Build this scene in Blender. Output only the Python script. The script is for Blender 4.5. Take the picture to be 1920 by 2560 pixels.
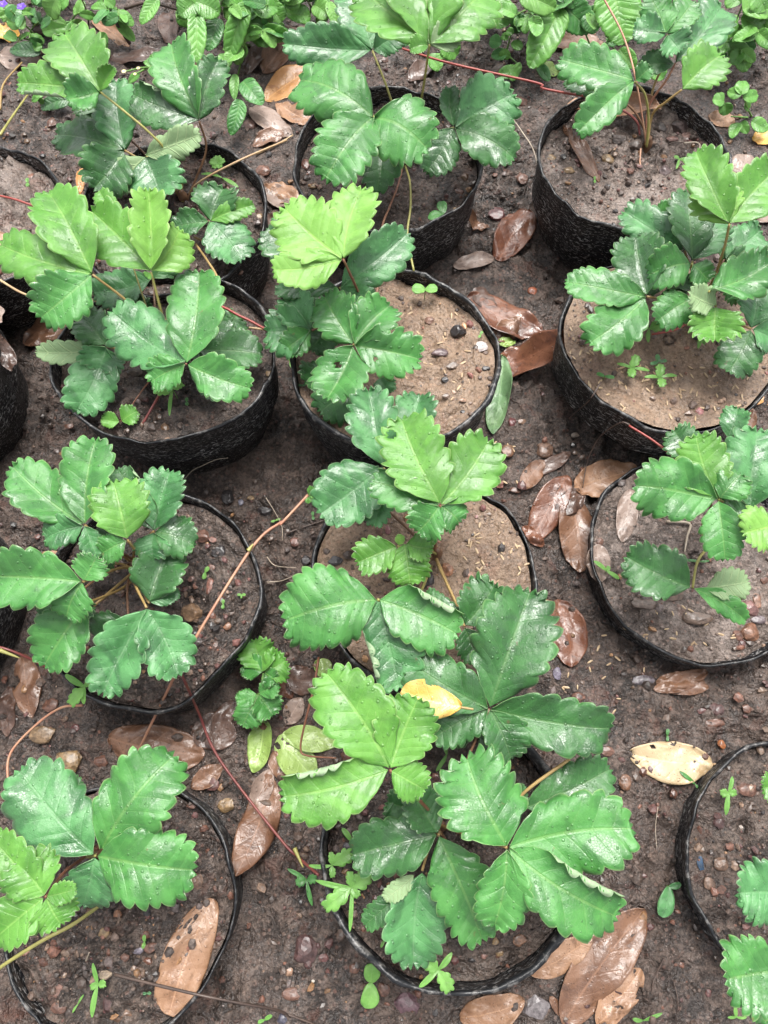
import bpy, math, random
import numpy as np
from mathutils import Vector

# ---------------------------------------------------------------- camera, sky, sun, exposure
scene = bpy.context.scene
for o in list(bpy.data.objects):
    bpy.data.objects.remove(o, do_unlink=True)
C = scene.collection
CAM_H = 0.81
CAM_TILT = 18.5
cam_data = bpy.data.cameras.new('camera')
cam_data.sensor_fit = 'VERTICAL'
cam_data.sensor_height = 36.0
cam_data.sensor_width = 27.0
cam_data.lens = 28.0
cam_data.clip_start = 0.01
cam_data.clip_end = 200.0
cam = bpy.data.objects.new('camera', cam_data)
cam.location = (0.0, 0.0, CAM_H)
cam.rotation_euler = (math.radians(CAM_TILT), 0, 0)
C.objects.link(cam)
scene.camera = cam

SUN_EL, SUN_AZ = 68.0, 12.0
world = bpy.data.worlds.new('World')
scene.world = world
world.use_nodes = True
wn = world.node_tree
wn.nodes.clear()
sky = wn.nodes.new('ShaderNodeTexSky')
sky.sky_type = 'NISHITA'
sky.sun_disc = False
sky.sun_elevation = math.radians(SUN_EL)
sky.sun_rotation = math.radians(SUN_AZ)
sky.air_density = 1.0
sky.dust_density = 4.0
sky.ozone_density = 1.0
hs = wn.nodes.new('ShaderNodeHueSaturation')
hs.inputs['Saturation'].default_value = 0.17          # an overcast sky has little blue left
hs.inputs['Value'].default_value = 1.0
bg = wn.nodes.new('ShaderNodeBackground')
bg.inputs['Strength'].default_value = 0.085
wo = wn.nodes.new('ShaderNodeOutputWorld')
wn.links.new(sky.outputs[0], hs.inputs['Color'])
wn.links.new(hs.outputs[0], bg.inputs[0])
wn.links.new(bg.outputs[0], wo.inputs[0])

sun_data = bpy.data.lights.new('sun', 'SUN')
sun_data.energy = 1.5
sun_data.angle = math.radians(34)
sun_data.color = (1.0, 0.97, 0.92)
sun = bpy.data.objects.new('sun', sun_data)
sun.rotation_euler = (math.radians(SUN_EL - 90), 0, math.radians(-SUN_AZ))
C.objects.link(sun)

scene.view_settings.view_transform = 'Standard'
scene.view_settings.look = 'None'
scene.view_settings.gamma = 1.0
scene.view_settings.use_curve_mapping = False
scene.view_settings.exposure = 1.62
scene.cycles.use_denoising = True
scene.cycles.max_bounces = 5
scene.cycles.use_adaptive_sampling = True
scene.cycles.adaptive_threshold = 0.02
scene.cycles.transparent_max_bounces = 4
scene.cycles.caustics_reflective = False
scene.cycles.caustics_refractive = False

rnd = random.Random(11)
nrs = np.random.RandomState(7)

# ---------------------------------------------------------------- object helpers
def link(o, parent=None):
    C.objects.link(o)
    if parent is not None:
        o.parent = parent
    return o

def tag(o, label=None, cat=None, group=None, kind=None):
    if label: o['label'] = label
    if cat: o['category'] = cat
    if group: o['group'] = group
    if kind: o['kind'] = kind
    return o

def empty(name, loc=(0, 0, 0)):
    o = bpy.data.objects.new(name, None)
    o.empty_display_size = 0.02
    o.location = loc
    return link(o)

def mesh_obj(name, V, F, mats, parent=None, uv=None, midx=None, smooth=True, col=None, origin=None):
    """V (n,3) in world metres, F list of faces; vertices are stored relative to the parent or origin."""
    V = np.asarray(V, dtype=np.float64)
    off = np.zeros(3)
    if parent is not None:
        p = parent
        while p is not None:
            off = off + np.array(p.location); p = p.parent
    loc = None
    if origin is not None:
        loc = np.array(origin) - off; off = np.array(origin, dtype=float)
    me = bpy.data.meshes.new(name)
    Fl = F.tolist() if isinstance(F, np.ndarray) else F
    me.from_pydata((V - off).tolist(), [], Fl)
    for m in (mats if isinstance(mats, (list, tuple)) else [mats]):
        me.materials.append(m)
    n = len(me.polygons)
    if smooth: me.polygons.foreach_set('use_smooth', np.ones(n, dtype=bool))
    if midx is not None: me.polygons.foreach_set('material_index', np.asarray(midx, dtype=np.int32))
    if uv is not None:
        lay = me.uv_layers.new(name='UVMap')
        li = np.empty(len(me.loops), dtype=np.int32); me.loops.foreach_get('vertex_index', li)
        lay.data.foreach_set('uv', np.asarray(uv, dtype=np.float32)[li].ravel())
    if col is not None:
        a = me.color_attributes.new('col', 'FLOAT_COLOR', 'POINT')
        c4 = np.ones((len(V), 4), dtype=np.float32); c4[:, :3] = col
        a.data.foreach_set('color', c4.ravel())
    me.update()
    o = bpy.data.objects.new(name, me)
    if loc is not None: o.location = loc
    return link(o, parent)

# ---------------------------------------------------------------- noise
def _hash(ix, iy, seed):
    h = (ix.astype(np.int64) * 374761393 + iy.astype(np.int64) * 668265263 + seed * 1442695041) & 0xffffffff
    h = ((h ^ (h >> 13)) * 1274126177) & 0xffffffff
    h = (h ^ (h >> 16)) & 0xffffffff
    return h / 4294967295.0

def vnoise(x, y, seed=0):
    x = np.asarray(x, float); y = np.asarray(y, float)
    ix = np.floor(x); iy = np.floor(y)
    fx = x - ix; fy = y - iy
    fx = fx * fx * fx * (fx * (fx * 6 - 15) + 10); fy = fy * fy * fy * (fy * (fy * 6 - 15) + 10)
    ix = ix.astype(np.int64); iy = iy.astype(np.int64)
    a = _hash(ix, iy, seed); b = _hash(ix + 1, iy, seed); c = _hash(ix, iy + 1, seed); d = _hash(ix + 1, iy + 1, seed)
    return (a * (1 - fx) + b * fx) * (1 - fy) + (c * (1 - fx) + d * fx) * fy - 0.5

def worley(x, y, seed=0):
    x = np.asarray(x, float); y = np.asarray(y, float)
    ix = np.floor(x).astype(np.int64); iy = np.floor(y).astype(np.int64)
    best = np.full(x.shape, 9.0)
    for dx in (-1, 0, 1):
        for dy in (-1, 0, 1):
            cx = ix + dx; cy = iy + dy
            px = cx + _hash(cx, cy, seed); py = cy + _hash(cx, cy, seed + 17)
            best = np.minimum(best, (px - x) ** 2 + (py - y) ** 2)
    return np.sqrt(best)

def clods(x, y, seed, amp):
    """lumpy wet earth: rounded clods of several sizes, metres"""
    wx = x + 0.006 * vnoise(x * 60, y * 60, seed + 90); wy = y + 0.006 * vnoise(x * 60, y * 60, seed + 91)
    h = 0.9 * vnoise(x * 9, y * 9, seed) + 0.7 * vnoise(x * 26, y * 26, seed + 1) + 0.45 * vnoise(x * 70, y * 70, seed + 2)
    m = np.clip(vnoise(x * 13, y * 13, seed + 3) * 2.2 + 0.55, 0.1, 1)
    h = h + m * 1.25 * (0.45 - np.minimum(worley(wx * 58, wy * 58, seed + 4), 0.8))
    h = h + (0.25 + m) * 0.65 * (0.45 - np.minimum(worley(wx * 125, wy * 125, seed + 5), 0.8))
    h = h - 0.9 * np.clip(vnoise(wx * 48, wy * 48, seed + 7) - 0.22, 0, 1) * 4 * np.clip(vnoise(x * 7, y * 7, seed + 8) + 0.5, 0, 1)
    h = h + 0.18 * vnoise(x * 240, y * 240, seed + 6)
    return amp * h

def ground_h(x, y):
    return clods(np.asarray(x, float), np.asarray(y, float), 3, 0.0090)

def gh(x, y):
    return float(ground_h(np.array([x]), np.array([y]))[0])

# ---------------------------------------------------------------- materials
def new_mat(name):
    m = bpy.data.materials.new(name); m.use_nodes = True
    nt = m.node_tree; nt.nodes.clear()
    out = nt.nodes.new('ShaderNodeOutputMaterial')
    return m, nt, out

class N:
    def __init__(s, nt): s.nt = nt
    def node(s, t, **k):
        n = s.nt.nodes.new(t)
        for a, b in k.items(): setattr(n, a, b)
        return n
    def set(s, sock, v):
        if hasattr(v, 'is_output'): s.nt.links.new(v, sock)
        else: sock.default_value = v
    def math(s, op, a, b=0.0, c=None, clamp=False):
        n = s.node('ShaderNodeMath', operation=op, use_clamp=clamp)
        s.set(n.inputs[0], a); s.set(n.inputs[1], b)
        if c is not None: s.set(n.inputs[2], c)
        return n.outputs[0]
    def ramp(s, v, lo, hi, a=0.0, b=1.0):
        n = s.node('ShaderNodeMapRange', interpolation_type='SMOOTHSTEP')
        s.set(n.inputs[0], v); s.set(n.inputs[1], lo); s.set(n.inputs[2], hi); s.set(n.inputs[3], a); s.set(n.inputs[4], b)
        return n.outputs[0]
    def mix(s, f, a, b):
        n = s.node('ShaderNodeMix', data_type='RGBA')
        s.set(n.inputs[0], f)
        s.set(n.inputs[6], (*a, 1) if isinstance(a, tuple) and len(a) == 3 else a)
        s.set(n.inputs[7], (*b, 1) if isinstance(b, tuple) and len(b) == 3 else b)
        return n.outputs[2]
    def noise(s, vec, scale, detail=3.0, rough=0.55, dist=0.0):
        n = s.node('ShaderNodeTexNoise')
        s.set(n.inputs['Vector'], vec); n.inputs['Scale'].default_value = scale
        n.inputs['Detail'].default_value = detail; n.inputs['Roughness'].default_value = rough; n.inputs['Distortion'].default_value = dist
        return n.outputs[0]
    def vor(s, vec, scale, feature='F1', rand=1.0):
        n = s.node('ShaderNodeTexVoronoi', feature=feature)
        s.set(n.inputs['Vector'], vec); n.inputs['Scale'].default_value = scale; n.inputs['Randomness'].default_value = rand
        return n
    def bump(s, h, strength, dist, normal=None):
        n = s.node('ShaderNodeBump'); n.inputs['Strength'].default_value = strength; n.inputs['Distance'].default_value = dist
        s.set(n.inputs['Height'], h)
        if normal is not None: s.set(n.inputs['Normal'], normal)
        return n.outputs[0]
    def coords(s): return s.node('ShaderNodeNewGeometry').outputs['Position']
    def uv(s):
        u = s.node('ShaderNodeUVMap'); u.uv_map = 'UVMap'
        x = s.node('ShaderNodeSeparateXYZ'); s.nt.links.new(u.outputs[0], x.inputs[0])
        return x.outputs[0], x.outputs[1]
    def drops(s, P, scale, keep):
        """height and mask of rain drops sitting on the surface"""
        v = s.vor(P, scale)
        sep = s.node('ShaderNodeSeparateColor'); s.nt.links.new(v.outputs['Color'], sep.inputs[0])
        on = s.ramp(sep.outputs[0], 1 - keep, 1 - keep + 0.02)
        rad = s.math('MULTIPLY_ADD', sep.outputs[1], 0.22, 0.13)
        d = s.math('DIVIDE', v.outputs['Distance'], rad)
        dome = s.math('SQRT', s.math('SUBTRACT', 1.0, s.math('MULTIPLY', d, d), clamp=True))
        h = s.math('MULTIPLY', dome, on)
        return h, s.math('MULTIPLY', s.ramp(d, 1.05, 0.9), on)

def leaf_mat(name, base, base2, vein, margin, rough=0.42, wet=0.6, trans=0.22, drop=0.42, quilt=1.0, spots=None, silver=0.22, spec=0.62):
    m, nt, out = new_mat(name); g = N(nt)
    P = g.coords(); u, v = g.uv()
    av = g.math('ABSOLUTE', v)
    fr = g.math('ABSOLUTE', g.math('SUBTRACT', g.math('FRACT', g.math('ADD', u, 0.5)), 0.5))
    vw = g.math('MULTIPLY_ADD', av, -0.05, 0.10)
    veins = g.math('MULTIPLY', g.ramp(fr, vw, 0.0), g.ramp(av, 1.0, 0.6))
    mid = g.ramp(av, 0.075, 0.02)
    edge = g.ramp(av, 0.955, 0.995)
    n1 = g.noise(P, 55, 4, 0.6, 0.5)
    n2 = g.noise(P, 420, 2, 0.5)
    c = g.mix(g.ramp(n1, 0.32, 0.68), base, base2)
    c = g.mix(g.math('MULTIPLY', g.ramp(n2, 0.45, 0.75), 0.22), c, tuple(x * 1.5 for x in base2))
    vc = g.vor(P, 520, 'DISTANCE_TO_EDGE').outputs['Distance']
    net = g.ramp(vc, 0.10, 0.0)
    c = g.mix(g.math('MULTIPLY', net, 0.08), c, vein)
    c = g.mix(g.math('MULTIPLY', veins, 0.2), c, vein)
    c = g.mix(g.math('MULTIPLY', mid, 0.6), c, vein)
    c = g.mix(g.math('MULTIPLY', edge, 0.6), c, margin)
    if spots:
        ns = g.noise(P, 75, 3, 0.6)
        c = g.mix(g.math('MULTIPLY', g.ramp(ns, 0.71, 0.76), 0.8), c, spots)
    # films of rain water: dark glossy patches between dull, silvery-haired ones
    fn = g.noise(P, 34, 2, 0.5, 1.0)
    film = g.ramp(fn, 0.47, 0.58)
    dry = g.math('MULTIPLY', g.ramp(fn, 0.56, 0.36), silver)
    c = g.mix(dry, c, tuple(min(1, x * 1.7 + 0.045) for x in base2))
    c = g.mix(g.math('MULTIPLY', film, 0.3), c, tuple(x * 0.65 for x in base))
    dh, dm = g.drops(P, 260, drop)
    wetm = g.math('MAXIMUM', g.math('MULTIPLY', film, wet), dm)
    relief = g.math('ADD', g.math('MULTIPLY', veins, -0.16), g.math('MULTIPLY', mid, -0.3))
    relief = g.math('ADD', relief, g.math('MULTIPLY', net, -0.08 * quilt))
    relief = g.math('ADD', relief, g.math('MULTIPLY', g.noise(P, 150, 3, 0.55), 0.95 * quilt))
    b1 = g.bump(relief, 0.8, 0.0010)
    b2 = g.bump(dh, 0.9, 0.0008, b1)
    p = g.node('ShaderNodeBsdfPrincipled')
    g.set(p.inputs['Base Color'], c)
    g.set(p.inputs['Roughness'], g.math('MULTIPLY_ADD', n1, 0.3, rough - 0.16))
    p.inputs['Specular IOR Level'].default_value = spec
    g.set(p.inputs['Coat Weight'], wetm)
    p.inputs['Coat Roughness'].default_value = 0.11
    p.inputs['Coat IOR'].default_value = 1.5
    p.inputs['Sheen Weight'].default_value = 0.08
    p.inputs['Sheen Roughness'].default_value = 0.5
    g.set(p.inputs['Normal'], b2); g.set(p.inputs['Coat Normal'], b2)
    t = g.node('ShaderNodeBsdfTranslucent')
    g.set(t.inputs['Color'], g.mix(0.5, c, tuple(min(1, x * 2.2) for x in base2)))
    mx = g.node('ShaderNodeMixShader'); mx.inputs[0].default_value = trans
    nt.links.new(p.outputs[0], mx.inputs[1]); nt.links.new(t.outputs[0], mx.inputs[2])
    nt.links.new(mx.outputs[0], out.inputs[0])
    return m

def under_mat(name, base, vein, rough=0.6):
    m, nt, out = new_mat(name); g = N(nt)
    P = g.coords(); u, v = g.uv()
    av = g.math('ABSOLUTE', v)
    fr = g.math('ABSOLUTE', g.math('SUBTRACT', g.math('FRACT', g.math('ADD', u, 0.5)), 0.5))
    veins = g.math('MAXIMUM', g.math('MULTIPLY', g.ramp(fr, 0.10, 0.02), g.ramp(av, 1.0, 0.7)), g.ramp(av, 0.07, 0.02))
    c = g.mix(g.noise(P, 120, 3), base, tuple(x * 0.75 for x in base))
    c = g.mix(g.math('MULTIPLY', veins, 0.6), c, vein)
    p = g.node('ShaderNodeBsdfPrincipled')
    g.set(p.inputs['Base Color'], c); p.inputs['Roughness'].default_value = rough
    g.set(p.inputs['Normal'], g.bump(g.math('ADD', veins, g.math('MULTIPLY', g.noise(P, 300, 2), 0.6)), 0.7, 0.0008))
    nt.links.new(p.outputs[0], out.inputs[0])
    return m

def dead_mat(name, base, base2, dark, wet=0.5, rough=0.45):
    m, nt, out = new_mat(name); g = N(nt)
    P = g.coords(); u, v = g.uv()
    av = g.math('ABSOLUTE', v)
    fr = g.math('ABSOLUTE', g.math('SUBTRACT', g.math('FRACT', g.math('ADD', u, 0.5)), 0.5))
    veins = g.math('MULTIPLY', g.ramp(fr, 0.09, 0.0), g.ramp(av, 1.0, 0.7))
    mid = g.ramp(av, 0.06, 0.02)
    c = g.mix(g.ramp(g.noise(P, 24, 4, 0.62, 0.8), 0.36, 0.64), base, base2)
    c = g.mix(g.math('MULTIPLY', g.ramp(g.noise(P, 60, 4, 0.65, 0.5), 0.52, 0.70), 0.8), c, dark)
    sp = g.vor(P, 430)
    sc = g.node('ShaderNodeSeparateColor'); nt.links.new(sp.outputs['Color'], sc.inputs[0])
    dots = g.math('MULTIPLY', g.ramp(sp.outputs['Distance'], 0.34, 0.10), g.ramp(sc.outputs[0], 0.80, 0.84))
    c = g.mix(g.math('MULTIPLY', dots, 0.8), c, tuple(x * 0.4 for x in dark))
    light = tuple(min(1, x * 1.35) for x in base2)
    c = g.mix(g.math('MULTIPLY', veins, 0.12), c, light)
    c = g.mix(g.math('MULTIPLY', mid, 0.55), c, light)
    film = g.ramp(g.noise(P, 26, 3, 0.6, 1.0), 0.47, 0.56)
    dh, dm = g.drops(P, 230, 0.28)
    rel = g.math('ADD', g.math('MULTIPLY', veins, -0.12), g.math('MULTIPLY', g.noise(P, 95, 5, 0.62), 1.6))
    b1 = g.bump(rel, 0.8, 0.0012)
    b2 = g.bump(dh, 0.9, 0.0007, b1)
    p = g.node('ShaderNodeBsdfPrincipled')
    g.set(p.inputs['Base Color'], c)
    g.set(p.inputs['Roughness'], g.math('MULTIPLY_ADD', g.noise(P, 90, 3), 0.3, rough - 0.15))
    p.inputs['Specular IOR Level'].default_value = 0.5
    g.set(p.inputs['Coat Weight'], g.math('MAXIMUM', g.math('MULTIPLY', film, wet), dm))
    p.inputs['Coat Roughness'].default_value = 0.07; p.inputs['Coat IOR'].default_value = 1.5
    g.set(p.inputs['Normal'], b2); g.set(p.inputs['Coat Normal'], b2)
    nt.links.new(p.outputs[0], out.inputs[0])
    return m

def stem_mat(name, a, b, rough=0.5):
    m, nt, out = new_mat(name); g = N(nt)
    P = g.coords()
    c = g.mix(g.ramp(g.noise(P, 45, 3, 0.6), 0.35, 0.65), a, b)
    p = g.node('ShaderNodeBsdfPrincipled')
    g.set(p.inputs['Base Color'], c); p.inputs['Roughness'].default_value = rough
    p.inputs['Coat Weight'].default_value = 0.25; p.inputs['Coat Roughness'].default_value = 0.15
    g.set(p.inputs['Normal'], g.bump(g.noise(P, 900, 2), 0.5, 0.0006))
    nt.links.new(p.outputs[0], out.inputs[0])
    return m

def soil_mat(name, dark, mid, light, red, wet=0.5, fine=1.0):
    m, nt, out = new_mat(name); g = N(nt)
    P = g.coords()
    nA = g.noise(P, 11, 5, 0.62, 0.4); nB = g.noise(P, 55, 5, 0.65, 0.3); nC = g.noise(P, 330, 4, 0.65)
    c = g.mix(g.ramp(nA, 0.40, 0.60), dark, mid)
    c = g.mix(g.math('MULTIPLY', g.ramp(nB, 0.45, 0.64), 0.8), c, light)
    c = g.mix(g.math('MULTIPLY', g.ramp(g.noise(P, 32, 4, 0.6, 0.6), 0.56, 0.70), 0.55), c, red)
    c = g.mix(g.math('MULTIPLY', g.ramp(nC, 0.52, 0.74), 0.6), c, tuple(x * 1.5 for x in light))
    c = g.mix(g.math('MULTIPLY', g.ramp(nC, 0.48, 0.32), 0.75), c, tuple(x * 0.3 for x in dark))
    v1 = g.vor(P, 210); v2 = g.vor(P, 520)
    sc = g.node('ShaderNodeSeparateColor'); nt.links.new(v1.outputs['Color'], sc.inputs[0])
    grain = g.math('MULTIPLY', g.ramp(v1.outputs['Distance'], 0.42, 0.30), g.ramp(sc.outputs[0], 0.72, 0.78))
    c = g.mix(g.math('MULTIPLY', grain, 0.55), c, g.mix(sc.outputs[1], tuple(x * 1.3 for x in red), tuple(x * 1.5 for x in light)))
    h = g.math('ADD', g.math('MULTIPLY', nB, 1.6), g.math('MULTIPLY', nC, 0.8))
    h = g.math('SUBTRACT', h, g.math('MULTIPLY', v1.outputs['Distance'], 0.7))
    h = g.math('SUBTRACT', h, g.math('MULTIPLY', v2.outputs['Distance'], 0.35))
    nrm = g.bump(h, 1.0, 0.0026 * fine)
    film = g.ramp(g.noise(P, 42, 4, 0.6, 0.8), 0.44, 0.56)
    p = g.node('ShaderNodeBsdfPrincipled')
    g.set(p.inputs['Base Color'], c)
    g.set(p.inputs['Roughness'], g.math('MULTIPLY_ADD', nB, 0.35, 0.36))
    g.set(p.inputs['Coat Weight'], g.math('MULTIPLY', film, wet)); p.inputs['Coat Roughness'].default_value = 0.11
    p.inputs['Coat IOR'].default_value = 1.42
    g.set(p.inputs['Normal'], nrm); g.set(p.inputs['Coat Normal'], nrm)
    nt.links.new(p.outputs[0], out.inputs[0])
    return m

def plastic_mat(name):
    """black woven-looking film pot with short pale scuffs that run round it (uv.x = metres round, uv.y = height)"""
    m, nt, out = new_mat(name); g = N(nt)
    u, v = g.uv(); P = g.coords()
    cv = g.node('ShaderNodeCombineXYZ')
    g.set(cv.inputs[0], g.math('MULTIPLY', u, 0.30)); g.set(cv.inputs[1], v)
    fl = g.noise(cv.outputs[0], 480, 2, 0.5)
    fl2 = g.noise(cv.outputs[0], 900, 1, 0.5)
    patch = g.ramp(g.noise(P, 30, 3), 0.34, 0.66)
    streak = g.math('MULTIPLY', g.ramp(fl, 0.575, 0.63), patch)
    streak = g.math('MAXIMUM', streak, g.math('MULTIPLY', g.ramp(fl2, 0.62, 0.68), 0.9))
    dirt = g.math('MULTIPLY', g.ramp(g.noise(P, 22, 4, 0.65, 0.5), 0.55, 0.70), 0.35)
    c = g.mix(g.noise(P, 60, 3), (0.006, 0.006, 0.007), (0.014, 0.014, 0.016))
    c = g.mix(dirt, c, (0.055, 0.048, 0.042))
    mud = g.math('MULTIPLY', g.ramp(v, 0.030, 0.0), g.ramp(g.noise(P, 70, 4, 0.7), 0.44, 0.60))
    c = g.mix(g.math('MULTIPLY', mud, 0.8), c, (0.060, 0.045, 0.037))
    c = g.mix(g.math('MULTIPLY', streak, 0.8), c, (0.45, 0.44, 0.43))
    h = g.math('ADD', g.math('MULTIPLY', g.math('SINE', g.math('MULTIPLY', v, 2200.0)), 0.25), fl)
    p = g.node('ShaderNodeBsdfPrincipled')
    g.set(p.inputs['Base Color'], c)
    g.set(p.inputs['Roughness'], g.math('MULTIPLY_ADD', g.noise(P, 80, 3), 0.4, 0.36))
    p.inputs['Specular IOR Level'].default_value = 0.25
    g.set(p.inputs['Normal'], g.bump(h, 0.2, 0.0005))
    nt.links.new(p.outputs[0], out.inputs[0])
    return m

def rim_mat(name):
    m, nt, out = new_mat(name); g = N(nt)
    P = g.coords()
    c = g.mix(g.math('MULTIPLY', g.ramp(g.noise(P, 120, 4, 0.7), 0.50, 0.66), 0.7), (0.011, 0.012, 0.014), (0.20, 0.19, 0.18))
    p = g.node('ShaderNodeBsdfPrincipled')
    g.set(p.inputs['Base Color'], c); p.inputs['Roughness'].default_value = 0.36
    g.set(p.inputs['Normal'], g.bump(g.noise(P, 260, 3), 0.7, 0.001))
    nt.links.new(p.outputs[0], out.inputs[0])
    return m

def stone_mat(name, attr=True, c0=(0.2, 0.1, 0.07), rough=0.4):
    m, nt, out = new_mat(name); g = N(nt)
    P = g.coords()
    if attr:
        a = g.node('ShaderNodeVertexColor'); a.layer_name = 'col'; base = a.outputs[0]
    else:
        base = (*c0, 1)
    n = g.noise(P, 240, 4, 0.65)
    mul = g.node('ShaderNodeMix', data_type='RGBA', blend_type='MULTIPLY'); mul.inputs[0].default_value = 1.0
    g.set(mul.inputs[6], base); g.set(mul.inputs[7], g.mix(g.ramp(n, 0.3, 0.7), (0.5, 0.47, 0.45), (1.35, 1.3, 1.25)))
    p = g.node('ShaderNodeBsdfPrincipled')
    g.set(p.inputs['Base Color'], mul.outputs[2]); g.set(p.inputs['Roughness'], g.math('MULTIPLY_ADD', n, 0.4, rough - 0.15))
    p.inputs['Coat Weight'].default_value = 0.35; p.inputs['Coat Roughness'].default_value = 0.15
    g.set(p.inputs['Normal'], g.bump(n, 0.7, 0.0012))
    nt.links.new(p.outputs[0], out.inputs[0])
    return m

LM = {
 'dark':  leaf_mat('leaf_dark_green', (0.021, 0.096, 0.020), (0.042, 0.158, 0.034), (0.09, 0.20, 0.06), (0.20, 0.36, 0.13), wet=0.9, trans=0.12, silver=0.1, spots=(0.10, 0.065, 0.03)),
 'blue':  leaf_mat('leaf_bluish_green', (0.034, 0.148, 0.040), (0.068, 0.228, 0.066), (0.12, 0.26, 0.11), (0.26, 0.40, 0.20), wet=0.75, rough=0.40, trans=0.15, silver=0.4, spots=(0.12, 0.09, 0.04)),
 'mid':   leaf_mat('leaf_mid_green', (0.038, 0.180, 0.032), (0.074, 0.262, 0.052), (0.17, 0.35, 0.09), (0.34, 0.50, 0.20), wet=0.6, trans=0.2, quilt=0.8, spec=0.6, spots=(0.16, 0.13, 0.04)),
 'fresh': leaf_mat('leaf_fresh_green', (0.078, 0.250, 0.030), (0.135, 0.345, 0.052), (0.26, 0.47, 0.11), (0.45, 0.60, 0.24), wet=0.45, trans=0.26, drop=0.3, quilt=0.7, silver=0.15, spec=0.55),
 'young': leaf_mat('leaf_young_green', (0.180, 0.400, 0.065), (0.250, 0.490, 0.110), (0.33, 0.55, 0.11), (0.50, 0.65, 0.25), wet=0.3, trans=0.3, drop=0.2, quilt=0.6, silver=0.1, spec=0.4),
 'weed':  leaf_mat('leaf_weed_green', (0.095, 0.295, 0.040), (0.160, 0.400, 0.070), (0.22, 0.42, 0.09), (0.22, 0.42, 0.10), wet=0.5, trans=0.26, quilt=0.5, spec=0.6, silver=0.1),
 'seed':  leaf_mat('leaf_seedling_green', (0.150, 0.360, 0.070), (0.210, 0.440, 0.100), (0.26, 0.48, 0.14), (0.26, 0.48, 0.14), wet=0.3, trans=0.25, drop=0.1, quilt=0.2, silver=0.0, spec=0.4),
 'pale':  under_mat('leaf_underside_up', (0.24, 0.36, 0.17), (0.36, 0.48, 0.24)),
}
UNDER = under_mat('leaf_underside', (0.30, 0.42, 0.24), (0.42, 0.52, 0.30))
DM = {
 'brown':  dead_mat('dead_leaf_brown', (0.130, 0.060, 0.032), (0.210, 0.110, 0.065), (0.060, 0.028, 0.018), wet=0.75),
 'tan':    dead_mat('dead_leaf_tan', (0.24, 0.125, 0.068), (0.34, 0.195, 0.115), (0.14, 0.070, 0.035), wet=0.5),
 'red':    dead_mat('dead_leaf_red_brown', (0.125, 0.048, 0.028), (0.190, 0.080, 0.045), (0.055, 0.024, 0.018), wet=0.9, rough=0.38),
 'dark':   dead_mat('dead_leaf_dark', (0.075, 0.040, 0.028), (0.110, 0.062, 0.045), (0.035, 0.020, 0.016), wet=0.85),
 'grey':   dead_mat('dead_leaf_grey', (0.200, 0.140, 0.110), (0.300, 0.220, 0.180), (0.100, 0.065, 0.050), wet=0.6),
 'orange': dead_mat('dead_leaf_orange', (0.42, 0.19, 0.055), (0.50, 0.26, 0.10), (0.25, 0.10, 0.035), wet=0.6),
 'yellow': dead_mat('dead_leaf_yellow', (0.62, 0.33, 0.040), (0.62, 0.42, 0.13), (0.60, 0.26, 0.07), wet=0.5),
 'beige':  dead_mat('dead_leaf_beige', (0.42, 0.31, 0.18), (0.50, 0.38, 0.23), (0.36, 0.25, 0.13), wet=0.6),
 'green':  dead_mat('fallen_leaf_green', (0.22, 0.34, 0.075), (0.30, 0.42, 0.12), (0.16, 0.24, 0.05), wet=0.6),
 'dgreen': dead_mat('fallen_leaf_dull_green', (0.12, 0.22, 0.10), (0.17, 0.28, 0.13), (0.05, 0.09, 0.04), wet=0.6),
}
SM = {
 'yg':   stem_mat('stalk_yellow_green', (0.28, 0.27, 0.075), (0.36, 0.33, 0.10)),
 'yb':   stem_mat('stalk_yellow_brown', (0.30, 0.20, 0.070), (0.38, 0.26, 0.10)),
 'br':   stem_mat('stalk_brown', (0.130, 0.065, 0.035), (0.20, 0.105, 0.055)),
 'rb':   stem_mat('stalk_red_brown', (0.20, 0.075, 0.045), (0.26, 0.12, 0.065)),
 'red':  stem_mat('runner_red', (0.28, 0.045, 0.038), (0.34, 0.075, 0.055)),
 'dred': stem_mat('runner_dark_red', (0.15, 0.032, 0.030), (0.21, 0.055, 0.045)),
 'pink': stem_mat('runner_pink_brown', (0.42, 0.19, 0.12), (0.46, 0.26, 0.16)),
 'tan':  stem_mat('runner_tan', (0.44, 0.28, 0.15), (0.50, 0.36, 0.20)),
 'grn':  stem_mat('stem_green', (0.12, 0.27, 0.05), (0.17, 0.33, 0.08)),
 'twig': stem_mat('twig_dark', (0.050, 0.032, 0.026), (0.085, 0.055, 0.042), 0.6),
 'root': stem_mat('root_pale', (0.36, 0.29, 0.22), (0.46, 0.39, 0.31), 0.6),
 'husk': stem_mat('rice_husk', (0.34, 0.23, 0.13), (0.48, 0.35, 0.21), 0.5),
}
GROUND = soil_mat('wet_earth', (0.021, 0.0145, 0.0115), (0.060, 0.042, 0.034), (0.138, 0.100, 0.082), (0.108, 0.046, 0.033), wet=0.85)
SOIL = {
 'dark': soil_mat('potting_soil_dark', (0.030, 0.021, 0.017), (0.074, 0.053, 0.043), (0.160, 0.120, 0.098), (0.115, 0.055, 0.040), wet=0.7),
 'brown': soil_mat('potting_soil_brown', (0.140, 0.090, 0.058), (0.215, 0.142, 0.092), (0.265, 0.185, 0.127), (0.19, 0.105, 0.068), wet=0.45, fine=0.6),
 'grey': soil_mat('potting_soil_grey', (0.080, 0.058, 0.047), (0.165, 0.125, 0.103), (0.270, 0.215, 0.185), (0.170, 0.088, 0.064), wet=0.8, fine=0.9),
}
FLM = {'purple': stem_mat('petal_purple', (0.10, 0.03, 0.36), (0.16, 0.06, 0.46)), 'cream': stem_mat('petal_cream', (0.70, 0.62, 0.25), (0.78, 0.72, 0.42))}
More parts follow.
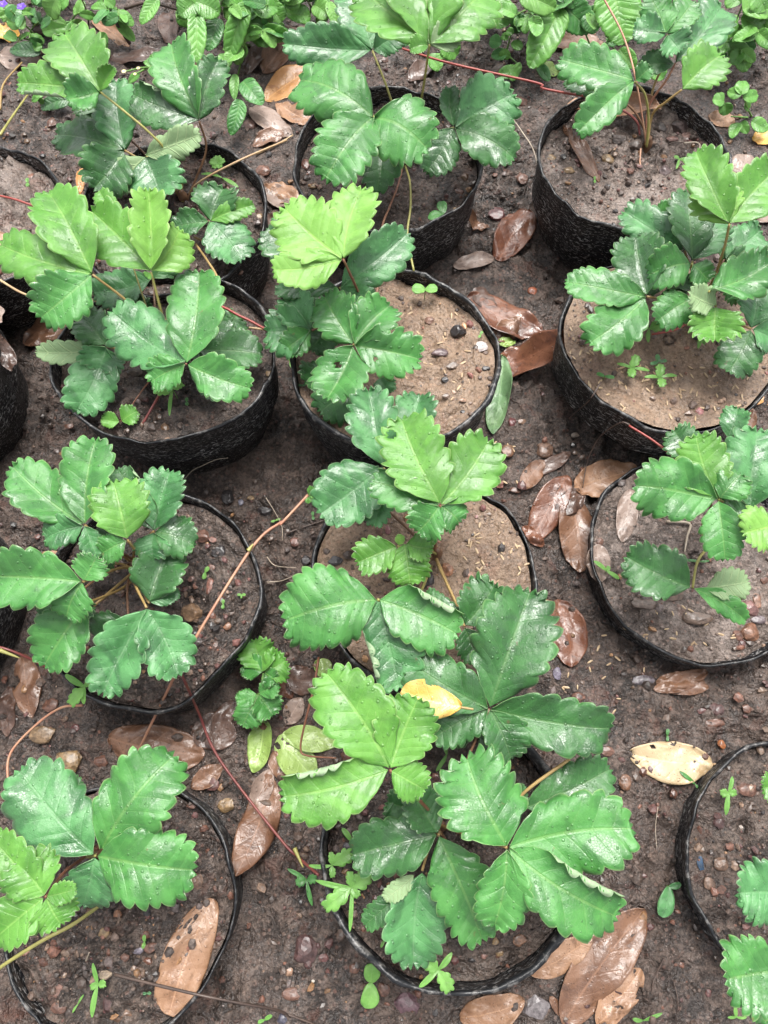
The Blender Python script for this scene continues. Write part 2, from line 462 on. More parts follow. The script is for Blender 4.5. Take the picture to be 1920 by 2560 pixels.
PLASTIC = plastic_mat('black_pot_film')
RIM = rim_mat('black_pot_rim')
STONE = stone_mat('stone')
GRIT = stone_mat('grit', rough=0.45)
EARTH_BITS = GRIT

# ---------------------------------------------------------------- leaves
SHAPES = {  # exponents: sharpness of the width curve, where it is widest, base wedge
 'straw': (0.72, 0.88), 'round': (0.85, 0.9), 'narrow': (1.1, 0.9), 'lance': (1.25, 1.0), 'ovate': (1.05, 1.25), 'obov': (1.0, 0.78), 'cot': (0.8, 0.75),
}

def leaf_mesh(B, T, nrm, w, shape='straw', teeth=6, depth=0.24, sharp=0.5, fold=(14, 14), curl=(-18, -18), cexp=(1.5, 1.5),
              bend=0.05, wave=0.06, quilt=0.008, thick=0.0004, holes=(), seed=0, nr=7, sway=None, twist=None, ragged=0.0):
    """one blade: closed body of two skins; uv = (vein coordinate, signed distance from the midrib)"""
    r_ = np.random.RandomState(seed % (2 ** 31))
    B = np.array(B, float); T = np.array(T, float); nrm = np.array(nrm, float)
    L = np.linalg.norm(T - B); ey = (T - B) / L
    ex = np.cross(ey, nrm); ex /= np.linalg.norm(ex); ez = np.cross(ex, ey)
    hw = w * 0.5
    if sway is None: sway = r_.uniform(-0.05, 0.05)
    if twist is None: twist = r_.uniform(-14, 14)
    pa, pb = SHAPES[shape]
    def side_curve(k):
        if teeth:
            p0, p1 = 0.29, 0.955
            ph = [0.02, 0.08, 0.15, 0.22]; ext = [0, 0, 0, 0]
            edges = np.linspace(p0, p1, teeth + 1)
            edges[1:-1] += r_.uniform(-0.022, 0.022, teeth - 1)
            for q in range(teeth):
                dk = r_.uniform(0.7, 1.25) * (0.7 + 0.3 * math.sin(math.pi * (q + 0.5) / teeth))
                for f in (0.0, 0.10, 0.26, 0.45, 0.64, 0.80, 0.92):
                    rd = math.sin(math.pi * min(1, f / 0.985)) ** 0.55         # rounded tooth
                    sh = (f / 0.64) ** 0.8 if f < 0.64 else max(0, (1 - f) / 0.36)     # pointed tooth
                    ph.append(edges[q] + f * (edges[q + 1] - edges[q])); ext.append(dk * (rd * (1 - sharp) + sh * sharp))
            ph += [p1, 0.985, 1.0]; ext += [0, 0.6, 0.9]
            return np.array(ph) * math.pi, np.array(ext)
        ph = np.linspace(0.02, 1.0, 26) * math.pi
        return ph, ragged * r_.uniform(-1, 1, 26) * np.sin(ph)
    if teeth:
        tc = [0.1, 0.3, 0.6, 0.85] + [1.0 + q + f + 0.36 for q in range(teeth) for f in (0.0, 0.10, 0.26, 0.45, 0.64, 0.80, 0.92)] + [teeth + 1.4, teeth + 1.7, teeth + 2.0]
    else:
        tc = np.linspace(0, 9, 26)
    tc = np.array(tc)
    n = len(tc)
    rs = np.linspace(0, 1, nr) ** 0.85
    P3 = np.zeros((n, 2 * nr - 1, 3)); UVg = np.zeros((n, 2 * nr - 1, 2))
    lob = r_.uniform(-0.06, 0.06, 2); phs = r_.uniform(0, 6.28, 6)
    for sidx, side in enumerate((-1, 1)):
        phi, ext = side_curve(sidx)
        xb = np.sin(phi).clip(0) ** pa; yb = ((1 - np.cos(phi)) / 2) ** pb
        if shape == 'straw': xb = xb * (1 - np.exp(-yb / 0.095)) * 1.0
        if shape == 'lance': xb = xb * (0.94 + 0.06 * np.cos(phi))
        xb = xb * (1 + lob[sidx] + 0.05 * np.sin(phi * 3 + phs[2 + sidx])); xb[-1] = 0.0
        ym = yb * (0.12 + 0.88 * yb); ym[-1] = yb[-1]
        ox = np.zeros(n); oy = ym * L; dx = xb * hw; dy = yb * L - oy
        dl = np.hypot(dx, dy) + 1e-9
        r = rs[None, :]
        tooth = depth * hw * ext[:, None] * np.clip((r - 0.5) / 0.5, 0, None) ** 1.3
        tx = np.gradient(xb * hw); ty = np.gradient(yb * L); tl = np.hypot(tx, ty) + 1e-9
        nx_, ny_ = ty / tl, -tx / tl
        x = dx[:, None] * r + nx_[:, None] * tooth
        y = oy[:, None] + dy[:, None] * r + (ny_ * 1.0 + 0.28)[:, None] * tooth + 0.06 * L * r * (1 - r) * xb[:, None]
        x[-1] = 0.0; x = np.maximum(x, 0)
        u = y / L
        f0 = math.radians(fold[sidx]); cu = math.radians(curl[sidx]); ce = cexp[sidx]
        K = 12; tt = (np.arange(K) + 0.5) / K
        t = x[..., None] * tt
        th = f0 + cu * np.clip(t / hw, 0, 1.4) ** ce * (0.55 + 0.45 * np.clip(u, 0, 1)[..., None])
        X = np.cos(th).mean(-1) * x; Z = np.sin(th).mean(-1) * x
        Z = Z + bend * L * 4 * u * (1 - u)
        tcb = tc[:, None]; ph = phs[sidx]
        Z = Z + wave * hw * r ** 2.2 * (np.sin(tcb * 1.15 + ph) * 0.9 + np.sin(tcb * 2.4 + ph * 2.3) * 0.5)
        Z = Z + wave * hw * 0.5 * np.sin(u * 5 + phs[4]) * np.sin(side * x / hw * 2.2 + phs[5])
        fr = np.abs(tcb - np.floor(tcb + 0.5)) * 2
        Z = Z + quilt * L * np.sin(fr * math.pi / 2) * 4 * r * (1 - r) * np.clip(xb[:, None] * 2, 0, 1)
        X = side * X
        a = math.radians(twist) * (u - 0.5)
        X, Z = X * np.cos(a) - Z * np.sin(a), X * np.sin(a) + Z * np.cos(a)
        X = X + sway * L * 4 * u * (1 - u)
        Pq = B + X[..., None] * ex + y[..., None] * ey + Z[..., None] * ez
        cols = [nr - 1 + side * q for q in range(nr)]
        P3[:, cols] = Pq
        UVg[:, cols, 0] = tcb; UVg[:, cols, 1] = side * r
    m2 = 2 * nr - 1
    idx = np.arange(n * m2).reshape(n, m2)
    idx[n - 1, :] = (n - 1) * m2 + nr - 1
    V = P3.reshape(-1, 3); UV = UVg.reshape(-1, 2)
    Q = np.stack([idx[:-1, :-1], idx[:-1, 1:], idx[1:, 1:], idx[1:, :-1]], -1).reshape(-1, 4)
    if holes:
        c = V[Q].mean(1) - B; a_ = c @ ex / L; b_ = c @ ey / L
        keep = np.ones(len(Q), bool)
        for h in holes: keep &= (a_ - h[0]) ** 2 + (b_ - h[1]) ** 2 > h[2] ** 2
        Q = Q[keep]
    used = np.unique(Q); remap = np.full(len(V), -1); remap[used] = np.arange(len(used))
    V = V[used]; UV = UV[used]; Q = remap[Q]
    nn = np.zeros_like(V)
    fn = np.cross(V[Q[:, 2]] - V[Q[:, 0]], V[Q[:, 3]] - V[Q[:, 1]])
    for k in range(4): np.add.at(nn, Q[:, k], fn)
    nn /= np.linalg.norm(nn, axis=1)[:, None] + 1e-12
    m = len(V)
    V2 = V - nn * thick
    def clean(q):
        out = []
        for k in q:
            if k not in out: out.append(k)
        return out
    F = [clean(q) for q in Q.tolist()]
    F = [q for q in F if len(q) > 2]
    F2 = [[k + m for k in q[::-1]] for q in F]
    cnt = set()
    for q in F:
        for a, b in zip(q, q[1:] + q[:1]): cnt.add((a, b))
    S = [[b, a, a + m, b + m] for (a, b) in cnt if (b, a) not in cnt]
    return np.vstack([V, V2]), F + F2 + S, np.vstack([UV, UV]), [0] * len(F) + [1] * len(F2) + [0] * len(S)

def bez(P, n):
    P = [np.array(p, float) for p in P]
    if len(P) == 2: P = [P[0], P[0] * .67 + P[1] * .33, P[0] * .33 + P[1] * .67, P[1]]
    # Catmull-Rom through the points
    Q = [2 * P[0] - P[1]] + P + [2 * P[-1] - P[-2]]
    out = []
    for i in range(1, len(Q) - 2):
        for t in np.linspace(0, 1, n, endpoint=False):
            out.append(0.5 * ((2 * Q[i]) + (Q[i + 1] - Q[i - 1]) * t + (2 * Q[i - 1] - 5 * Q[i] + 4 * Q[i + 1] - Q[i + 2]) * t * t + (-Q[i - 1] + 3 * Q[i] - 3 * Q[i + 1] + Q[i + 2]) * t ** 3))
    out.append(P[-1])
    return np.array(out)

def tube(path, r0, r1=None, sides=7, n=6, jitter=0.0, seed=0, hairs=0):
    pts = bez(path, n); r1 = r0 if r1 is None else r1
    rs_ = np.random.RandomState(seed)
    m = len(pts); V = []; F = []
    up = np.array([0.3, 0.2, 1.0])
    fr = []
    for i in range(m):
        t = pts[min(i + 1, m - 1)] - pts[max(i - 1, 0)]; t /= np.linalg.norm(t) + 1e-9
        a = np.cross(t, up); 
        if np.linalg.norm(a) < 0.1: a = np.cross(t, np.array([1.0, 0, 0]))
        a /= np.linalg.norm(a); b = np.cross(t, a)
        r = r0 + (r1 - r0) * i / (m - 1)
        r *= 1 + jitter * rs_.uniform(-1, 1)
        fr.append((pts[i], a, b, r))
        for k in range(sides):
            w_ = 2 * math.pi * k / sides
            V.append(pts[i] + r * (math.cos(w_) * a + math.sin(w_) * b))
    for i in range(m - 1):
        for k in range(sides):
            k2 = (k + 1) % sides
            F.append([i * sides + k, i * sides + k2, (i + 1) * sides + k2, (i + 1) * sides + k])
    F.append(list(range(sides))[::-1]); F.append([(m - 1) * sides + k for k in range(sides)])
    for h in range(hairs):
        p, a, b, r = fr[rs_.randint(m)]
        q = fr[rs_.randint(m)]
        i = rs_.randint(m - 1); f = rs_.uniform(); p = pts[i] * (1 - f) + pts[i + 1] * f
        w_ = rs_.uniform(0, 6.283); d = math.cos(w_) * fr[i][1] + math.sin(w_) * fr[i][2]
        s = np.cross(d, pts[i + 1] - pts[i]); s /= np.linalg.norm(s) + 1e-9
        k = len(V)
        V += [p + d * r * .8 + s * 0.00011, p + d * r * .8 - s * 0.00011, p + d * (r + rs_.uniform(0.0012, 0.0022)) + rs_.uniform(-.0004, .0004, 3)]
        F.append([k, k + 1, k + 2])
    return np.array(V), F

ICO_V = None
def ico(sub=0):
    t = (1 + 5 ** .5) / 2
    v = np.array([(-1, t, 0), (1, t, 0), (-1, -t, 0), (1, -t, 0), (0, -1, t), (0, 1, t), (0, -1, -t), (0, 1, -t), (t, 0, -1), (t, 0, 1), (-t, 0, -1), (-t, 0, 1)], float)
    v /= np.linalg.norm(v[0])
    f = [(0, 11, 5), (0, 5, 1), (0, 1, 7), (0, 7, 10), (0, 10, 11), (1, 5, 9), (5, 11, 4), (11, 10, 2), (10, 7, 6), (7, 1, 8), (3, 9, 4), (3, 4, 2), (3, 2, 6), (3, 6, 8), (3, 8, 9), (4, 9, 5), (2, 4, 11), (6, 2, 10), (8, 6, 7), (9, 8, 1)]
    for _ in range(sub):
        v = list(map(tuple, v)); mid = {}; nf = []
        def mp(a, b):
            k = (min(a, b), max(a, b))
            if k not in mid:
                p = np.array(v[a]) + np.array(v[b]); v.append(tuple(p / np.linalg.norm(p))); mid[k] = len(v) - 1
            return mid[k]
        for a, b, c in f:
            x, y, z = mp(a, b), mp(b, c), mp(c, a)
            nf += [(a, x, z), (b, y, x), (c, z, y), (x, y, z)]
        f = nf; v = np.array(v)
    return np.array(v), np.array(f)

I0 = ico(0); I1 = ico(1); I2 = ico(2)

def stones_mesh(pos, size, cols, base=I0, flat=0.65, seed=0, rough=0.28):
    """many small stones in one mesh"""
    r_ = np.random.RandomState(seed)
    bv, bf = base; n = len(pos); k = len(bv)
    S = size[:, None] * r_.uniform(0.65, 1.25, (n, 3)); S[:, 2] = size * r_.uniform(flat * .6, flat * 1.2, n)
    ang = r_.uniform(0, 6.28, n); ca, sa = np.cos(ang), np.sin(ang)
    V = bv[None] * (1 + rough * r_.uniform(-1, 1, (n, k, 1)))
    V = V * S[:, None, :]
    x = V[:, :, 0] * ca[:, None] - V[:, :, 1] * sa[:, None]; y = V[:, :, 0] * sa[:, None] + V[:, :, 1] * ca[:, None]
    V = np.stack([x, y, V[:, :, 2]], axis=2) + pos[:, None, :]
    F = bf[None] + (np.arange(n) * k)[:, None, None]
    col = np.repeat(cols, k, axis=0)
    return V.reshape(-1, 3), F.reshape(-1, 3), col

PAL = np.array([(0.070, 0.050, 0.041), (0.100, 0.070, 0.056), (0.050, 0.036, 0.030), (0.150, 0.070, 0.048), (0.130, 0.062, 0.055), (0.190, 0.130, 0.095),
                (0.230, 0.130, 0.065), (0.120, 0.095, 0.090), (0.10, 0.045, 0.042), (0.028, 0.024, 0.024)])
PALW = np.array([.20, .20, .14, .10, .08, .10, .05, .06, .04, .03]); PALW /= PALW.sum()

KEYS = ('sharp', 'bend', 'wave', 'depth', 'teeth')
def blade(t):
    """row of the tables below: base, tip, normal, width, [sharp, bend, wave, depth, teeth], folds, curls, other settings"""
    o = dict(zip(KEYS, t[4])); o['fold'], o['curl'] = t[5], t[6]
    o.update(t[7] if len(t) > 7 else {})
    return dict(B=t[0], T=t[1], n=t[2], w=t[3], o=o)
D = {'pots':[{'id':'P1','c':[.0035,.6525],'r':.103,'h':.1,'soil':.08,'mat':'dark','label':'black plastic pot of dark soil with a yellow petiole hanging over its near edge','seed':1,'sy':1,'ty':0,'grit':600},
{'id':'P2','c':[.2752,.6468],'r':.1027,'h':.105,'soil':.082,'mat':'grey','label':'black plastic pot with ribbed inner rim, pale gritty soil and brown leaves inside','seed':2,'sy':1,'ty':0,'taper':.8,'grit':700},
{'id':'P3','c':[.2939,.4296],'r':.1108,'h':.086,'soil':.084,'mat':'brown','label':'black plastic pot filled to the brim with brown soil and three seedlings','seed':3,'sy':.95,'ty':-.05,'taper':.78,'dome':.002,'lump':.005,'grit':300},
{'id':'P4','c':[.0096,.4021],'r':.1065,'h':.104,'soil':.09,'mat':'brown','label':'black plastic pot with round two-leaved sprout by its thick black rim','seed':4,'sy':.95,'ty':-.06,'lip':1.5,'dome':.003,'lump':.006,'grit':330},
{'id':'P5','c':[-.2176,.4001],'r':.112,'h':.11,'soil':.093,'mat':'dark','label':'black plastic pot with tall scuffed wall left of the brown soil pots','seed':5,'sy':.88,'ty':-.1,'taper':.83,'grit':450},
{'id':'P6','c':[-.2277,.5737],'r':.1005,'h':.1,'soil':.084,'mat':'dark','label':'black plastic pot of dark soil below the white-edged folded leaf','seed':6,'sy':1,'ty':0,'grit':600},
{'id':'P7','c':[-.4464,.5777],'r':.0978,'h':.095,'soil':.08,'mat':'grey','label':'black plastic pot cut by the upper left picture edge','seed':7,'sy':1,'ty':0,'grit':300},
{'id':'P8','c':[-.2187,.1606],'r':.1026,'h':.072,'soil':.06,'mat':'dark','label':'black plastic pot crossed by a long pink runner over gritty soil','seed':8,'sy':1.04,'ty':0,'dents':[[-42,.11,24]],'taper':.86,'grit':800},
{'id':'P9','c':[.0375,.1795],'r':.1051,'h':.082,'soil':.074,'mat':'brown','label':'black plastic pot of smooth brown soil in the middle between leafy plants','seed':9,'sy':1,'ty':0,'lump':.0055,'grit':280},
{'id':'P10','c':[.3182,.2121],'r':.112,'h':.032,'soil':.022,'mat':'grey','label':'black plastic pot with thin rim and a drooping lone leaf on pale soil','seed':10,'sy':.97,'ty':0,'dents':[[-135,.04,30]],'taper':.7,'lump':.005,'grit':420},
{'id':'P11','c':[.0553,-.0567],'r':.1066,'h':.1,'soil':.078,'mat':'dark','label':'black plastic pot with thick lip under the large bright foreground plant','seed':11,'sy':.97,'ty':0,'lip':1.6,'grit':800},
{'id':'P12','c':[-.2289,-.1057],'r':.1005,'h':.052,'soil':.044,'mat':'dark','label':'black plastic pot with frayed whitish rim holding a long tan leaf','seed':12,'sy':1.04,'ty':0,'taper':.78,'lip':.8,'grit':900},
{'id':'P13','c':[.373,-.0709],'r':.1014,'h':.034,'soil':.022,'mat':'dark','label':'black plastic pot with blue chip in dark soil at the lower right edge','seed':13,'sy':1.02,'ty':0,'taper':.75,'grit':600},
{'id':'P14','c':[-.4989,.3935],'r':.1108,'h':.105,'soil':.085,'mat':'dark','label':'black plastic pot wall cut by the left edge beside the tall scuffed pot','seed':14,'sy':1,'ty':0,'grit':100},
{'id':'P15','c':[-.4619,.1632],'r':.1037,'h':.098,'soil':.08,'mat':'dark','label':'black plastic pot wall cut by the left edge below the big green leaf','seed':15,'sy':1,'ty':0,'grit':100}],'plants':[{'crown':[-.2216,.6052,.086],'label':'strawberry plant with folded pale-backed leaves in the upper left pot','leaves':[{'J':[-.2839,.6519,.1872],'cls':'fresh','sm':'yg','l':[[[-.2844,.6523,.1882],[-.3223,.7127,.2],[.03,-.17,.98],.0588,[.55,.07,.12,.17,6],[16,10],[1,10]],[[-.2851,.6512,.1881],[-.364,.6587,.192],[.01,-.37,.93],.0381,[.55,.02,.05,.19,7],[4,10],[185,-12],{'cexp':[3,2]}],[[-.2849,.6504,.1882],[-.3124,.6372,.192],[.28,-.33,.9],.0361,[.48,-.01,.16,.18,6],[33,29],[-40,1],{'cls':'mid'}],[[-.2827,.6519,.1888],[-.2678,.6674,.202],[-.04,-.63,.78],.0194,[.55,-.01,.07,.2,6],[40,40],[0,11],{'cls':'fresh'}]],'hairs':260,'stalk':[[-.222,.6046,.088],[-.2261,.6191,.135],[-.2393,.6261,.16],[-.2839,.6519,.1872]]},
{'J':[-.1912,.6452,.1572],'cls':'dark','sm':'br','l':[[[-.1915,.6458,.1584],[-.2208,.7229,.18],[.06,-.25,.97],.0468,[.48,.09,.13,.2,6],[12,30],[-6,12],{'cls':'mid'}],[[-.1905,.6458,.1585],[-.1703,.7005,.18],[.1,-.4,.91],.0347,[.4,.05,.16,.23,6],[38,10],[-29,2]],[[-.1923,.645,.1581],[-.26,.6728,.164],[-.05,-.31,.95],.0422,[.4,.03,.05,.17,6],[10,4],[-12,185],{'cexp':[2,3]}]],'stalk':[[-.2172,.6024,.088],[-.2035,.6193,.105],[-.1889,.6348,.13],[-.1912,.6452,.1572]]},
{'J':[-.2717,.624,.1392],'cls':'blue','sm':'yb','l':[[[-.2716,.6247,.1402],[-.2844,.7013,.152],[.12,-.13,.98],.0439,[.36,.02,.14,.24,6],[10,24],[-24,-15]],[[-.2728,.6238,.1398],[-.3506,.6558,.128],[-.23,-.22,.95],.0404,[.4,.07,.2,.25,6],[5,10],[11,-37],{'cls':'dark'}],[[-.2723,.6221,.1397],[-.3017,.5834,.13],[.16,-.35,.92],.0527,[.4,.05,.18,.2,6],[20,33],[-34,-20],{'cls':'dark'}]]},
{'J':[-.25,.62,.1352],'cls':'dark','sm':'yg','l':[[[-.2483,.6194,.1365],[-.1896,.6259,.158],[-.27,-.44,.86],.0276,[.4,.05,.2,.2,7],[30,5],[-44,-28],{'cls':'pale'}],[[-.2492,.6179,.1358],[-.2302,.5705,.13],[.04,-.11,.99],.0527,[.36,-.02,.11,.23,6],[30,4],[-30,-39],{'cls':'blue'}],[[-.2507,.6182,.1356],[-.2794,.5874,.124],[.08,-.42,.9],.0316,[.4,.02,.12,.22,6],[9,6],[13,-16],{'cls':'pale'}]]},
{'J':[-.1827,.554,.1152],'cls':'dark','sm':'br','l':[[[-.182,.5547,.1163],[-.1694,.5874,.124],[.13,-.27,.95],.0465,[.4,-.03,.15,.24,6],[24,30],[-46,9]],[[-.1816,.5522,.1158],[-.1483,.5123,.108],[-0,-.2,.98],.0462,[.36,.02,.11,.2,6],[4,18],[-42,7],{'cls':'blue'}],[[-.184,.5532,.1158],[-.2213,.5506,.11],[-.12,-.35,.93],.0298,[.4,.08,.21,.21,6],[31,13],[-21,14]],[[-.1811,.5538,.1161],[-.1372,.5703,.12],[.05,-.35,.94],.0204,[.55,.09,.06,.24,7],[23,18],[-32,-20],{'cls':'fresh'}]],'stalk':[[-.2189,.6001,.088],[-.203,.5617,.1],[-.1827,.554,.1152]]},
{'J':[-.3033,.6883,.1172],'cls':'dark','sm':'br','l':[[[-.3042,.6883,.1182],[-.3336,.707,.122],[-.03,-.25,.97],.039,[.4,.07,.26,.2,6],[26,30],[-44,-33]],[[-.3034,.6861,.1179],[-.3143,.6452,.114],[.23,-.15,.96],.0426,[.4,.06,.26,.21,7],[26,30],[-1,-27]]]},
{'J':[-.2509,.6251,.1112],'cls':'dark','sm':'br','l':[[[-.2515,.6231,.1118],[-.2675,.5989,.108],[.19,-.27,.94],.0344,[.4,.08,.26,.23,6],[26,30],[-28,-39]],[[-.2496,.6233,.1119],[-.2293,.6038,.11],[-.06,-.16,.98],.0286,[.4,.07,.26,.22,7],[26,30],[2,-9]]]}],'runners':[{'p':[[-.2153,.6075,.09],[-.1989,.6083,.11],[-.1514,.6147,.135],[-.1051,.6555,.12]],'m':'tan','r':.0011,'label':'pale tan runner pointing up and right'},
{'p':[[-.2209,.6024,.088],[-.2208,.6074,.098],[-.2169,.6132,.112]],'m':'yg','r':.0032,'r1':.0012},
{'p':[[-.2018,.5456,.1],[-.1827,.5345,.102],[-.1675,.5295,.096]],'m':'yb','r':.0013}],'seed':1},
{'crown':[.0232,.6642,.082],'label':'strawberry plant with a large bright leaf reaching over the top edge','leaves':[{'J':[.0444,.6795,.2172],'cls':'fresh','sm':'yg','l':[[[.0433,.6797,.2181],[-.0199,.7458,.222],[-.2,-.24,.95],.0577,[.55,.08,.09,.2,6],[16,16],[9,-39]],[[.0443,.6801,.2183],[.0421,.769,.234],[-.03,-.17,.98],.0697,[.55,.06,.11,.23,6],[18,23],[10,-19]],[[.0453,.6798,.2181],[.0992,.7433,.224],[.15,-.22,.97],.0576,[.55,.08,.07,.25,6],[11,15],[-31,-15]],[[.0456,.6794,.2182],[.0712,.6957,.222],[.08,-.35,.93],.026,[.4,-.02,.15,.19,6],[30,4],[-6,-10],{'cls':'pale'}],[[.0429,.6782,.218],[.0257,.6732,.218],[.11,-.38,.92],.019,[.55,.04,.08,.2,7],[30,30],[12,-19],{'cls':'fresh'}]],'hairs':220,'stalk':[[.0231,.6622,.088],[.0334,.6716,.12],[.0402,.6821,.155],[.0444,.6795,.2172]]},
{'J':[-.0124,.7434,.1542],'cls':'blue','sm':'yg','l':[[[-.0139,.7426,.1551],[-.1061,.7463,.159],[.02,-.41,.91],.0409,[.36,.01,.14,.18,7],[12,33],[-50,-24]],[[-.0129,.7439,.1554],[-.0324,.8054,.175],[-.02,-.31,.95],.0477,[.36,.04,.13,.22,6],[16,5],[-11,-44],{'cls':'blue'}],[[-.0111,.7429,.1555],[.0165,.7512,.165],[-.16,-.47,.87],.0285,[.36,.02,.11,.22,7],[30,17],[2,-9]]]},
{'J':[-.0104,.6308,.1772],'cls':'blue','sm':'yg','l':[[[-.0117,.6308,.178],[-.0854,.6759,.18],[-.15,-.29,.95],.0601,[.48,.08,.17,.2,6],[19,10],[-41,-44],{'cls':'mid'}],[[-.0091,.6292,.1779],[.0422,.5958,.174],[-.13,-.3,.94],.0646,[.48,.09,.14,.2,6],[8,8],[-41,-10],{'cls':'mid'}],[[-.0113,.6288,.1778],[-.0575,.5647,.166],[.11,-.25,.96],.0575,[.48,.08,.11,.22,7],[20,19],[-5,-25],{'cls':'mid'}]]},
{'J':[.0003,.67,.1192],'cls':'dark','sm':'br','l':[[[.0001,.6678,.1198],[-.0078,.5944,.112],[.03,-.11,.99],.0449,[.4,.1,.15,.19,6],[35,20],[-23,-30]]]},
{'J':[.0733,.6482,.1452],'cls':'dark','sm':'yg','l':[[[.0745,.6481,.1463],[.1337,.679,.158],[-0,-.35,.94],.0538,[.36,-.02,.11,.2,6],[22,10],[11,-34],{'cls':'blue'}],[[.073,.6488,.1466],[.069,.6839,.162],[-.04,-.41,.91],.0222,[.4,0,.12,.18,6],[30,30],[10,0]],[[.0745,.6467,.1459],[.1349,.6145,.14],[-.1,-.35,.93],.0491,[.4,.05,.18,.18,6],[13,23],[-20,-9]],[[.0724,.6462,.1456],[.0446,.605,.13],[-.02,-.34,.94],.0353,[.4,.04,.15,.2,7],[14,21],[-28,-31]]]}],'runners':[{'p':[[.022,.6534,.09],[.0149,.609,.104],[.0057,.5786,.106],[-.0024,.5511,.104],[-.0067,.4827,.1],[-.0094,.4684,.094]],'m':'rb','r':.0012,'label':'brown runner drooping to the pot in front'},
{'p':[[.0238,.6475,.09],[.0281,.6135,.104],[.028,.5737,.112],[.0246,.5405,.108],[.0309,.4993,.106]],'m':'yg','r':.0012,'label':'yellow runner arching over the near pot rim'},
{'p':[[.0099,.7897,.12],[.0733,.7525,.13],[.1682,.7301,.125],[.1769,.7249,.122],[.2278,.7171,.118]],'m':'red','r':.0013,'label':'long red runner stretching right'}],'seed':2},
{'crown':[.2973,.6801,.084],'label':'strawberry plant in the upper right pot above the brown cupped leaves','leaves':[{'J':[.2615,.6901,.1642],'cls':'fresh','sm':'yg','l':[[[.2598,.6898,.165],[.187,.7184,.165],[-.15,-.38,.91],.0446,[.48,.06,.1,.22,6],[30,8],[-50,-15],{'cls':'mid'}],[[.2601,.6883,.1648],[.2012,.6351,.153],[.02,-.24,.97],.0322,[.48,.06,.17,.21,6],[8,24],[-23,-13],{'cls':'mid'}],[[.2622,.6897,.166],[.2741,.6948,.177],[-.44,-.54,.72],.0202,[.48,.03,.18,.19,6],[19,26],[-4,8],{'cls':'mid'}]],'stalk':[[.2941,.6708,.094],[.2873,.6805,.125],[.2765,.6874,.15],[.2615,.6901,.1642]]},
{'J':[.2462,.7116,.1312],'cls':'dark','sm':'br','l':[[[.2446,.7114,.1319],[.2008,.7317,.128],[-.24,-.34,.91],.0253,[.4,.09,.11,.21,7],[26,18],[-32,0]]]},
{'J':[.3143,.6894,.1542],'cls':'fresh','sm':'yb','l':[[[.315,.6895,.1553],[.354,.7219,.167],[-.05,-.28,.96],.0448,[.55,.04,.06,.23,6],[24,20],[-16,-23],{'cls':'fresh'}]],'hairs':260,'stalk':[[.2955,.6755,.094],[.2953,.6922,.118],[.3033,.6885,.14],[.3143,.6894,.1542]]},
{'J':[.3012,.751,.1672],'cls':'blue','sm':'yb','l':[[[.2993,.7503,.168],[.2664,.756,.168],[-.07,-.42,.9],.0311,[.36,.1,.17,.17,6],[25,5],[-4,13]],[[.3017,.7489,.1677],[.3136,.7323,.164],[-.2,-.35,.91],.032,[.36,-.01,.13,.24,6],[11,25],[11,-4]],[[.3001,.7513,.1685],[.283,.7845,.182],[-.14,-.44,.89],.0357,[.48,-0,.16,.22,7],[10,10],[1,-46],{'cls':'mid'}],[[.3017,.7512,.1684],[.3281,.7821,.18],[-.07,-.3,.95],.0282,[.48,.08,.11,.2,6],[6,6],[-13,-2],{'cls':'mid'}]],'hairs':160,'stalk':[[.2934,.6731,.094],[.298,.7234,.12],[.3056,.7386,.15],[.3012,.751,.1672]]},
{'J':[.3141,.7312,.1492],'cls':'dark','sm':'rb','l':[[[.3147,.7315,.1501],[.37,.802,.156],[.05,-.12,.99],.0482,[.36,.09,.11,.19,7],[26,20],[-27,-8],{'cls':'blue'}],[[.3123,.7305,.1498],[.2777,.7334,.144],[-.18,-.39,.9],.0249,[.4,.05,.12,.21,6],[24,20],[8,-14]]],'stalk':[[.2944,.6731,.094],[.293,.7047,.115],[.3067,.7188,.14],[.3141,.7312,.1492]]}],'runners':[{'p':[[.2935,.6712,.096],[.2688,.7081,.15],[.2572,.7582,.16],[.2366,.8019,.17]],'m':'pink','r':.0011,'label':'pinkish runner rising past the top edge'},
{'p':[[.2874,.6854,.096],[.282,.6957,.105],[.2639,.7053,.112],[.2278,.7171,.118]],'m':'dred','r':.0013},
{'p':[[.2873,.6684,.094],[.286,.6534,.09],[.2887,.6407,.086]],'m':'pink','r':.0011}],'seed':3},
{'crown':[-.2166,.3892,.095],'label':'strawberry plant with two bright raised leaves in the tall scuffed pot','leaves':[{'J':[-.2619,.4293,.1992],'cls':'fresh','sm':'yb','l':[[[-.2623,.4301,.2002],[-.3072,.5086,.212],[.07,-.11,.99],.0498,[.55,.08,.09,.2,6],[19,18],[12,2]],[[-.2629,.4293,.2],[-.3474,.4587,.202],[-.05,-.21,.98],.0432,[.55,.05,.07,.24,6],[23,10],[-44,-42]],[[-.2626,.4278,.1998],[-.3053,.3895,.192],[.13,-.33,.93],.0452,[.48,.09,.14,.23,7],[21,21],[-25,4],{'cls':'mid'}]],'hairs':200,'stalk':[[-.2171,.3902,.1],[-.2261,.4125,.13],[-.2377,.421,.165],[-.2619,.4293,.1992]]},
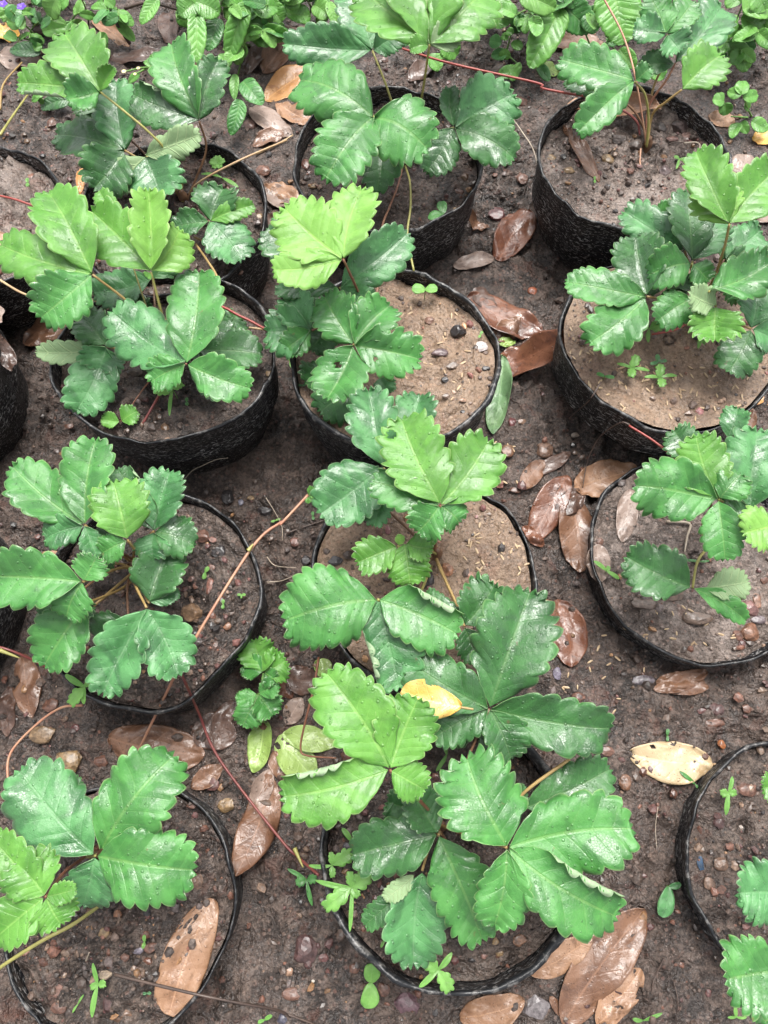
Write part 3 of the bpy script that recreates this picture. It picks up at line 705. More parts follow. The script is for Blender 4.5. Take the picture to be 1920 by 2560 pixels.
{'J':[-.2123,.4377,.1912],'cls':'fresh','sm':'yg','l':[[[-.213,.4382,.1921],[-.2708,.4989,.198],[-.03,-.12,.99],.0472,[.55,-.01,.1,.2,6],[13,23],[-7,3]],[[-.212,.4385,.1925],[-.2136,.5042,.218],[.14,-.35,.92],.0402,[.6,.02,.08,.22,6],[42,36],[-26,-4],{'cls':'young'}],[[-.2111,.4383,.1923],[-.1865,.4743,.202],[.12,-.33,.94],.0404,[.6,-.03,.07,.17,6],[19,14],[-25,-44],{'cls':'young'}],[[-.213,.4361,.1915],[-.216,.4331,.19],[-0,-.45,.89],.0081,[.55,.01,.09,.19,3],[11,14],[10,9]]],'hairs':320,'stalk':[[-.2154,.3902,.1],[-.209,.4064,.14],[-.21,.4201,.165],[-.2123,.4377,.1912]]},
{'J':[-.2565,.5077,.1592],'cls':'fresh','sm':'yg','l':[[[-.2569,.5083,.1603],[-.2786,.5457,.17],[.09,-.2,.98],.0208,[.55,.01,.07,.19,6],[9,22],[-40,-34],{'cls':'fresh'}]],'thin':1},
{'J':[-.1792,.3564,.1672],'cls':'mid','sm':'rb','l':[[[-.1802,.3568,.168],[-.2514,.41,.168],[-.07,-.1,.99],.0504,[.36,-.03,.14,.24,6],[8,8],[-30,-46],{'cls':'blue'}],[[-.1789,.3574,.1682],[-.1714,.4443,.18],[.13,-.14,.98],.0487,[.48,.06,.11,.19,6],[8,25],[-31,-7],{'cls':'mid'}],[[-.1776,.3554,.1679],[-.1215,.3347,.162],[.02,-.21,.98],.0377,[.48,.06,.17,.18,6],[22,6],[-10,8],{'cls':'mid'}],[[-.1803,.3555,.1676],[-.2127,.3436,.158],[-.14,-.35,.92],.0306,[.48,0,.17,.25,7],[13,27],[-4,-40],{'cls':'mid'}]]},
{'J':[-.2671,.3948,.1332],'cls':'blue','sm':'yb','l':[[[-.2677,.3955,.1341],[-.2921,.4254,.138],[.04,-.09,.99],.0368,[.4,.03,.17,.18,6],[23,27],[-33,-20],{'cls':'dark'}],[[-.2683,.3943,.1339],[-.3345,.3906,.13],[-.04,-.27,.96],.0205,[.4,-.02,.1,.24,6],[20,30],[-17,-28],{'cls':'pale'}],[[-.2674,.393,.1337],[-.2931,.3322,.12],[.16,-.28,.95],.045,[.36,.03,.18,.17,6],[7,19],[-6,-9]],[[-.2672,.3929,.1336],[-.2731,.3721,.128],[.16,-.3,.94],.0426,[.36,-0,.17,.22,6],[18,24],[6,11]]]},
{'J':[-.231,.4726,.1292],'cls':'dark','sm':'br','l':[[[-.2322,.4718,.1299],[-.2888,.4601,.126],[0,-.32,.95],.038,[.36,.04,.2,.22,7],[21,7],[-30,-43],{'cls':'blue'}],[[-.2297,.4732,.1302],[-.2001,.5065,.136],[.14,-.29,.95],.0266,[.4,.04,.14,.22,7],[11,5],[-15,-19]]]},
{'J':[-.1811,.396,.1232],'cls':'dark','sm':'br','l':[[[-.1794,.3954,.1239],[-.1205,.3922,.12],[.05,-.25,.97],.0424,[.4,.1,.16,.18,6],[4,28],[-6,7]],[[-.18,.3967,.1242],[-.1549,.4305,.13],[.12,-.25,.96],.0329,[.4,-.01,.1,.19,6],[7,29],[2,-30]],[[-.1804,.3941,.1238],[-.1603,.3458,.116],[.07,-.13,.99],.0258,[.4,.03,.12,.23,6],[30,35],[-7,-32]]]},
{'J':[-.2547,.3273,.1072],'cls':'fresh','sm':'rb','l':[[[-.2559,.327,.1082],[-.2718,.3285,.11],[.09,-.2,.97],.0154,[.55,.02,.11,.17,6],[18,20],[-45,-1]],[[-.2531,.3276,.1083],[-.2386,.3357,.112],[-.05,-.34,.94],.0188,[.55,.09,.11,.23,6],[10,21],[2,-8]]],'thin':1},
{'J':[-.2546,.4279,.1172],'cls':'dark','sm':'br','l':[[[-.2557,.4279,.118],[-.2786,.4351,.118],[-.06,-.2,.98],.0318,[.4,.03,.26,.17,7],[26,30],[-30,-41]],[[-.2538,.4289,.1182],[-.2458,.4559,.122],[.18,-.19,.97],.0336,[.4,-.01,.26,.24,7],[26,30],[-48,-47]]]},
{'J':[-.1642,.4162,.1112],'cls':'dark','sm':'br','l':[[[-.1632,.4169,.1123],[-.1475,.439,.118],[.08,-.3,.95],.0336,[.4,.02,.26,.22,6],[26,30],[-42,-37]],[[-.1631,.4146,.1118],[-.1431,.3896,.108],[.01,-.14,.99],.0317,[.4,.06,.26,.25,6],[26,30],[-16,-39]]]}],'runners':[{'p':[[-.2146,.3872,.102],[-.2175,.3617,.108],[-.225,.3407,.11],[-.2336,.3255,.106]],'m':'dred','r':.0013,'label':'dark red petiole over the near rim'},
{'p':[[-.402,.49,.11],[-.3561,.4625,.115],[-.3052,.4605,.118],[-.2709,.449,.11]],'m':'tan','r':.0012,'label':'tan runner entering from the left edge'},
{'p':[[-.3208,.4448,.112],[-.313,.4425,.114],[-.2763,.4418,.112],[-.1754,.4331,.112],[-.1208,.4263,.112]],'m':'tan','r':.0012,'label':'tan runner lying over the pot'},
{'p':[[-.1988,.5352,.102],[-.1815,.5048,.115],[-.1683,.479,.12],[-.1663,.4507,.112]],'m':'yb','r':.0012,'label':'thin yellow-brown stalk bent over the far rim'},
{'p':[[-.1996,.4131,.11],[-.1717,.4442,.125],[-.1409,.4327,.125],[-.1112,.4188,.118]],'m':'red','r':.0014,'label':'red runner crossing to the next pot'},
{'p':[[-.4239,.6009,.1],[-.3969,.5909,.104],[-.372,.5832,.1]],'m':'red','r':.0012}],'seed':4},
{'crown':[-.0067,.4555,.092],'label':'strawberry plant with a glowing yellow-green leaf above hole-eaten leaves','leaves':[{'J':[-.0363,.4381,.2092],'cls':'young','sm':'rb','l':[[[-.0373,.4386,.2101],[-.0887,.4861,.216],[-.08,-.21,.97],.0555,[.6,.03,.09,.23,7],[6,8],[9,-20]],[[-.0377,.4373,.21],[-.0975,.427,.21],[.05,-.31,.95],.0338,[.6,-.02,.12,.17,7],[10,6],[2,-23]],[[-.0359,.439,.2103],[-.0203,.5032,.222],[.05,-.19,.98],.0404,[.6,.01,.09,.23,6],[12,18],[-37,3]]],'hairs':220,'stalk':[[-.0084,.4537,.098],[-.02,.4455,.12],[-.0254,.44,.16],[-.0363,.4381,.2092]]},
{'J':[-.0424,.4438,.1572],'cls':'blue','sm':'yg','l':[[[-.0412,.4442,.1582],[.0222,.4979,.168],[.07,-.26,.96],.045,[.36,.03,.13,.18,6],[30,25],[8,-46],{'cls':'blue'}],[[-.041,.4428,.1577],[-.0127,.4341,.152],[.09,-.31,.94],.0355,[.36,.06,.2,.19,6],[20,5],[-39,-44]],[[-.0439,.4433,.1579],[-.1035,.4445,.152],[-.1,-.29,.95],.0237,[.4,-0,.17,.18,7],[19,19],[-16,-44],{'cls':'dark'}],[[-.0747,.4755,.158],[-.112,.5069,.164],[-.04,-.23,.97],.0403,[.4,-.03,.13,.2,6],[23,10],[-25,-30],{'cls':'dark'}]]},
{'J':[-.0688,.4063,.1432],'cls':'blue','sm':'rb','l':[[[-.0702,.4059,.1439],[-.1115,.4064,.14],[-.09,-.27,.96],.0458,[.36,.05,.2,.21,6],[21,26],[-21,0]],[[-.0696,.407,.1441],[-.094,.4387,.148],[-.04,-.15,.99],.0357,[.36,.06,.15,.19,6],[21,30],[-27,-12]],[[-.0699,.405,.1437],[-.0948,.3865,.138],[0,-.3,.95],.0254,[.48,.09,.14,.25,6],[5,29],[-11,5],{'cls':'mid'}]]},
{'J':[-.0285,.382,.1572],'cls':'blue','sm':'yb','l':[[[-.0292,.3829,.1581],[-.0554,.4294,.162],[-.06,-.12,.99],.0415,[.48,.06,.2,.24,7],[13,27],[-45,-2],{'cls':'mid'}],[[-.0275,.3827,.1581],[.005,.4211,.162],[.09,-.18,.98],.0447,[.48,.03,.1,.18,6],[30,34],[-11,-14],{'cls':'mid'}],[[-.029,.3802,.1578],[-.0517,.3314,.15],[.06,-.18,.98],.0483,[.48,.02,.11,.22,6],[35,21],[-25,-50],{'cls':'mid','holes':[[.08,.42,.055]],'nr':11}],[[-.027,.3813,.1579],[.0316,.3694,.154],[.01,-.26,.97],.0477,[.48,.06,.16,.23,6],[33,24],[-25,-43],{'cls':'mid','holes':[[.16,.36,.035],[-.33,.45,.11]],'nr':11}]]},
{'J':[-.0261,.3656,.1112],'cls':'dark','sm':'br','l':[[[-.0273,.3642,.1118],[-.0613,.339,.106],[.01,-.24,.97],.0415,[.4,.07,.1,.25,6],[12,7],[-31,1]]]},
{'J':[-.0047,.3716,.1172],'cls':'blue','sm':'yb','l':[[[-.0039,.3698,.1178],[.0052,.3539,.116],[-.05,-.15,.99],.0206,[.36,.04,.19,.24,7],[24,29],[-36,-46]]],'thin':1},
{'J':[-.0565,.43,.1232],'cls':'dark','sm':'br','l':[[[-.0578,.43,.124],[-.0868,.441,.124],[-.09,-.23,.97],.0369,[.4,0,.26,.18,6],[26,30],[-19,-12]],[[-.057,.4281,.1238],[-.0709,.3978,.12],[.09,-.16,.98],.0349,[.4,.05,.26,.19,7],[26,30],[-43,-14]],[[-.0552,.4303,.1243],[-.0397,.4403,.128],[-.02,-.31,.95],.0315,[.4,.09,.26,.21,6],[26,30],[-29,-45]]]},
{'J':[-.0566,.3863,.1072],'cls':'dark','sm':'br','l':[[[-.0577,.3849,.1079],[-.0763,.3701,.106],[.08,-.22,.97],.0315,[.4,-0,.26,.24,6],[26,30],[-9,9]],[[-.0557,.3846,.1079],[-.0328,.3472,.104],[-.04,-.13,.99],.0349,[.4,.01,.26,.23,7],[26,30],[-7,-43]]]}],'runners':[],'seed':5},
{'crown':[.3178,.4532,.086],'label':'bushy strawberry plant with glossy leaves in the brimful brown soil pot','leaves':[{'J':[.3099,.4717,.2142],'cls':'young','sm':'yb','l':[[[.309,.4724,.2152],[.2841,.5401,.227],[-.22,-.25,.94],.0376,[.55,.06,.12,.25,7],[22,22],[2,1],{'cls':'fresh'}],[[.309,.4724,.2149],[.2948,.5156,.213],[-.3,-.05,.95],.041,[.6,-.01,.12,.25,6],[20,12],[-37,-29],{'cls':'young'}],[[.3105,.4721,.2152],[.3582,.5257,.223],[-.03,-.12,.99],.0464,[.55,-.01,.05,.2,6],[23,9],[13,12],{'cls':'fresh'}]],'hairs':200,'stalk':[[.3137,.4465,.1],[.3227,.4632,.14],[.3168,.4688,.185],[.3099,.4717,.2142]]},
{'J':[.2972,.4947,.1452],'cls':'dark','sm':'yb','l':[[[.2957,.495,.1461],[.241,.5371,.15],[-.17,-.31,.94],.0405,[.36,.03,.13,.23,6],[28,27],[-31,-43],{'cls':'blue'}],[[.2737,.5342,.146],[.291,.5405,.152],[-.2,-.33,.92],.0213,[.48,.07,.16,.19,6],[16,13],[-18,-5],{'cls':'mid'}]]},
{'J':[.3005,.4785,.1512],'cls':'dark','sm':'yg','l':[[[.3002,.4794,.1523],[.2995,.5481,.166],[-.18,-.19,.96],.0417,[.4,.1,.12,.23,6],[34,6],[-22,-36]],[[.3009,.4792,.1522],[.3268,.5235,.158],[-.07,-.09,.99],.0365,[.36,.04,.14,.24,6],[13,7],[-19,13],{'cls':'blue'}]]},
{'J':[.3401,.4921,.1352],'cls':'dark','sm':'br','l':[[[.3409,.4925,.1361],[.378,.5227,.14],[0,-.13,.99],.0391,[.36,-.01,.19,.17,7],[18,8],[-45,2],{'cls':'blue'}],[[.3412,.4916,.1358],[.3686,.4924,.132],[.14,-.3,.94],.0266,[.4,-0,.21,.21,6],[19,16],[-17,-47]]]},
{'J':[.2545,.4424,.1452],'cls':'mid','sm':'yb','l':[[[.254,.4434,.1462],[.2462,.5028,.154],[-.18,-.15,.97],.0501,[.4,.03,.09,.18,7],[21,35],[-12,4],{'cls':'dark'}],[[.2528,.4422,.146],[.1776,.4581,.146],[-.06,-.3,.95],.0352,[.48,.05,.09,.17,7],[18,6],[8,-9],{'cls':'mid'}],[[.2531,.441,.1457],[.1986,.398,.134],[-.05,-.2,.98],.0445,[.48,.02,.21,.23,6],[12,4],[3,9],{'cls':'mid'}]]},
{'J':[.2944,.4669,.1632],'cls':'mid','sm':'yg','l':[[[.2926,.4661,.1638],[.2543,.4583,.158],[-.09,-.28,.96],.0399,[.48,.1,.12,.2,6],[9,29],[-23,12],{'cls':'mid'}],[[.2951,.4653,.1637],[.3101,.4512,.16],[-.11,-.36,.92],.0271,[.48,.07,.18,.18,7],[8,16],[-50,-9],{'cls':'mid'}]]},
{'J':[.303,.4306,.1712],'cls':'mid','sm':'yg','l':[[[.304,.4307,.1721],[.3652,.4605,.176],[.02,-.17,.98],.0414,[.48,-.03,.19,.25,7],[16,33],[7,-37],{'cls':'mid'}]]},
{'J':[.2971,.4379,.1492],'cls':'mid','sm':'yg','l':[[[.2955,.4366,.1497],[.2631,.4173,.142],[-.1,-.22,.97],.0349,[.48,.05,.09,.23,6],[19,19],[-45,-27],{'cls':'mid'}]],'thin':1},
{'J':[.314,.4242,.1572],'cls':'mid','sm':'yg','l':[[[.3136,.4223,.1576],[.3118,.3922,.15],[-.2,-.23,.95],.0451,[.55,-.01,.09,.25,7],[30,26],[-26,0],{'cls':'fresh'}],[[.3123,.424,.1586],[.2852,.4287,.17],[.3,-.4,.87],.025,[.4,.04,.14,.24,7],[20,20],[-31,8],{'cls':'pale'}]]},
{'J':[.3576,.4152,.1312],'cls':'dark','sm':'yb','l':[[[.3565,.4134,.1317],[.3343,.3736,.122],[-.16,-.15,.98],.0421,[.4,0,.17,.17,6],[8,5],[-49,-25]],[[.3575,.4161,.1323],[.3648,.4564,.14],[-.2,-.15,.97],.0363,[.36,.07,.1,.21,6],[29,17],[-18,-11],{'cls':'blue'}],[[.3585,.414,.1318],[.3834,.4025,.128],[-.02,-.35,.94],.0362,[.36,.03,.1,.18,6],[26,32],[0,-14],{'cls':'blue'}]]},
{'J':[.2831,.4655,.1252],'cls':'dark','sm':'br','l':[[[.2814,.4656,.1262],[.2525,.478,.13],[-.03,-.35,.94],.0372,[.4,.02,.26,.24,7],[26,30],[-13,-12]],[[.2841,.4658,.1262],[.3032,.478,.13],[-.06,-.21,.98],.0337,[.4,.04,.26,.24,6],[26,30],[-21,-3]],[[.2831,.4635,.1258],[.2881,.4403,.122],[-.19,-.2,.96],.03,[.4,-.02,.26,.22,7],[26,30],[-24,-21]]]},
{'J':[.3485,.4799,.1272],'cls':'mid','sm':'br','l':[[[.3496,.4794,.128],[.3786,.4794,.128],[0,-.29,.96],.0356,[.48,-.01,.26,.19,6],[26,30],[-44,-28]],[[.3487,.4807,.1283],[.3591,.503,.134],[-.16,-.17,.97],.0338,[.48,-.03,.26,.18,6],[26,30],[-42,-34]],[[.3483,.4779,.1278],[.3525,.4507,.124],[-.23,-.17,.96],.0337,[.48,.08,.26,.22,7],[26,30],[6,9]]]},
{'J':[.2937,.5166,.1212],'cls':'dark','sm':'br','l':[[[.292,.5167,.122],[.2637,.5305,.122],[-.15,-.31,.94],.0364,[.4,.05,.26,.22,6],[26,30],[-21,-6]],[[.2935,.5175,.1222],[.2952,.544,.126],[-.16,-.13,.98],.0346,[.4,.05,.26,.25,6],[26,30],[-4,-11]],[[.292,.5154,.1217],[.2729,.5067,.118],[-.07,-.26,.96],.0309,[.4,.06,.26,.21,7],[26,30],[-12,-47]]]}],'runners':[{'p':[[.3114,.44,.104],[.2923,.429,.106],[.2712,.4266,.102]],'m':'red','r':.0011}],'seed':6},
{'crown':[-.2394,.1943,.062],'label':'strawberry plant with broad pale green leaves spreading left of a pink runner','leaves':[{'J':[-.2533,.2035,.1672],'cls':'mid','sm':'yb','l':[[[-.2542,.2042,.1681],[-.3181,.2533,.172],[.04,-.03,1],.0416,[.48,-.01,.18,.19,6],[27,6],[-9,4],{'cls':'mid'}],[[-.2529,.2047,.1682],[-.2489,.2759,.178],[.18,-.14,.97],.0424,[.48,.03,.14,.22,6],[14,32],[-29,-8],{'cls':'mid'}],[[-.2544,.2028,.1677],[-.2873,.1933,.16],[-.15,-.25,.96],.0271,[.36,.1,.17,.21,7],[14,24],[-21,-40],{'cls':'blue'}],[[-.2525,.2019,.1677],[-.2424,.1771,.162],[.18,-.15,.97],.0187,[.36,.06,.14,.22,6],[20,30],[-41,-19],{'cls':'blue'}]]},
{'J':[-.2158,.1901,.1672],'cls':'fresh','sm':'yb','l':[[[-.2159,.1913,.1684],[-.228,.2364,.18],[.17,-.2,.96],.0448,[.9,.09,.09,.22,6],[17,12],[-18,-16],{'cls':'fresh'}],[[-.2169,.1892,.1678],[-.2377,.1795,.164],[-.06,-.25,.97],.0223,[.48,.08,.15,.21,7],[14,24],[-37,-23],{'cls':'mid'}]],'hairs':160,'stalk':[[-.233,.1913,.08],[-.221,.1897,.11],[-.2158,.1901,.1672]]},
{'J':[-.2027,.2064,.1392],'cls':'dark','sm':'yb','l':[[[-.2021,.2076,.1402],[-.1911,.2588,.148],[.13,-.18,.97],.0424,[.36,.01,.1,.22,7],[25,35],[-43,-1],{'cls':'blue'}],[[-.201,.2057,.1398],[-.1684,.1956,.134],[.13,-.14,.98],.0351,[.4,.01,.18,.18,6],[10,29],[-15,-39],{'cls':'dark'}],[[-.2025,.2047,.1396],[-.2031,.184,.134],[.14,-.26,.95],.0296,[.36,.1,.14,.18,6],[32,14],[-31,-28],{'cls':'blue'}],[[-.2032,.2074,.1401],[-.2379,.262,.146],[.08,-.05,1],.0322,[.4,.04,.05,.2,6],[10,4],[-12,185],{'cexp':[2,3],'cls':'dark'}]]},
{'J':[-.2458,.1524,.1752],'cls':'mid','sm':'yb','l':[[[-.2469,.1523,.176],[-.3198,.1564,.178],[.02,-.1,.99],.0498,[.48,.06,.13,.2,6],[17,34],[-15,-8],{'cls':'mid'}],[[-.2447,.1535,.1764],[-.2348,.1709,.182],[.06,-.34,.94],.026,[.48,.04,.1,.25,7],[10,24],[-1,-43],{'cls':'mid'}],[[-.2461,.1509,.1755],[-.2592,.1254,.166],[.06,-.37,.93],.0311,[.48,.08,.09,.24,6],[16,8],[-30,-21],{'cls':'mid'}]],'stalk':[[-.2351,.188,.08],[-.2372,.1777,.12],[-.2458,.1524,.1752]]},
{'J':[-.2526,.141,.1452],'cls':'mid','sm':'yb','l':[[[-.2531,.1396,.1457],[-.2853,.0907,.134],[.07,-.27,.96],.0464,[.48,.08,.15,.18,6],[16,24],[9,-29],{'cls':'mid'}]],'stalk':[[-.2341,.1782,.08],[-.2419,.1623,.1],[-.2526,.141,.1452]]},
{'J':[-.2061,.1461,.1212],'cls':'dark','sm':'yb','l':[[[-.2055,.1473,.1222],[-.1935,.1918,.128],[.13,-.16,.98],.043,[.4,.07,.17,.19,6],[31,25],[-30,-15],{'cls':'dark'}],[[-.2045,.1465,.1219],[-.1813,.1562,.12],[.13,-.11,.99],.0156,[.36,.05,.11,.19,7],[28,12],[-20,-1],{'cls':'blue'}]]},
{'J':[-.201,.1371,.1452],'cls':'blue','sm':'yb','l':[[[-.2014,.1356,.1457],[-.2339,.0687,.132],[.08,-.24,.97],.0432,[.36,0,.17,.23,6],[34,29],[-22,-35],{'cls':'blue'}],[[-.2,.1356,.1457],[-.1726,.083,.134],[.16,-.13,.98],.0447,[.36,-.02,.16,.19,6],[24,31],[-40,-5],{'cls':'blue'}]]},
{'J':[-.2486,.1967,.1192],'cls':'dark','sm':'br','l':[[[-.2498,.1967,.12],[-.27,.1996,.12],[-.02,-.11,.99],.0271,[.4,-.03,.26,.21,6],[26,30],[-14,-37]],[[-.2483,.1979,.1205],[-.2483,.2137,.126],[.17,-.33,.93],.0239,[.4,-.02,.26,.21,6],[26,30],[-11,-11]],[[-.2491,.1952,.1197],[-.2598,.1787,.116],[.08,-.27,.96],.0255,[.4,.07,.26,.17,6],[26,30],[-42,-8]]]},
{'J':[-.2765,.146,.1252],'cls':'dark','sm':'br','l':[[[-.2774,.145,.1258],[-.2979,.1317,.122],[-.02,-.24,.97],.0294,[.4,.08,.26,.2,7],[26,30],[-8,-23]],[[-.275,.1449,.1257],[-.2582,.1317,.122],[.16,-.08,.98],.0263,[.4,-.03,.26,.22,7],[26,30],[-6,1]]]},
{'J':[-.2277,.1345,.1072],'cls':'dark','sm':'br','l':[[[-.2288,.1337,.1078],[-.257,.1185,.104],[-.03,-.19,.98],.0315,[.4,.04,.26,.18,6],[26,30],[4,-47]],[[-.227,.133,.1077],[-.2206,.114,.104],[.17,-.14,.98],.0283,[.4,.02,.26,.2,6],[26,30],[-18,-7]]]}],'runners':[{'p':[[-.0707,.2512,.11],[-.095,.2237,.108],[-.0966,.2252,.105],[-.122,.201,.104],[-.171,.111,.104],[-.2041,.0668,.06],[-.2365,.0236,.012]],'m':'pink','r':.0013,'label':'long pale pink runner leaning across the pot','nodes':[[[-.1246,.198,.106],[-.1202,.2042,.107]]],'l':[[[-.0703,.2504,.1129],[-.0646,.2549,.118],[-.32,-.5,.8],.0082,[.55,-.02,.12,.2,3],[13,20],[-37,-35]],[[-.0697,.2496,.1123],[-.0608,.2497,.114],[-.18,-.18,.97],.0074,[.55,.06,.06,.19,3],[10,9],[-2,-22]],[[-.0707,.2483,.1116],[-.0689,.2437,.11],[.09,-.28,.95],.0074,[.55,.03,.11,.21,3],[9,20],[-43,-21]]]},
{'p':[[-.183,.0961,.105],[-.1744,.0794,.098],[-.176,.0584,.03],[-.1567,.0173,.016],[-.0961,-.0527,.016],[-.0786,-.068,.02],[-.0577,-.0811,.04]],'m':'dred','r':.0013,'label':'long dark red runner trailing over the ground','nodes':[[[-.0818,-.0605,.022],[-.073,-.0762,.026]]]},
{'p':[[-.3608,.1164,.08],[-.3373,.1094,.075],[-.3116,.0963,.045]],'m':'dred','r':.0012,'nodes':[[[-.3498,.1107,.082],[-.3329,.1044,.078]]]},
{'p':[[-.2804,.0646,.05],[-.3084,.0639,.03],[-.3323,.0496,.022],[-.3538,.0249,.02],[-.3546,.0035,.02],[-.3459,-.0174,.02]],'m':'pink','r':.0012,'label':'bent orange-pink runner on the ground'},
{'p':[[-.2343,.1858,.082],[-.2494,.1607,.1],[-.2649,.1401,.11]],'m':'yb','r':.0014},
{'p':[[-.2343,.1866,.082],[-.2474,.1897,.092],[-.2586,.1817,.098]],'m':'yb','r':.0012}],'seed':7},
{'crown':[.0494,.2018,.076],'label':'strawberry plant with a wide wet dark leaf in the centre pot','leaves':[{'J':[-.0005,.2595,.1572],'cls':'blue','sm':'yb','l':[[[-.0008,.2606,.1582],[-.0137,.3286,.168],[-.01,-.14,.99],.044,[.36,.05,.2,.24,6],[26,24],[-20,-10]],[[-.0017,.2583,.1578],[-.0552,.2203,.148],[-.03,-.21,.98],.0513,[.36,-.02,.13,.18,6],[14,20],[13,-37]],[[-.0007,.2578,.1576],[-.0086,.2107,.144],[-.01,-.28,.96],.0233,[.36,-.02,.11,.24,6],[32,10],[-25,-48]]]},
{'J':[.0217,.2807,.1412],'cls':'blue','sm':'yb','l':[[[.022,.2818,.1422],[.0337,.335,.148],[0,-.11,.99],.0373,[.36,-0,.14,.21,6],[9,35],[7,-6]],[[.0231,.2807,.142],[.0486,.287,.142],[.05,-.18,.98],.0258,[.36,.06,.19,.19,6],[35,13],[-16,-37]]]},
{'J':[.0467,.215,.1852],'cls':'fresh','sm':'rb','l':[[[.0461,.2161,.1861],[.0153,.2887,.194],[-.05,-.13,.99],.052,[.55,.06,.1,.24,7],[10,14],[1,-23],{'cls':'fresh','holes':[[-.17,.88,.05]],'nr':11}],[[.0475,.2159,.1861],[.0877,.2694,.192],[0,-.11,.99],.0444,[.55,-.02,.11,.25,6],[14,10],[-4,5],{'cls':'fresh'}],[[.0452,.2152,.186],[-.009,.2352,.186],[-.06,-.16,.99],.0347,[.48,-.03,.05,.2,6],[10,4],[-12,185],{'cexp':[2,3],'cls':'mid'}],[[.0457,.2137,.1855],[.0283,.1954,.176],[-.18,-.32,.93],.0324,[.48,.09,.18,.24,6],[28,26],[-20,3],{'cls':'mid'}],[[.0478,.2139,.1854],[.0621,.2029,.178],[.2,-.36,.91],.0295,[.48,.07,.15,.23,6],[9,4],[-46,-11],{'cls':'mid'}]]},
{'J':[.012,.1923,.1412],'cls':'fresh','sm':'yg','l':[[[.0106,.1915,.1418],[-.0226,.1787,.138],[-.05,-.16,.99],.0309,[.55,.02,.09,.25,6],[14,22],[12,-24]],[[.0179,.1943,.142],[.023,.1613,.132],[.01,-.29,.96],.0355,[.55,.06,.1,.18,7],[13,11],[-16,-36]],[[.0194,.1943,.142],[.0413,.1892,.144],[-.12,-.12,.99],.0247,[.55,.07,.12,.24,7],[22,19],[-47,-10]],[[.0125,.193,.143],[.0156,.1996,.15],[-.24,-.65,.72],.0077,[.6,.01,.08,.22,7],[9,19],[6,-36],{'cls':'young'}]]},
{'J':[-.005,.1385,.1712],'cls':'mid','sm':'yg','l':[[[-.0065,.138,.172],[-.0789,.1217,.172],[.02,-.1,.99],.0633,[.48,.09,.13,.18,8],[10,8],[-44,-31],{'cls':'mid'}],[[-.0036,.1378,.172],[.0581,.1111,.17],[-.01,-.1,.99],.0503,[.48,.02,.05,.2,6],[4,10],[185,-12],{'cexp':[3,2],'cls':'mid'}],[[-.0046,.1369,.1717],[.0124,.0696,.158],[.03,-.19,.98],.0495,[.36,-.02,.05,.19,6],[10,4],[-12,185],{'cexp':[2,3],'cls':'blue'}]],'stalk':[[.0452,.1918,.076],[.0309,.1571,.1],[.0118,.1346,.135],[-.005,.1385,.1712]]},
{'J':[.0686,.1229,.1352],'cls':'dark','sm':'yb','l':[[[.0694,.124,.1362],[.0943,.1567,.142],[-.07,-.12,.99],.0409,[.4,-.02,.15,.24,6],[19,32],[-16,-17]],[[.0689,.1214,.1357],[.0775,.0951,.13],[-.01,-.21,.98],.0256,[.4,-.01,.14,.24,6],[25,24],[-24,-23]],[[.0674,.1238,.1359],[.0369,.153,.132],[-.13,-.01,.99],.0198,[.4,-.03,.11,.19,7],[29,17],[10,-43]]],'stalk':[[.0489,.1936,.094],[.0505,.1793,.112],[.0631,.143,.13],[.0686,.1229,.1352]]},
{'J':[-.0215,.2538,.1212],'cls':'blue','sm':'br','l':[[[-.022,.2521,.1218],[-.0306,.2254,.118],[.02,-.15,.99],.0325,[.36,-.02,.26,.19,7],[26,30],[8,-46]],[[-.02,.2535,.122],[.0065,.2535,.122],[0,-.18,.98],.031,[.36,.04,.26,.22,6],[26,30],[-31,-6]]]},
{'J':[.0209,.1314,.1212],'cls':'dark','sm':'br','l':[[[.0219,.1302,.1218],[.0413,.1113,.118],[.04,-.15,.99],.0355,[.4,.03,.26,.22,6],[26,30],[4,-39]],[[.0198,.1302,.1218],[.0002,.1113,.118],[-.06,-.14,.99],.0355,[.4,.05,.26,.2,6],[26,30],[9,-28]],[[.0193,.1312,.122],[-.0174,.1298,.122],[0,-.09,1],.0309,[.4,.03,.26,.18,6],[26,30],[-2,-3]]]}],'runners':[{'p':[[.0488,.1925,.095],[.0549,.1699,.112],[.0649,.1381,.125]],'m':'yb','r':.0016}],'seed':8},
{'crown':[.333,.2486,.024],'label':'strawberry plant with upright folded leaves at the right edge over pale soil','leaves':[{'J':[.2847,.225,.1712],'cls':'mid','sm':'yg','l':[[[.2829,.2249,.172],[.2149,.2366,.172],[-.03,-.19,.98],.049,[.48,-.01,.2,.21,6],[4,26],[-30,-38],{'cls':'mid'}],[[.2839,.2261,.1723],[.2674,.2776,.184],[-.17,-.27,.95],.0393,[.55,0,.09,.22,7],[8,10],[2,-8],{'cls':'fresh'}],[[.2844,.2232,.1718],[.2861,.1747,.164],[-.2,-.16,.97],.0336,[.48,.08,.09,.19,6],[30,12],[-28,-28],{'cls':'mid'}],[[.2853,.2257,.1725],[.3017,.2435,.182],[-.28,-.24,.93],.0285,[.48,.1,.18,.19,6],[13,21],[-47,-36],{'cls':'mid'}]]},
{'J':[.2901,.2773,.1292],'cls':'dark','sm':'br','l':[[[.2889,.2782,.1302],[.2692,.3057,.134],[-.15,-.24,.96],.0303,[.4,.06,.1,.24,7],[5,26],[-1,-43]]]},
{'J':[.3214,.3011,.1252],'cls':'dark','sm':'br','l':[[[.3216,.3021,.1263],[.332,.3291,.132],[-.18,-.14,.97],.0249,[.36,.08,.18,.19,6],[8,36],[-3,9],{'cls':'blue'}]]},
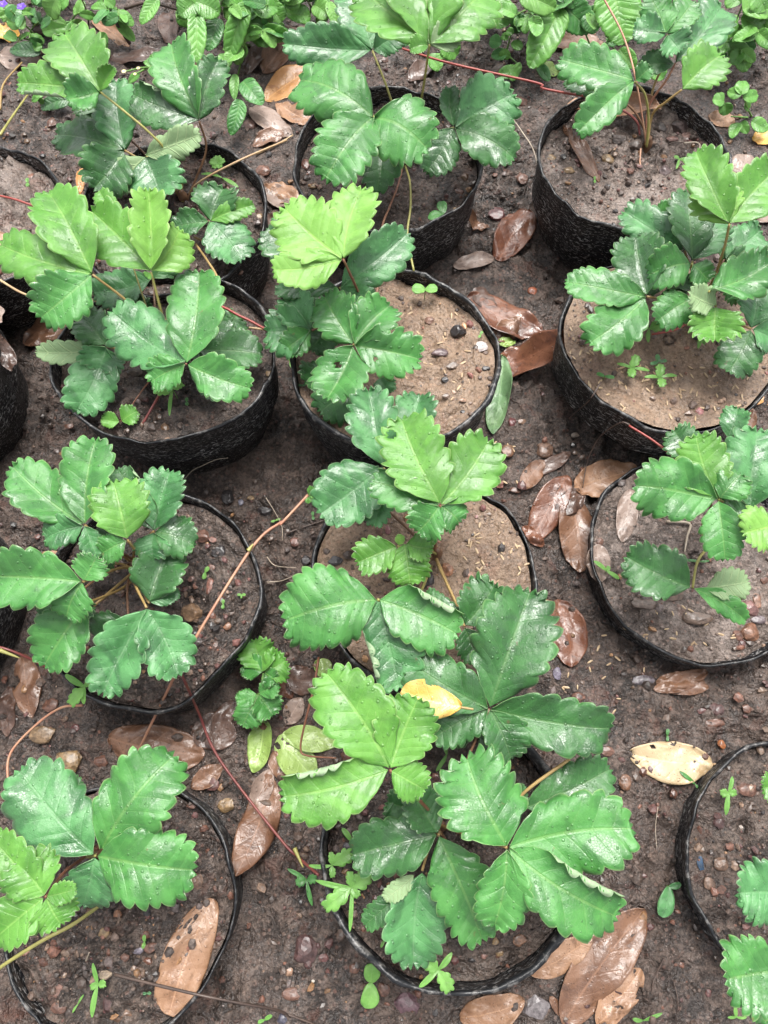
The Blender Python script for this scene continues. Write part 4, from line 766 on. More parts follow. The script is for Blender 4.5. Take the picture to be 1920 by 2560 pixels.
{'J':[.3197,.2216,.1532],'cls':'mid','sm':'yb','l':[[[.3195,.2228,.1542],[.3295,.2905,.164],[-.21,-.11,.97],.0529,[.36,.1,.19,.23,6],[29,14],[-25,-35],{'cls':'blue'}],[[.3178,.2212,.1536],[.2949,.2187,.148],[-.22,-.15,.96],.0232,[.4,.09,.16,.2,7],[31,31],[-3,-3],{'cls':'dark'}]]},
{'J':[.325,.1985,.1872],'cls':'fresh','sm':'yg','l':[[[.3231,.1978,.1879],[.2953,.1909,.186],[-.04,-.1,.99],.0363,[.6,-.01,.11,.24,6],[14,23],[-6,-50],{'cls':'young'}]]},
{'J':[.2751,.1611,.1152],'cls':'mid','sm':'yg','l':[[[.2734,.1616,.116],[.2187,.1887,.118],[-.05,-.18,.98],.046,[.4,.01,.14,.2,7],[20,31],[-2,-12],{'cls':'dark'}],[[.276,.1602,.1157],[.3222,.1336,.106],[.06,-.25,.97],.0197,[.48,.06,.16,.19,6],[24,24],[-13,-21],{'cls':'mid'}],[[.2864,.1604,.116],[.3239,.1661,.118],[-.04,-.08,1],.026,[.4,.05,.12,.24,6],[22,7],[-35,-25],{'cls':'pale'}]],'hairs':120,'stalk':[[.3017,.2137,.098],[.2912,.1976,.12],[.277,.1813,.128],[.2751,.1611,.1152]]},
{'J':[.3206,.2545,.1192],'cls':'dark','sm':'br','l':[[[.3192,.2552,.1203],[.3036,.2694,.124],[-.05,-.31,.95],.0311,[.4,.06,.26,.21,6],[26,30],[-42,-12]],[[.3215,.255,.1203],[.3389,.266,.124],[-.14,-.12,.98],.0327,[.4,.03,.26,.18,7],[26,30],[-45,-38]],[[.3204,.2527,.1198],[.3231,.2293,.116],[-.21,-.18,.96],.031,[.4,-.03,.26,.18,6],[26,30],[10,13]]]}],'runners':[{'p':[[.2339,.3196,.115],[.2544,.3025,.118],[.2737,.2811,.122]],'m':'red','r':.0011,'label':'short red runner rising over the rim'}],'seed':9},
{'crown':[-.2504,-.0604,.046],'label':'strawberry plant with one broad spotted leaf in the frayed rim pot','leaves':[{'J':[-.2207,-.0559,.1492],'cls':'blue','sm':'yg','l':[[[-.2215,-.0548,.15],[-.2858,.0055,.152],[.11,.09,.99],.0522,[.36,.05,.17,.18,6],[6,6],[-32,-20]],[[-.2164,-.051,.15],[-.1668,.0162,.154],[.06,-.1,.99],.0537,[.48,.08,.2,.18,7],[8,14],[-3,-11],{'cls':'mid'}],[[-.2189,-.056,.1499],[-.1464,-.0662,.146],[.06,.06,1],.0542,[.48,.09,.1,.2,7],[26,4],[-40,-24],{'cls':'mid'}],[[-.2208,-.0571,.1495],[-.2307,-.0921,.136],[.06,-.37,.93],.0339,[.36,.07,.14,.23,6],[8,12],[-11,10]]]},
{'J':[-.2374,-.0787,.1952],'cls':'young','sm':'rb','l':[[[-.238,-.0774,.1961],[-.2565,-.055,.198],[.18,.06,.98],.0374,[.55,.06,.09,.21,6],[18,9],[-40,-7],{'cls':'fresh'}],[[-.2363,-.0798,.1956],[-.2263,-.096,.19],[.31,-.13,.94],.0285,[.55,.02,.1,.22,7],[11,14],[-29,-6],{'cls':'fresh'}],[[-.2382,-.0795,.1959],[-.27,-.1051,.192],[-.03,-.11,.99],.0321,[.55,.07,.1,.19,6],[15,16],[9,-14],{'cls':'fresh'}],[[-.2356,-.0782,.196],[-.2162,-.0737,.196],[-0,.02,1],.0149,[.55,.03,.1,.19,6],[13,19],[2,-19],{'cls':'fresh'}],[[-.2382,-.0776,.1961],[-.281,-.0395,.198],[.14,.1,.99],.0288,[.55,.04,.11,.24,6],[8,19],[0,-8],{'cls':'fresh'}]]},
{'J':[-.2538,-.0325,.1072],'cls':'dark','sm':'br','l':[[[-.2537,-.031,.1082],[-.259,.0011,.112],[.19,-.09,.98],.0176,[.4,.07,.19,.21,6],[26,8],[-43,-47]],[[-.2549,-.033,.1079],[-.2948,-.0469,.104],[-.07,-.06,1],.0321,[.4,.04,.17,.22,6],[34,28],[-29,-1]]]}],'runners':[{'p':[[-.2378,-.1005,.07],[-.2548,-.1134,.085],[-.2761,-.1243,.09],[-.309,-.1438,.08],[-.323,-.1543,.07]],'m':'yg','r':.0016,'label':'yellow-green leaf stalk across the soil'}],'seed':10},
{'crown':[.0466,-.0383,.08],'label':'large strawberry plant with bright broad leaves in the thick-lipped foreground pot','leaves':[{'J':[.0043,.0059,.2032],'cls':'young','sm':'rb','l':[[[.0035,.0072,.2041],[-.042,.0738,.21],[.04,-.06,1],.0502,[.55,.06,.09,.17,7],[13,16],[-18,-18],{'cls':'fresh'}],[[.0049,.0073,.2042],[.0248,.0549,.21],[-.04,-.1,.99],.0413,[.55,.01,.11,.19,7],[9,16],[9,-32],{'cls':'fresh'}],[[.0029,.0056,.204],[-.0719,-.0121,.204],[0,-0,1],.044,[.55,.03,.05,.23,6],[10,4],[-12,185],{'cexp':[2,3],'cls':'fresh'}],[[.0056,.0052,.2037],[.0295,-.0074,.198],[.18,-.1,.98],.0264,[.55,.05,.09,.18,7],[18,9],[-34,-31],{'cls':'fresh'}]]},
{'J':[.0423,-.0414,.1412],'cls':'dark','sm':'yb','l':[[[.0408,-.0416,.1419],[-.0238,-.0562,.136],[-.09,.02,1],.0426,[.4,-.01,.2,.19,6],[25,32],[-44,-31],{'cls':'dark'}],[[.0414,-.0401,.1422],[.0217,-.0106,.148],[.08,-.14,.99],.0299,[.4,-.03,.12,.25,7],[34,5],[7,-23]],[[.0428,-.0427,.1418],[.0748,-.1159,.13],[.04,-.14,.99],.0436,[.48,.04,.11,.23,7],[17,7],[-44,-30],{'cls':'mid'}]]},
{'J':[.0301,-.0692,.1232],'cls':'blue','sm':'yb','l':[[[.0299,-.0706,.1238],[.0228,-.1361,.114],[-.04,-.14,.99],.0456,[.36,-.02,.14,.21,6],[9,36],[-14,-14],{'cls':'blue'}],[[.0115,-.0878,.124],[-.0144,-.1086,.116],[-.22,-.1,.97],.0185,[.4,.04,.1,.25,6],[19,28],[13,-44],{'cls':'dark'}],[[.0232,-.0723,.124],[.0006,-.0885,.128],[.08,.13,.99],.0128,[.4,.04,.17,.22,7],[7,12],[14,-10],{'cls':'pale'}]]},
{'J':[.0893,-.0474,.1852],'cls':'mid','sm':'yb','l':[[[.0885,-.046,.186],[.062,.0132,.188],[-.03,-.05,1],.0576,[.48,.05,.14,.25,7],[21,10],[-5,-48],{'cls':'mid'}],[[.0906,-.0471,.186],[.1799,-.0345,.186],[-.01,.05,1],.051,[.48,-0,.19,.21,6],[15,11],[-30,-18],{'cls':'mid'}],[[.0904,-.0481,.1859],[.1651,-.093,.18],[.06,-.04,1],.0452,[.48,.1,.05,.22,6],[4,10],[185,-12],{'cexp':[3,2],'cls':'mid'}],[[.0889,-.0488,.1857],[.0796,-.0995,.174],[-.12,-.2,.97],.0368,[.48,.08,.16,.19,6],[34,25],[-47,-23],{'cls':'mid'}]]},
{'J':[.0849,.0534,.1512],'cls':'dark','sm':'br','l':[[[.0854,.0548,.1521],[.1212,.1463,.16],[-.07,-.06,1],.0597,[.4,.09,.21,.22,7],[26,29],[-23,-36],{'cls':'dark'}],[[.0863,.0531,.1519],[.1805,.0381,.148],[.03,-.06,1],.0447,[.4,.03,.2,.19,6],[29,8],[11,5],{'cls':'dark'}],[[.0854,.052,.1516],[.1015,.0155,.142],[.02,-.25,.97],.0381,[.4,.06,.1,.19,7],[14,34],[4,10],{'cls':'dark'}],[[.0835,.0527,.1518],[.0403,.0314,.146],[-.1,-.06,.99],.0308,[.4,.02,.18,.24,6],[16,14],[-17,-2],{'cls':'dark'}],[[.0835,.0541,.1521],[.0197,.0909,.156],[.01,-.08,1],.0399,[.4,.09,.16,.23,6],[21,16],[-33,-24],{'cls':'dark'}]]},
{'J':[.1135,-.0231,.1192],'cls':'dark','sm':'yb','l':[[[.1148,-.0224,.1201],[.1848,.0071,.124],[-.07,.02,1],.0357,[.4,.03,.15,.24,7],[15,5],[0,8],{'cls':'dark'}],[[.1132,-.0216,.1202],[.1106,-.0043,.122],[-.06,-.12,.99],.0104,[.4,-.02,.09,.25,6],[27,18],[-38,-36]]]},
{'J':[.0634,-.0704,.1112],'cls':'dark','sm':'br','l':[[[.0629,-.0718,.1118],[.0531,-.0999,.108],[-.1,-.1,.99],.0335,[.4,.03,.26,.24,6],[26,30],[-32,0]],[[.0641,-.0717,.1118],[.0755,-.0924,.108],[.06,-.14,.99],.0307,[.4,.1,.26,.18,6],[26,30],[-44,-18]]]},
{'J':[.0233,-.0245,.1152],'cls':'dark','sm':'br','l':[[[.0219,-.024,.116],[.0035,-.0178,.116],[0,.01,1],.0298,[.4,.09,.26,.23,7],[26,30],[-6,-20]],[[.0231,-.026,.1158],[.0189,-.0562,.112],[-.04,-.12,.99],.0296,[.4,-0,.26,.18,6],[26,30],[1,-4]]]},
{'J':[.0788,.0357,.1152],'cls':'dark','sm':'br','l':[[[.0799,.0349,.1159],[.0959,.0245,.114],[.05,-.1,.99],.0275,[.4,.08,.26,.21,6],[26,30],[-5,-1]],[[.0773,.0363,.116],[.0585,.0441,.116],[-.02,-.04,1],.0307,[.4,.06,.26,.23,7],[26,30],[-43,-16]]]}],'runners':[{'p':[[.0998,-.0274,.11],[.1164,-.0083,.128],[.1503,.015,.135]],'m':'yb','r':.0014}],'seed':11},
{'crown':[.3754,-.0677,.024],'label':'strawberry plant mostly beyond the lower right edge with pale green leaves','leaves':[{'J':[.298,-.0803,.1642],'cls':'mid','sm':'yb','l':[[[.2961,-.0802,.165],[.2613,-.0797,.165],[0,.06,1],.0403,[.36,-.01,.16,.21,7],[14,26],[-37,-25],{'cls':'blue'}]]},
{'J':[.2832,-.1271,.1792],'cls':'mid','sm':'yb','l':[[[.2814,-.1271,.18],[.239,-.1323,.18],[-.01,.12,.99],.0471,[.48,-.03,.12,.2,7],[17,19],[-4,-30],{'cls':'mid'}],[[.282,-.1282,.1798],[.2599,-.1601,.174],[-.27,.01,.96],.0254,[.48,-.02,.16,.22,7],[22,25],[-33,-45],{'cls':'mid'}]]},
{'J':[.3122,-.0066,.1592],'cls':'mid','sm':'yb','l':[[[.3103,-.0066,.16],[.2924,-.0066,.16],[0,0,1],.0225,[.55,.02,.09,.2,7],[17,10],[13,-18],{'cls':'fresh'}],[[.3124,-.0053,.1602],[.3237,.0202,.164],[-.24,-.04,.97],.0282,[.48,.05,.16,.18,6],[35,21],[-2,-15]],[[.3133,-.007,.16],[.3402,-.0129,.16],[-.01,-.04,1],.0281,[.48,.05,.12,.17,6],[33,6],[-32,-10]]]},
{'J':[.3371,-.063,.1492],'cls':'mid','sm':'yb','l':[[[.3362,-.0615,.1503],[.3257,-.0318,.156],[-.14,-.24,.96],.0362,[.48,.06,.12,.17,7],[8,28],[-36,-7]],[[.3381,-.0626,.15],[.3708,-.0568,.15],[-.01,.08,1],.0389,[.48,.05,.2,.21,6],[21,11],[-11,-7]],[[.3371,-.0643,.1498],[.3465,-.0933,.146],[-.17,-.18,.97],.0386,[.48,.09,.16,.21,7],[14,11],[-15,-11]]]}],'runners':[],'seed':12},
{'crown':[-.1188,.0763,.003],'label':'small dark green toothed seedling plant on the ground beside the dented pot','leaves':[{'J':[-.116,.0961,.0352],'cls':'dark','sm':'grn','l':[[[-.1163,.0974,.0363],[-.1249,.1259,.042],[.11,-.17,.98],.0333,[.9,-.03,.18,.2,7],[8,32],[-10,-41],{'cls':'weed'}],[[-.1146,.0968,.036],[-.0955,.1076,.036],[.04,-.08,1],.0316,[.9,-0,.19,.21,7],[23,19],[-19,-23],{'cls':'weed'}],[[-.1173,.0965,.036],[-.1346,.1026,.036],[-.01,-.03,1],.0263,[.8,.07,.17,.17,7],[35,8],[-4,10],{'cls':'mid'}],[[-.1146,.0953,.036],[-.104,.0895,.036],[-.01,-.02,1],.0192,[.8,.06,.17,.25,7],[30,21],[10,-29],{'cls':'mid'}]],'thin':1},
{'J':[-.121,.0771,.0292],'cls':'dark','sm':'grn','l':[[[-.1215,.0757,.0298],[-.1349,.0483,.026],[.03,-.15,.99],.0279,[.7,.06,.15,.18,7],[13,6],[-45,-45],{'cls':'mid'}],[[-.12,.0759,.0298],[-.1064,.0579,.026],[.12,-.11,.99],.0279,[.7,-.01,.21,.18,7],[18,31],[-26,-12],{'cls':'mid'}],[[-.1196,.0778,.0303],[-.1025,.0881,.034],[-.11,-.17,.98],.021,[.7,.09,.16,.19,7],[32,26],[-33,-3],{'cls':'mid'}],[[-.1223,.0766,.03],[-.1405,.0705,.03],[.02,-.07,1],.0175,[.7,.03,.11,.24,7],[14,8],[-11,-49],{'cls':'mid'}]],'thin':1}],'runners':[],'seed':13,'heart':0,'group':'strawberry plants on the ground'}],'dead':[{'B':[-.3644,.9049,.004],'T':[-.2882,.9137,.004],'n':[.0134,-.1169,.993],'w':.0257,'m':'dark','label':'dark brown narrow fallen leaf behind the upper left pot','o':{}},
{'B':[-.3961,.9762,.004],'T':[-.3399,.9269,.004],'n':[-.0381,-.0434,.9983],'w':.0249,'m':'tan','label':'tan and brown fallen leaf near the purple flowers','o':{'curl':[30,-30]}},
{'B':[-.5128,.9137,.004],'T':[-.4515,.8905,.004],'n':[-.029,-.0766,.9966],'w':.0423,'m':'grey','label':'grey-brown flat fallen leaf at the upper left edge','o':{}},
{'B':[-.5277,.9521,.004],'T':[-.488,.9432,.004],'n':[-.0211,-.0937,.9954],'w':.0293,'m':'yellow','label':'yellow fallen leaf tucked under weeds at the upper left edge','o':{}},
{'B':[-.2921,.9976,.004],'T':[-.2839,.9284,.004],'n':[.0212,.0025,.9998],'w':.0317,'m':'dark','label':'dark wet fallen leaf under the pointed light green weed leaf','o':{}},
{'B':[-.3269,.6775,.004],'T':[-.3893,.6788,.004],'n':[-.0019,-.0939,.9956],'w':.0228,'m':'brown','label':'glossy orange-brown fallen leaf between the two left pots','o':{'curl':[40,30]}},
{'B':[-.377,.7314,.02],'T':[-.3756,.6851,.02],'n':[.0489,.0015,.9988],'w':.0126,'m':'orange','label':'thin orange curled fallen leaf sliver beside the upper left pot','o':{'curl':[60,60]}},
{'B':[-.1588,.879,.004],'T':[-.1039,.9611,.004],'n':[.0661,-.0442,.9968],'w':.047,'m':'brown','label':'large folded dark brown fallen leaf behind the orange one','o':{'fold':[30,20]}},
{'B':[-.1546,.8366,.018],'T':[-.0905,.8876,.018],'n':[.0618,-.0777,.9951],'w':.044,'m':'orange','label':'bright orange-tan fallen leaf left of the top centre pot','o':{'curl':[14,-20],'holes':[],'wave':.1}},
{'B':[-.1735,.8227,.004],'T':[-.1175,.7764,.004],'n':[-.0456,-.0552,.9974],'w':.0345,'m':'grey','label':'mottled grey-brown fallen leaf below the orange-tan one','o':{'fold':[4,10]}},
{'B':[-.0994,.8145,.03],'T':[-.0593,.8186,.05],'n':[.0114,-.1107,.9938],'w':.0163,'m':'tan','label':'small yellowish tan leaf at the top centre pot rim','o':{}},
{'B':[.1361,.5834,.004],'T':[.1757,.66,.004],'n':[.0197,-.0102,.9998],'w':.0438,'m':'red','label':'oval reddish-brown fallen leaf lying alone right of the top centre pot','o':{'shape':'obov','fold':[4,4],'curl':[-16,-20]}},
{'B':[.0827,.5775,.004],'T':[.1334,.5893,.004],'n':[.019,-.0814,.9965],'w':.0221,'m':'grey','label':'crumpled pale grey fallen leaf below the oval reddish one','o':{'wave':.2,'curl':[30,10]}},
{'B':[.0311,.8619,.004],'T':[.0715,.8991,.004],'n':[.0546,-.0593,.9967],'w':.0243,'m':'dark','label':'wet brown fallen leaf behind the bright petiole at the top','o':{'curl':[20,-10]}},
{'B':[-.154,.6927,.004],'T':[-.1013,.675,.004],'n':[-.0282,-.0839,.9961],'w':.0354,'m':'tan','label':'tan ragged fallen leaf between the upper pots','o':{'wave':.15}},
{'B':[.0908,.6475,.004],'T':[.1273,.6377,.004],'n':[-.0252,-.0933,.9953],'w':.0164,'m':'brown','label':'brown fallen leaf pinched against the top centre pot','o':{}},
{'B':[.3028,.7056,.004],'T':[.2151,.7399,.004],'n':[-.0415,-.1062,.9935],'w':.0425,'m':'tan','label':'broad tan-brown leaf lying cupped inside the upper right pot','o':{'curl':[50,30],'bend':.05}},
{'B':[.2374,.6245,.004],'T':[.2062,.712,.004],'n':[-.0632,-.0226,.9977],'w':.0209,'m':'brown','label':'brown curled leaf standing at the left inside the upper right pot','o':{'curl':[60,30]}},
{'B':[.217,.9313,.004],'T':[.2954,.9284,.004],'n':[-.0044,-.1175,.9931],'w':.0337,'m':'brown','label':'orange-brown wet fallen leaf in the weeds above the upper right pot','o':{}},
{'B':[.4164,.8062,.004],'T':[.4495,.7953,.004],'n':[-.0362,-.1098,.9933],'w':.0281,'m':'tan','label':'tan fallen leaf right of the upper right pot','o':{'wave':.12}},
{'B':[.4667,.7657,.004],'T':[.5004,.7764,.004],'n':[.0231,-.0727,.9971],'w':.0278,'m':'yellow','label':'yellow fallen leaf at the upper right edge','o':{}},
{'B':[.4289,.7236,.004],'T':[.4764,.7314,.004],'n':[.0139,-.0848,.9963],'w':.0359,'m':'grey','label':'grey decayed fallen leaf right of the upper right pot','o':{'wave':.15}},
{'B':[.4472,.6475,.004],'T':[.4821,.66,.004],'n':[.0213,-.0596,.998],'w':.0309,'m':'grey','label':'pale grey fallen leaf at the right edge below the upper right pot','o':{}},
{'B':[.1985,.8847,.004],'T':[.2291,.879,.004],'n':[-.0216,-.1151,.9931],'w':.0266,'m':'green','label':'pale green fallen leaf among weeds left of the upper right pot','o':{}},
{'B':[-.396,.4495,.004],'T':[-.4477,.4669,.004],'n':[-.0145,-.0431,.999],'w':.0347,'m':'grey','label':'wet pinkish-brown fallen leaf at the left edge by the tall pot','o':{'curl':[-20,-25]}},
{'B':[-.3671,.5023,.004],'T':[-.4161,.4757,.004],'n':[.0445,-.0818,.9957],'w':.037,'m':'brown','label':'smooth brown fallen leaf tucked behind the tall scuffed pot','o':{}},
{'B':[-.412,.4344,.004],'T':[-.378,.3943,.004],'n':[.0039,.0033,1],'w':.0228,'m':'dark','label':'dark rotten fallen leaf left of the tall scuffed pot','o':{'wave':.15}},
{'B':[.0974,.5364,.004],'T':[.1835,.4889,.004],'n':[-.0396,-.0719,.9966],'w':.0471,'m':'red','label':'large glossy reddish fallen leaf between the two brown soil pots, upper','o':{'curl':[-30,30],'bend':.05}},
{'B':[.13,.4495,.004],'T':[.2072,.4538,.004],'n':[.004,-.0717,.9974],'w':.0442,'m':'red','label':'glossy red-brown fallen leaf below the large reddish one','o':{'curl':[-24,20]}},
{'B':[.1362,.4582,.02],'T':[.1195,.3614,.006],'n':[-.0093,.0016,1],'w':.0322,'m':'dgreen','label':'dull green curled fallen leaf hanging by the right of the middle pot','o':{'curl':[90,-10],'cexp':[1.5,1.5],'fold':[20,4]}},
{'B':[.1303,.4757,.002],'T':[.1517,.4779,.002],'n':[.0076,-.0739,.9972],'w':.0136,'m':'green','label':'yellow-green leaf tip under the glossy red-brown leaves','o':{}},
{'B':[-.3611,.1183,.004],'T':[-.3473,.0564,.004],'n':[.0547,.0122,.9984],'w':.0277,'m':'brown','label':'brown pointed fallen leaf at the left edge by the dark red runner','o':{'curl':[-26,-26],'fold':[-4,-4]}},
{'B':[-.3657,.2198,.004],'T':[-.3308,.2181,.004],'n':[-.0018,-.036,.9993],'w':.0165,'m':'tan','label':'curled orange-tan dead leaf beside the big left leaves','o':{'wave':.2}},
{'B':[-.269,.038,.004],'T':[-.1741,.0223,.004],'n':[.0002,.0012,1],'w':.0508,'m':'brown','label':'broad brown fallen leaf under the pink runner','o':{'holes':[[.12,.72,.05]],'nr':10,'fold':[3,3],'curl':[-10,-12]}},
{'B':[-.1889,.0444,.004],'T':[-.1441,.0396,.004],'n':[-.0005,-.0044,1],'w':.0379,'m':'dark','label':'dark purple-brown wet fallen leaf under the red runner','o':{'wave':.15}},
{'B':[-.1848,-.0086,.004],'T':[-.1571,.0113,.004],'n':[.0108,-.015,.9998],'w':.0211,'m':'brown','label':'small torn brown leaf scrap below the broad brown leaf','o':{}},
{'B':[-.1112,.0036,.004],'T':[-.1337,-.084,.004],'n':[.0194,-.005,.9998],'w':.0398,'m':'brown','label':'long brown fallen leaf between the two lower pots','o':{'curl':[-40,-30],'fold':[-4,-6]}},
{'B':[-.124,-.0298,.014],'T':[-.1097,.0083,.014],'n':[.0182,-.0068,.9998],'w':.0226,'m':'grey','label':'short curled brown leaf overlapping the long brown leaf','o':{'curl':[60,-20]}},
{'B':[-.1498,-.0998,.008],'T':[-.1797,-.1873,.008],'n':[.0197,-.0067,.9998],'w':.041,'m':'tan','label':'long tan-orange fallen leaf lying on the frayed rim pot','o':{'shape':'cot','curl':[-58,-52],'fold':[-2,-2],'bend':.03,'ragged':.02,'holes':[],'wave':.1}},
{'B':[-.1185,.0556,.012],'T':[-.1258,.0052,.012],'n':[.0228,-.0033,.9997],'w':.0279,'m':'green','label':'pale green fallen leaf folded beneath the small toothed seedling','o':{'curl':[60,-10],'fold':[16,4]},'u':'green'},
{'B':[-.1026,.0406,.01],'T':[-.0676,-.0004,.01],'n':[.0073,.0062,1],'w':.0386,'m':'green','label':'light green fallen leaf left of the brown bent stalk','o':{'fold':[4,14],'curl':[-20,20]}},
{'B':[-.1001,.0414,.006],'T':[-.0465,.0317,.006],'n':[-.0008,-.0042,1],'w':.0254,'m':'green','label':'darker green fallen leaf behind the light green one','o':{}},
{'B':[-.0656,.1155,.03],'T':[-.0581,.0949,.03],'n':[.0039,.0014,1],'w':.0191,'m':'green','label':'pale yellow-green leaf scrap under the wide wet leaf','o':{}},
{'B':[-.0997,.0966,.004],'T':[-.065,.0932,.004],'n':[-.0016,-.0158,.9999],'w':.0329,'m':'dark','label':'dark wet fallen leaf in shade right of the small toothed seedling','o':{}},
{'B':[-.0962,.0513,.004],'T':[-.0817,.0762,.004],'n':[.0174,-.0101,.9998],'w':.0222,'m':'grey','label':'greyish wet leaf fragment in shade above the green fallen leaves','o':{}},
{'B':[.0602,.0531,.172],'T':[.0136,.0657,.172],'n':[-.0041,-.0151,.9999],'w':.0292,'m':'yellow','label':'bright yellow fallen leaf resting on the dark strawberry leaves','o':{'shape':'obov','curl':[-16,-20],'bend':.04},'abs':1,'stalk':[[.0602,.0531,.172],[.0694,.0509,.174]],'sm':'yb'},
{'B':[.3198,.0136,.006],'T':[.2367,.0236,.006],'n':[-.0011,-.0091,1],'w':.0403,'m':'beige','label':'pale beige cracked fallen leaf lying alone on the right','o':{'shape':'lance','fold':[10,8],'curl':[-24,-20],'ragged':.04,'wave':.15,'holes':[[-.02,.98,.05],[.1,.72,.03]]},'stalk':[[.3198,.0136,.006],[.3357,.013,.006]]},
{'B':[.2688,.0838,.004],'T':[.3274,.1034,.004],'n':[-.0003,.001,1],'w':.019,'m':'brown','label':'folded brown fallen leaf below the right pot, upper half','o':{'curl':[-10,10]}},
{'B':[.2739,.0915,.006],'T':[.3254,.0881,.006],'n':[-.0013,-.0191,.9998],'w':.0259,'m':'brown','label':'glossy orange-brown fallen leaf half below the right pot','o':{}},
{'B':[.1801,.1766,.004],'T':[.1888,.106,.004],'n':[-.0357,-.0044,.9994],'w':.0412,'m':'red','label':'red-brown beaded wet leaf beside the dark glossy strawberry leaf','o':{'curl':[-20,-24]}},
{'B':[.2049,.2969,.004],'T':[.2762,.3184,.004],'n':[.011,-.0366,.9993],'w':.0457,'m':'tan','label':'pale tan-brown fallen leaf behind the right pot rim','o':{'fold':[6,4],'curl':[-14,-14]}},
{'B':[.1986,.3106,.004],'T':[.1558,.2363,.004],'n':[-.0026,.0015,1],'w':.0361,'m':'red','label':'glossy reddish wet leaf left of the pale tan-brown leaf','o':{'curl':[-30,-10],'wave':.12}},
{'B':[.1987,.2873,.004],'T':[.2067,.2052,.004],'n':[-.0393,-.0038,.9992],'w':.0446,'m':'brown','label':'two-toned brown fallen leaf leaning against the right pot','o':{'curl':[-16,-14]}},
{'B':[.2191,.2271,.003],'T':[.2194,.189,.003],'n':[-.0389,-.0003,.9992],'w':.0264,'m':'grey','label':'greyish leaf end under the two-toned brown leaf','o':{}},
{'B':[.2587,.287,.004],'T':[.2435,.2293,.004],'n':[-.0304,.008,.9995],'w':.0243,'m':'grey','label':'grey-brown spotted leaf inside the right pot by its rim','o':{'curl':[-10,-14]}},
{'B':[.1585,.3125,.004],'T':[.2043,.3383,.004],'n':[.0163,-.0291,.9994],'w':.0165,'m':'dark','label':'dark thin rotten leaf on the ground near the right pot','o':{}},
{'B':[.4015,.3995,.06],'T':[.428,.4121,.06],'n':[.0126,-.0264,.9996],'w':.0208,'m':'orange','label':'small orange-brown leaf at the right edge below the seedling pot','o':{}},
{'B':[.4103,.3954,.04],'T':[.4065,.3564,.04],'n':[-.0578,.0057,.9983],'w':.0206,'m':'brown','label':'brown fallen leaf at the right edge behind the right plant','o':{}},
{'B':[.1582,-.2068,.004],'T':[.241,-.1147,.004],'n':[-.034,.0305,.999],'w':.0466,'m':'brown','label':'large brown fallen leaf with glossy ribs at the lower right','o':{'curl':[-20,40],'fold':[10,-6],'bend':.03}},
{'B':[.1887,-.2068,.004],'T':[.2314,-.1624,.004],'n':[-.0357,.0343,.9988],'w':.0292,'m':'tan','label':'tan brown folded leaf half at the bottom right','o':{}},
{'B':[.1317,-.1665,.004],'T':[.1886,-.1346,.004],'n':[-.0185,.033,.9993],'w':.0266,'m':'tan','label':'tan leaf with a yellow patch under the thick-lipped pot','o':{'curl':[-10,-20]}},
{'B':[.0678,-.2015,.004],'T':[.1251,-.1869,.004],'n':[-.0095,.0371,.9993],'w':.0322,'m':'tan','label':'brown fallen leaf cut by the bottom edge with water shine','o':{'curl':[-10,10]}},
{'B':[.1476,-.1842,.004],'T':[.1572,-.2002,.004],'n':[-.0049,-.0029,1],'w':.0092,'m':'brown','label':'small brown leaf scrap at the bottom edge','o':{}},
{'B':[-.4054,.5547,.09],'T':[-.4358,.5293,.09],'n':[.0689,-.0821,.9942],'w':.0343,'m':'tan','label':'tan leaf scrap in the pot at the left edge','o':{},'abs':1},
{'B':[-.1809,.879,.004],'T':[-.1567,.9284,.004],'n':[.0636,-.0312,.9975],'w':.0267,'m':'dark','label':'dark leaf edge left of the orange-tan leaf','o':{}},
{'B':[-.1285,.7845,.004],'T':[-.1657,.7577,.004],'n':[.0576,-.0801,.9951],'w':.0257,'m':'brown','label':'brown curled leaf scrap below the grey-brown mottled leaf','o':{'curl':[40,20]}},
{'B':[-.139,.8283,.004],'T':[-.0923,.7953,.004],'n':[-.0468,-.0663,.9967],'w':.0303,'m':'tan','label':'dull tan leaf behind the left of the top centre pot rim','o':{}},
{'B':[-.1439,.655,.004],'T':[-.1137,.6206,.004],'n':[-.0364,-.0319,.9988],'w':.0266,'m':'dark','label':'dark rotten leaf between the upper left and top centre pots','o':{}},
{'B':[-.1495,.7004,.004],'T':[-.1187,.66,.004],'n':[-.0356,-.0271,.999],'w':.0312,'m':'grey','label':'pale crumpled leaf against the right side of the upper left pot','o':{'wave':.3}},
{'B':[.1057,.5479,.004],'T':[.1303,.5204,.004],'n':[-.0522,-.0467,.9975],'w':.0237,'m':'dark','label':'dark leaf half under the large reddish glossy leaf','o':{}},
{'B':[.1572,.5068,.004],'T':[.1244,.4757,.004],'n':[.0287,-.0301,.9991],'w':.0254,'m':'brown','label':'brown leaf wedged between the two glossy reddish leaves','o':{}},
{'B':[.1503,.2969,.004],'T':[.1741,.3283,.004],'n':[.0082,-.0063,.9999],'w':.022,'m':'brown','label':'brown wet leaf behind the glossy reddish one by the right pot','o':{}},
{'B':[.2138,.295,.004],'T':[.1864,.2663,.004],'n':[.0062,-.0059,1],'w':.0271,'m':'dark','label':'dark wet leaf under the pale tan-brown leaf','o':{}},
{'B':[.1681,.2326,.004],'T':[.148,.255,.004],'n':[-.0368,-.0331,.9988],'w':.0161,'m':'red','label':'small red-brown leaf end below the glossy reddish wet leaf','o':{}},
{'B':[.1592,.1748,.004],'T':[.1786,.1538,.004],'n':[-.0311,-.0287,.9991],'w':.019,'m':'brown','label':'brown leaf behind the beaded wet leaf','o':{}},
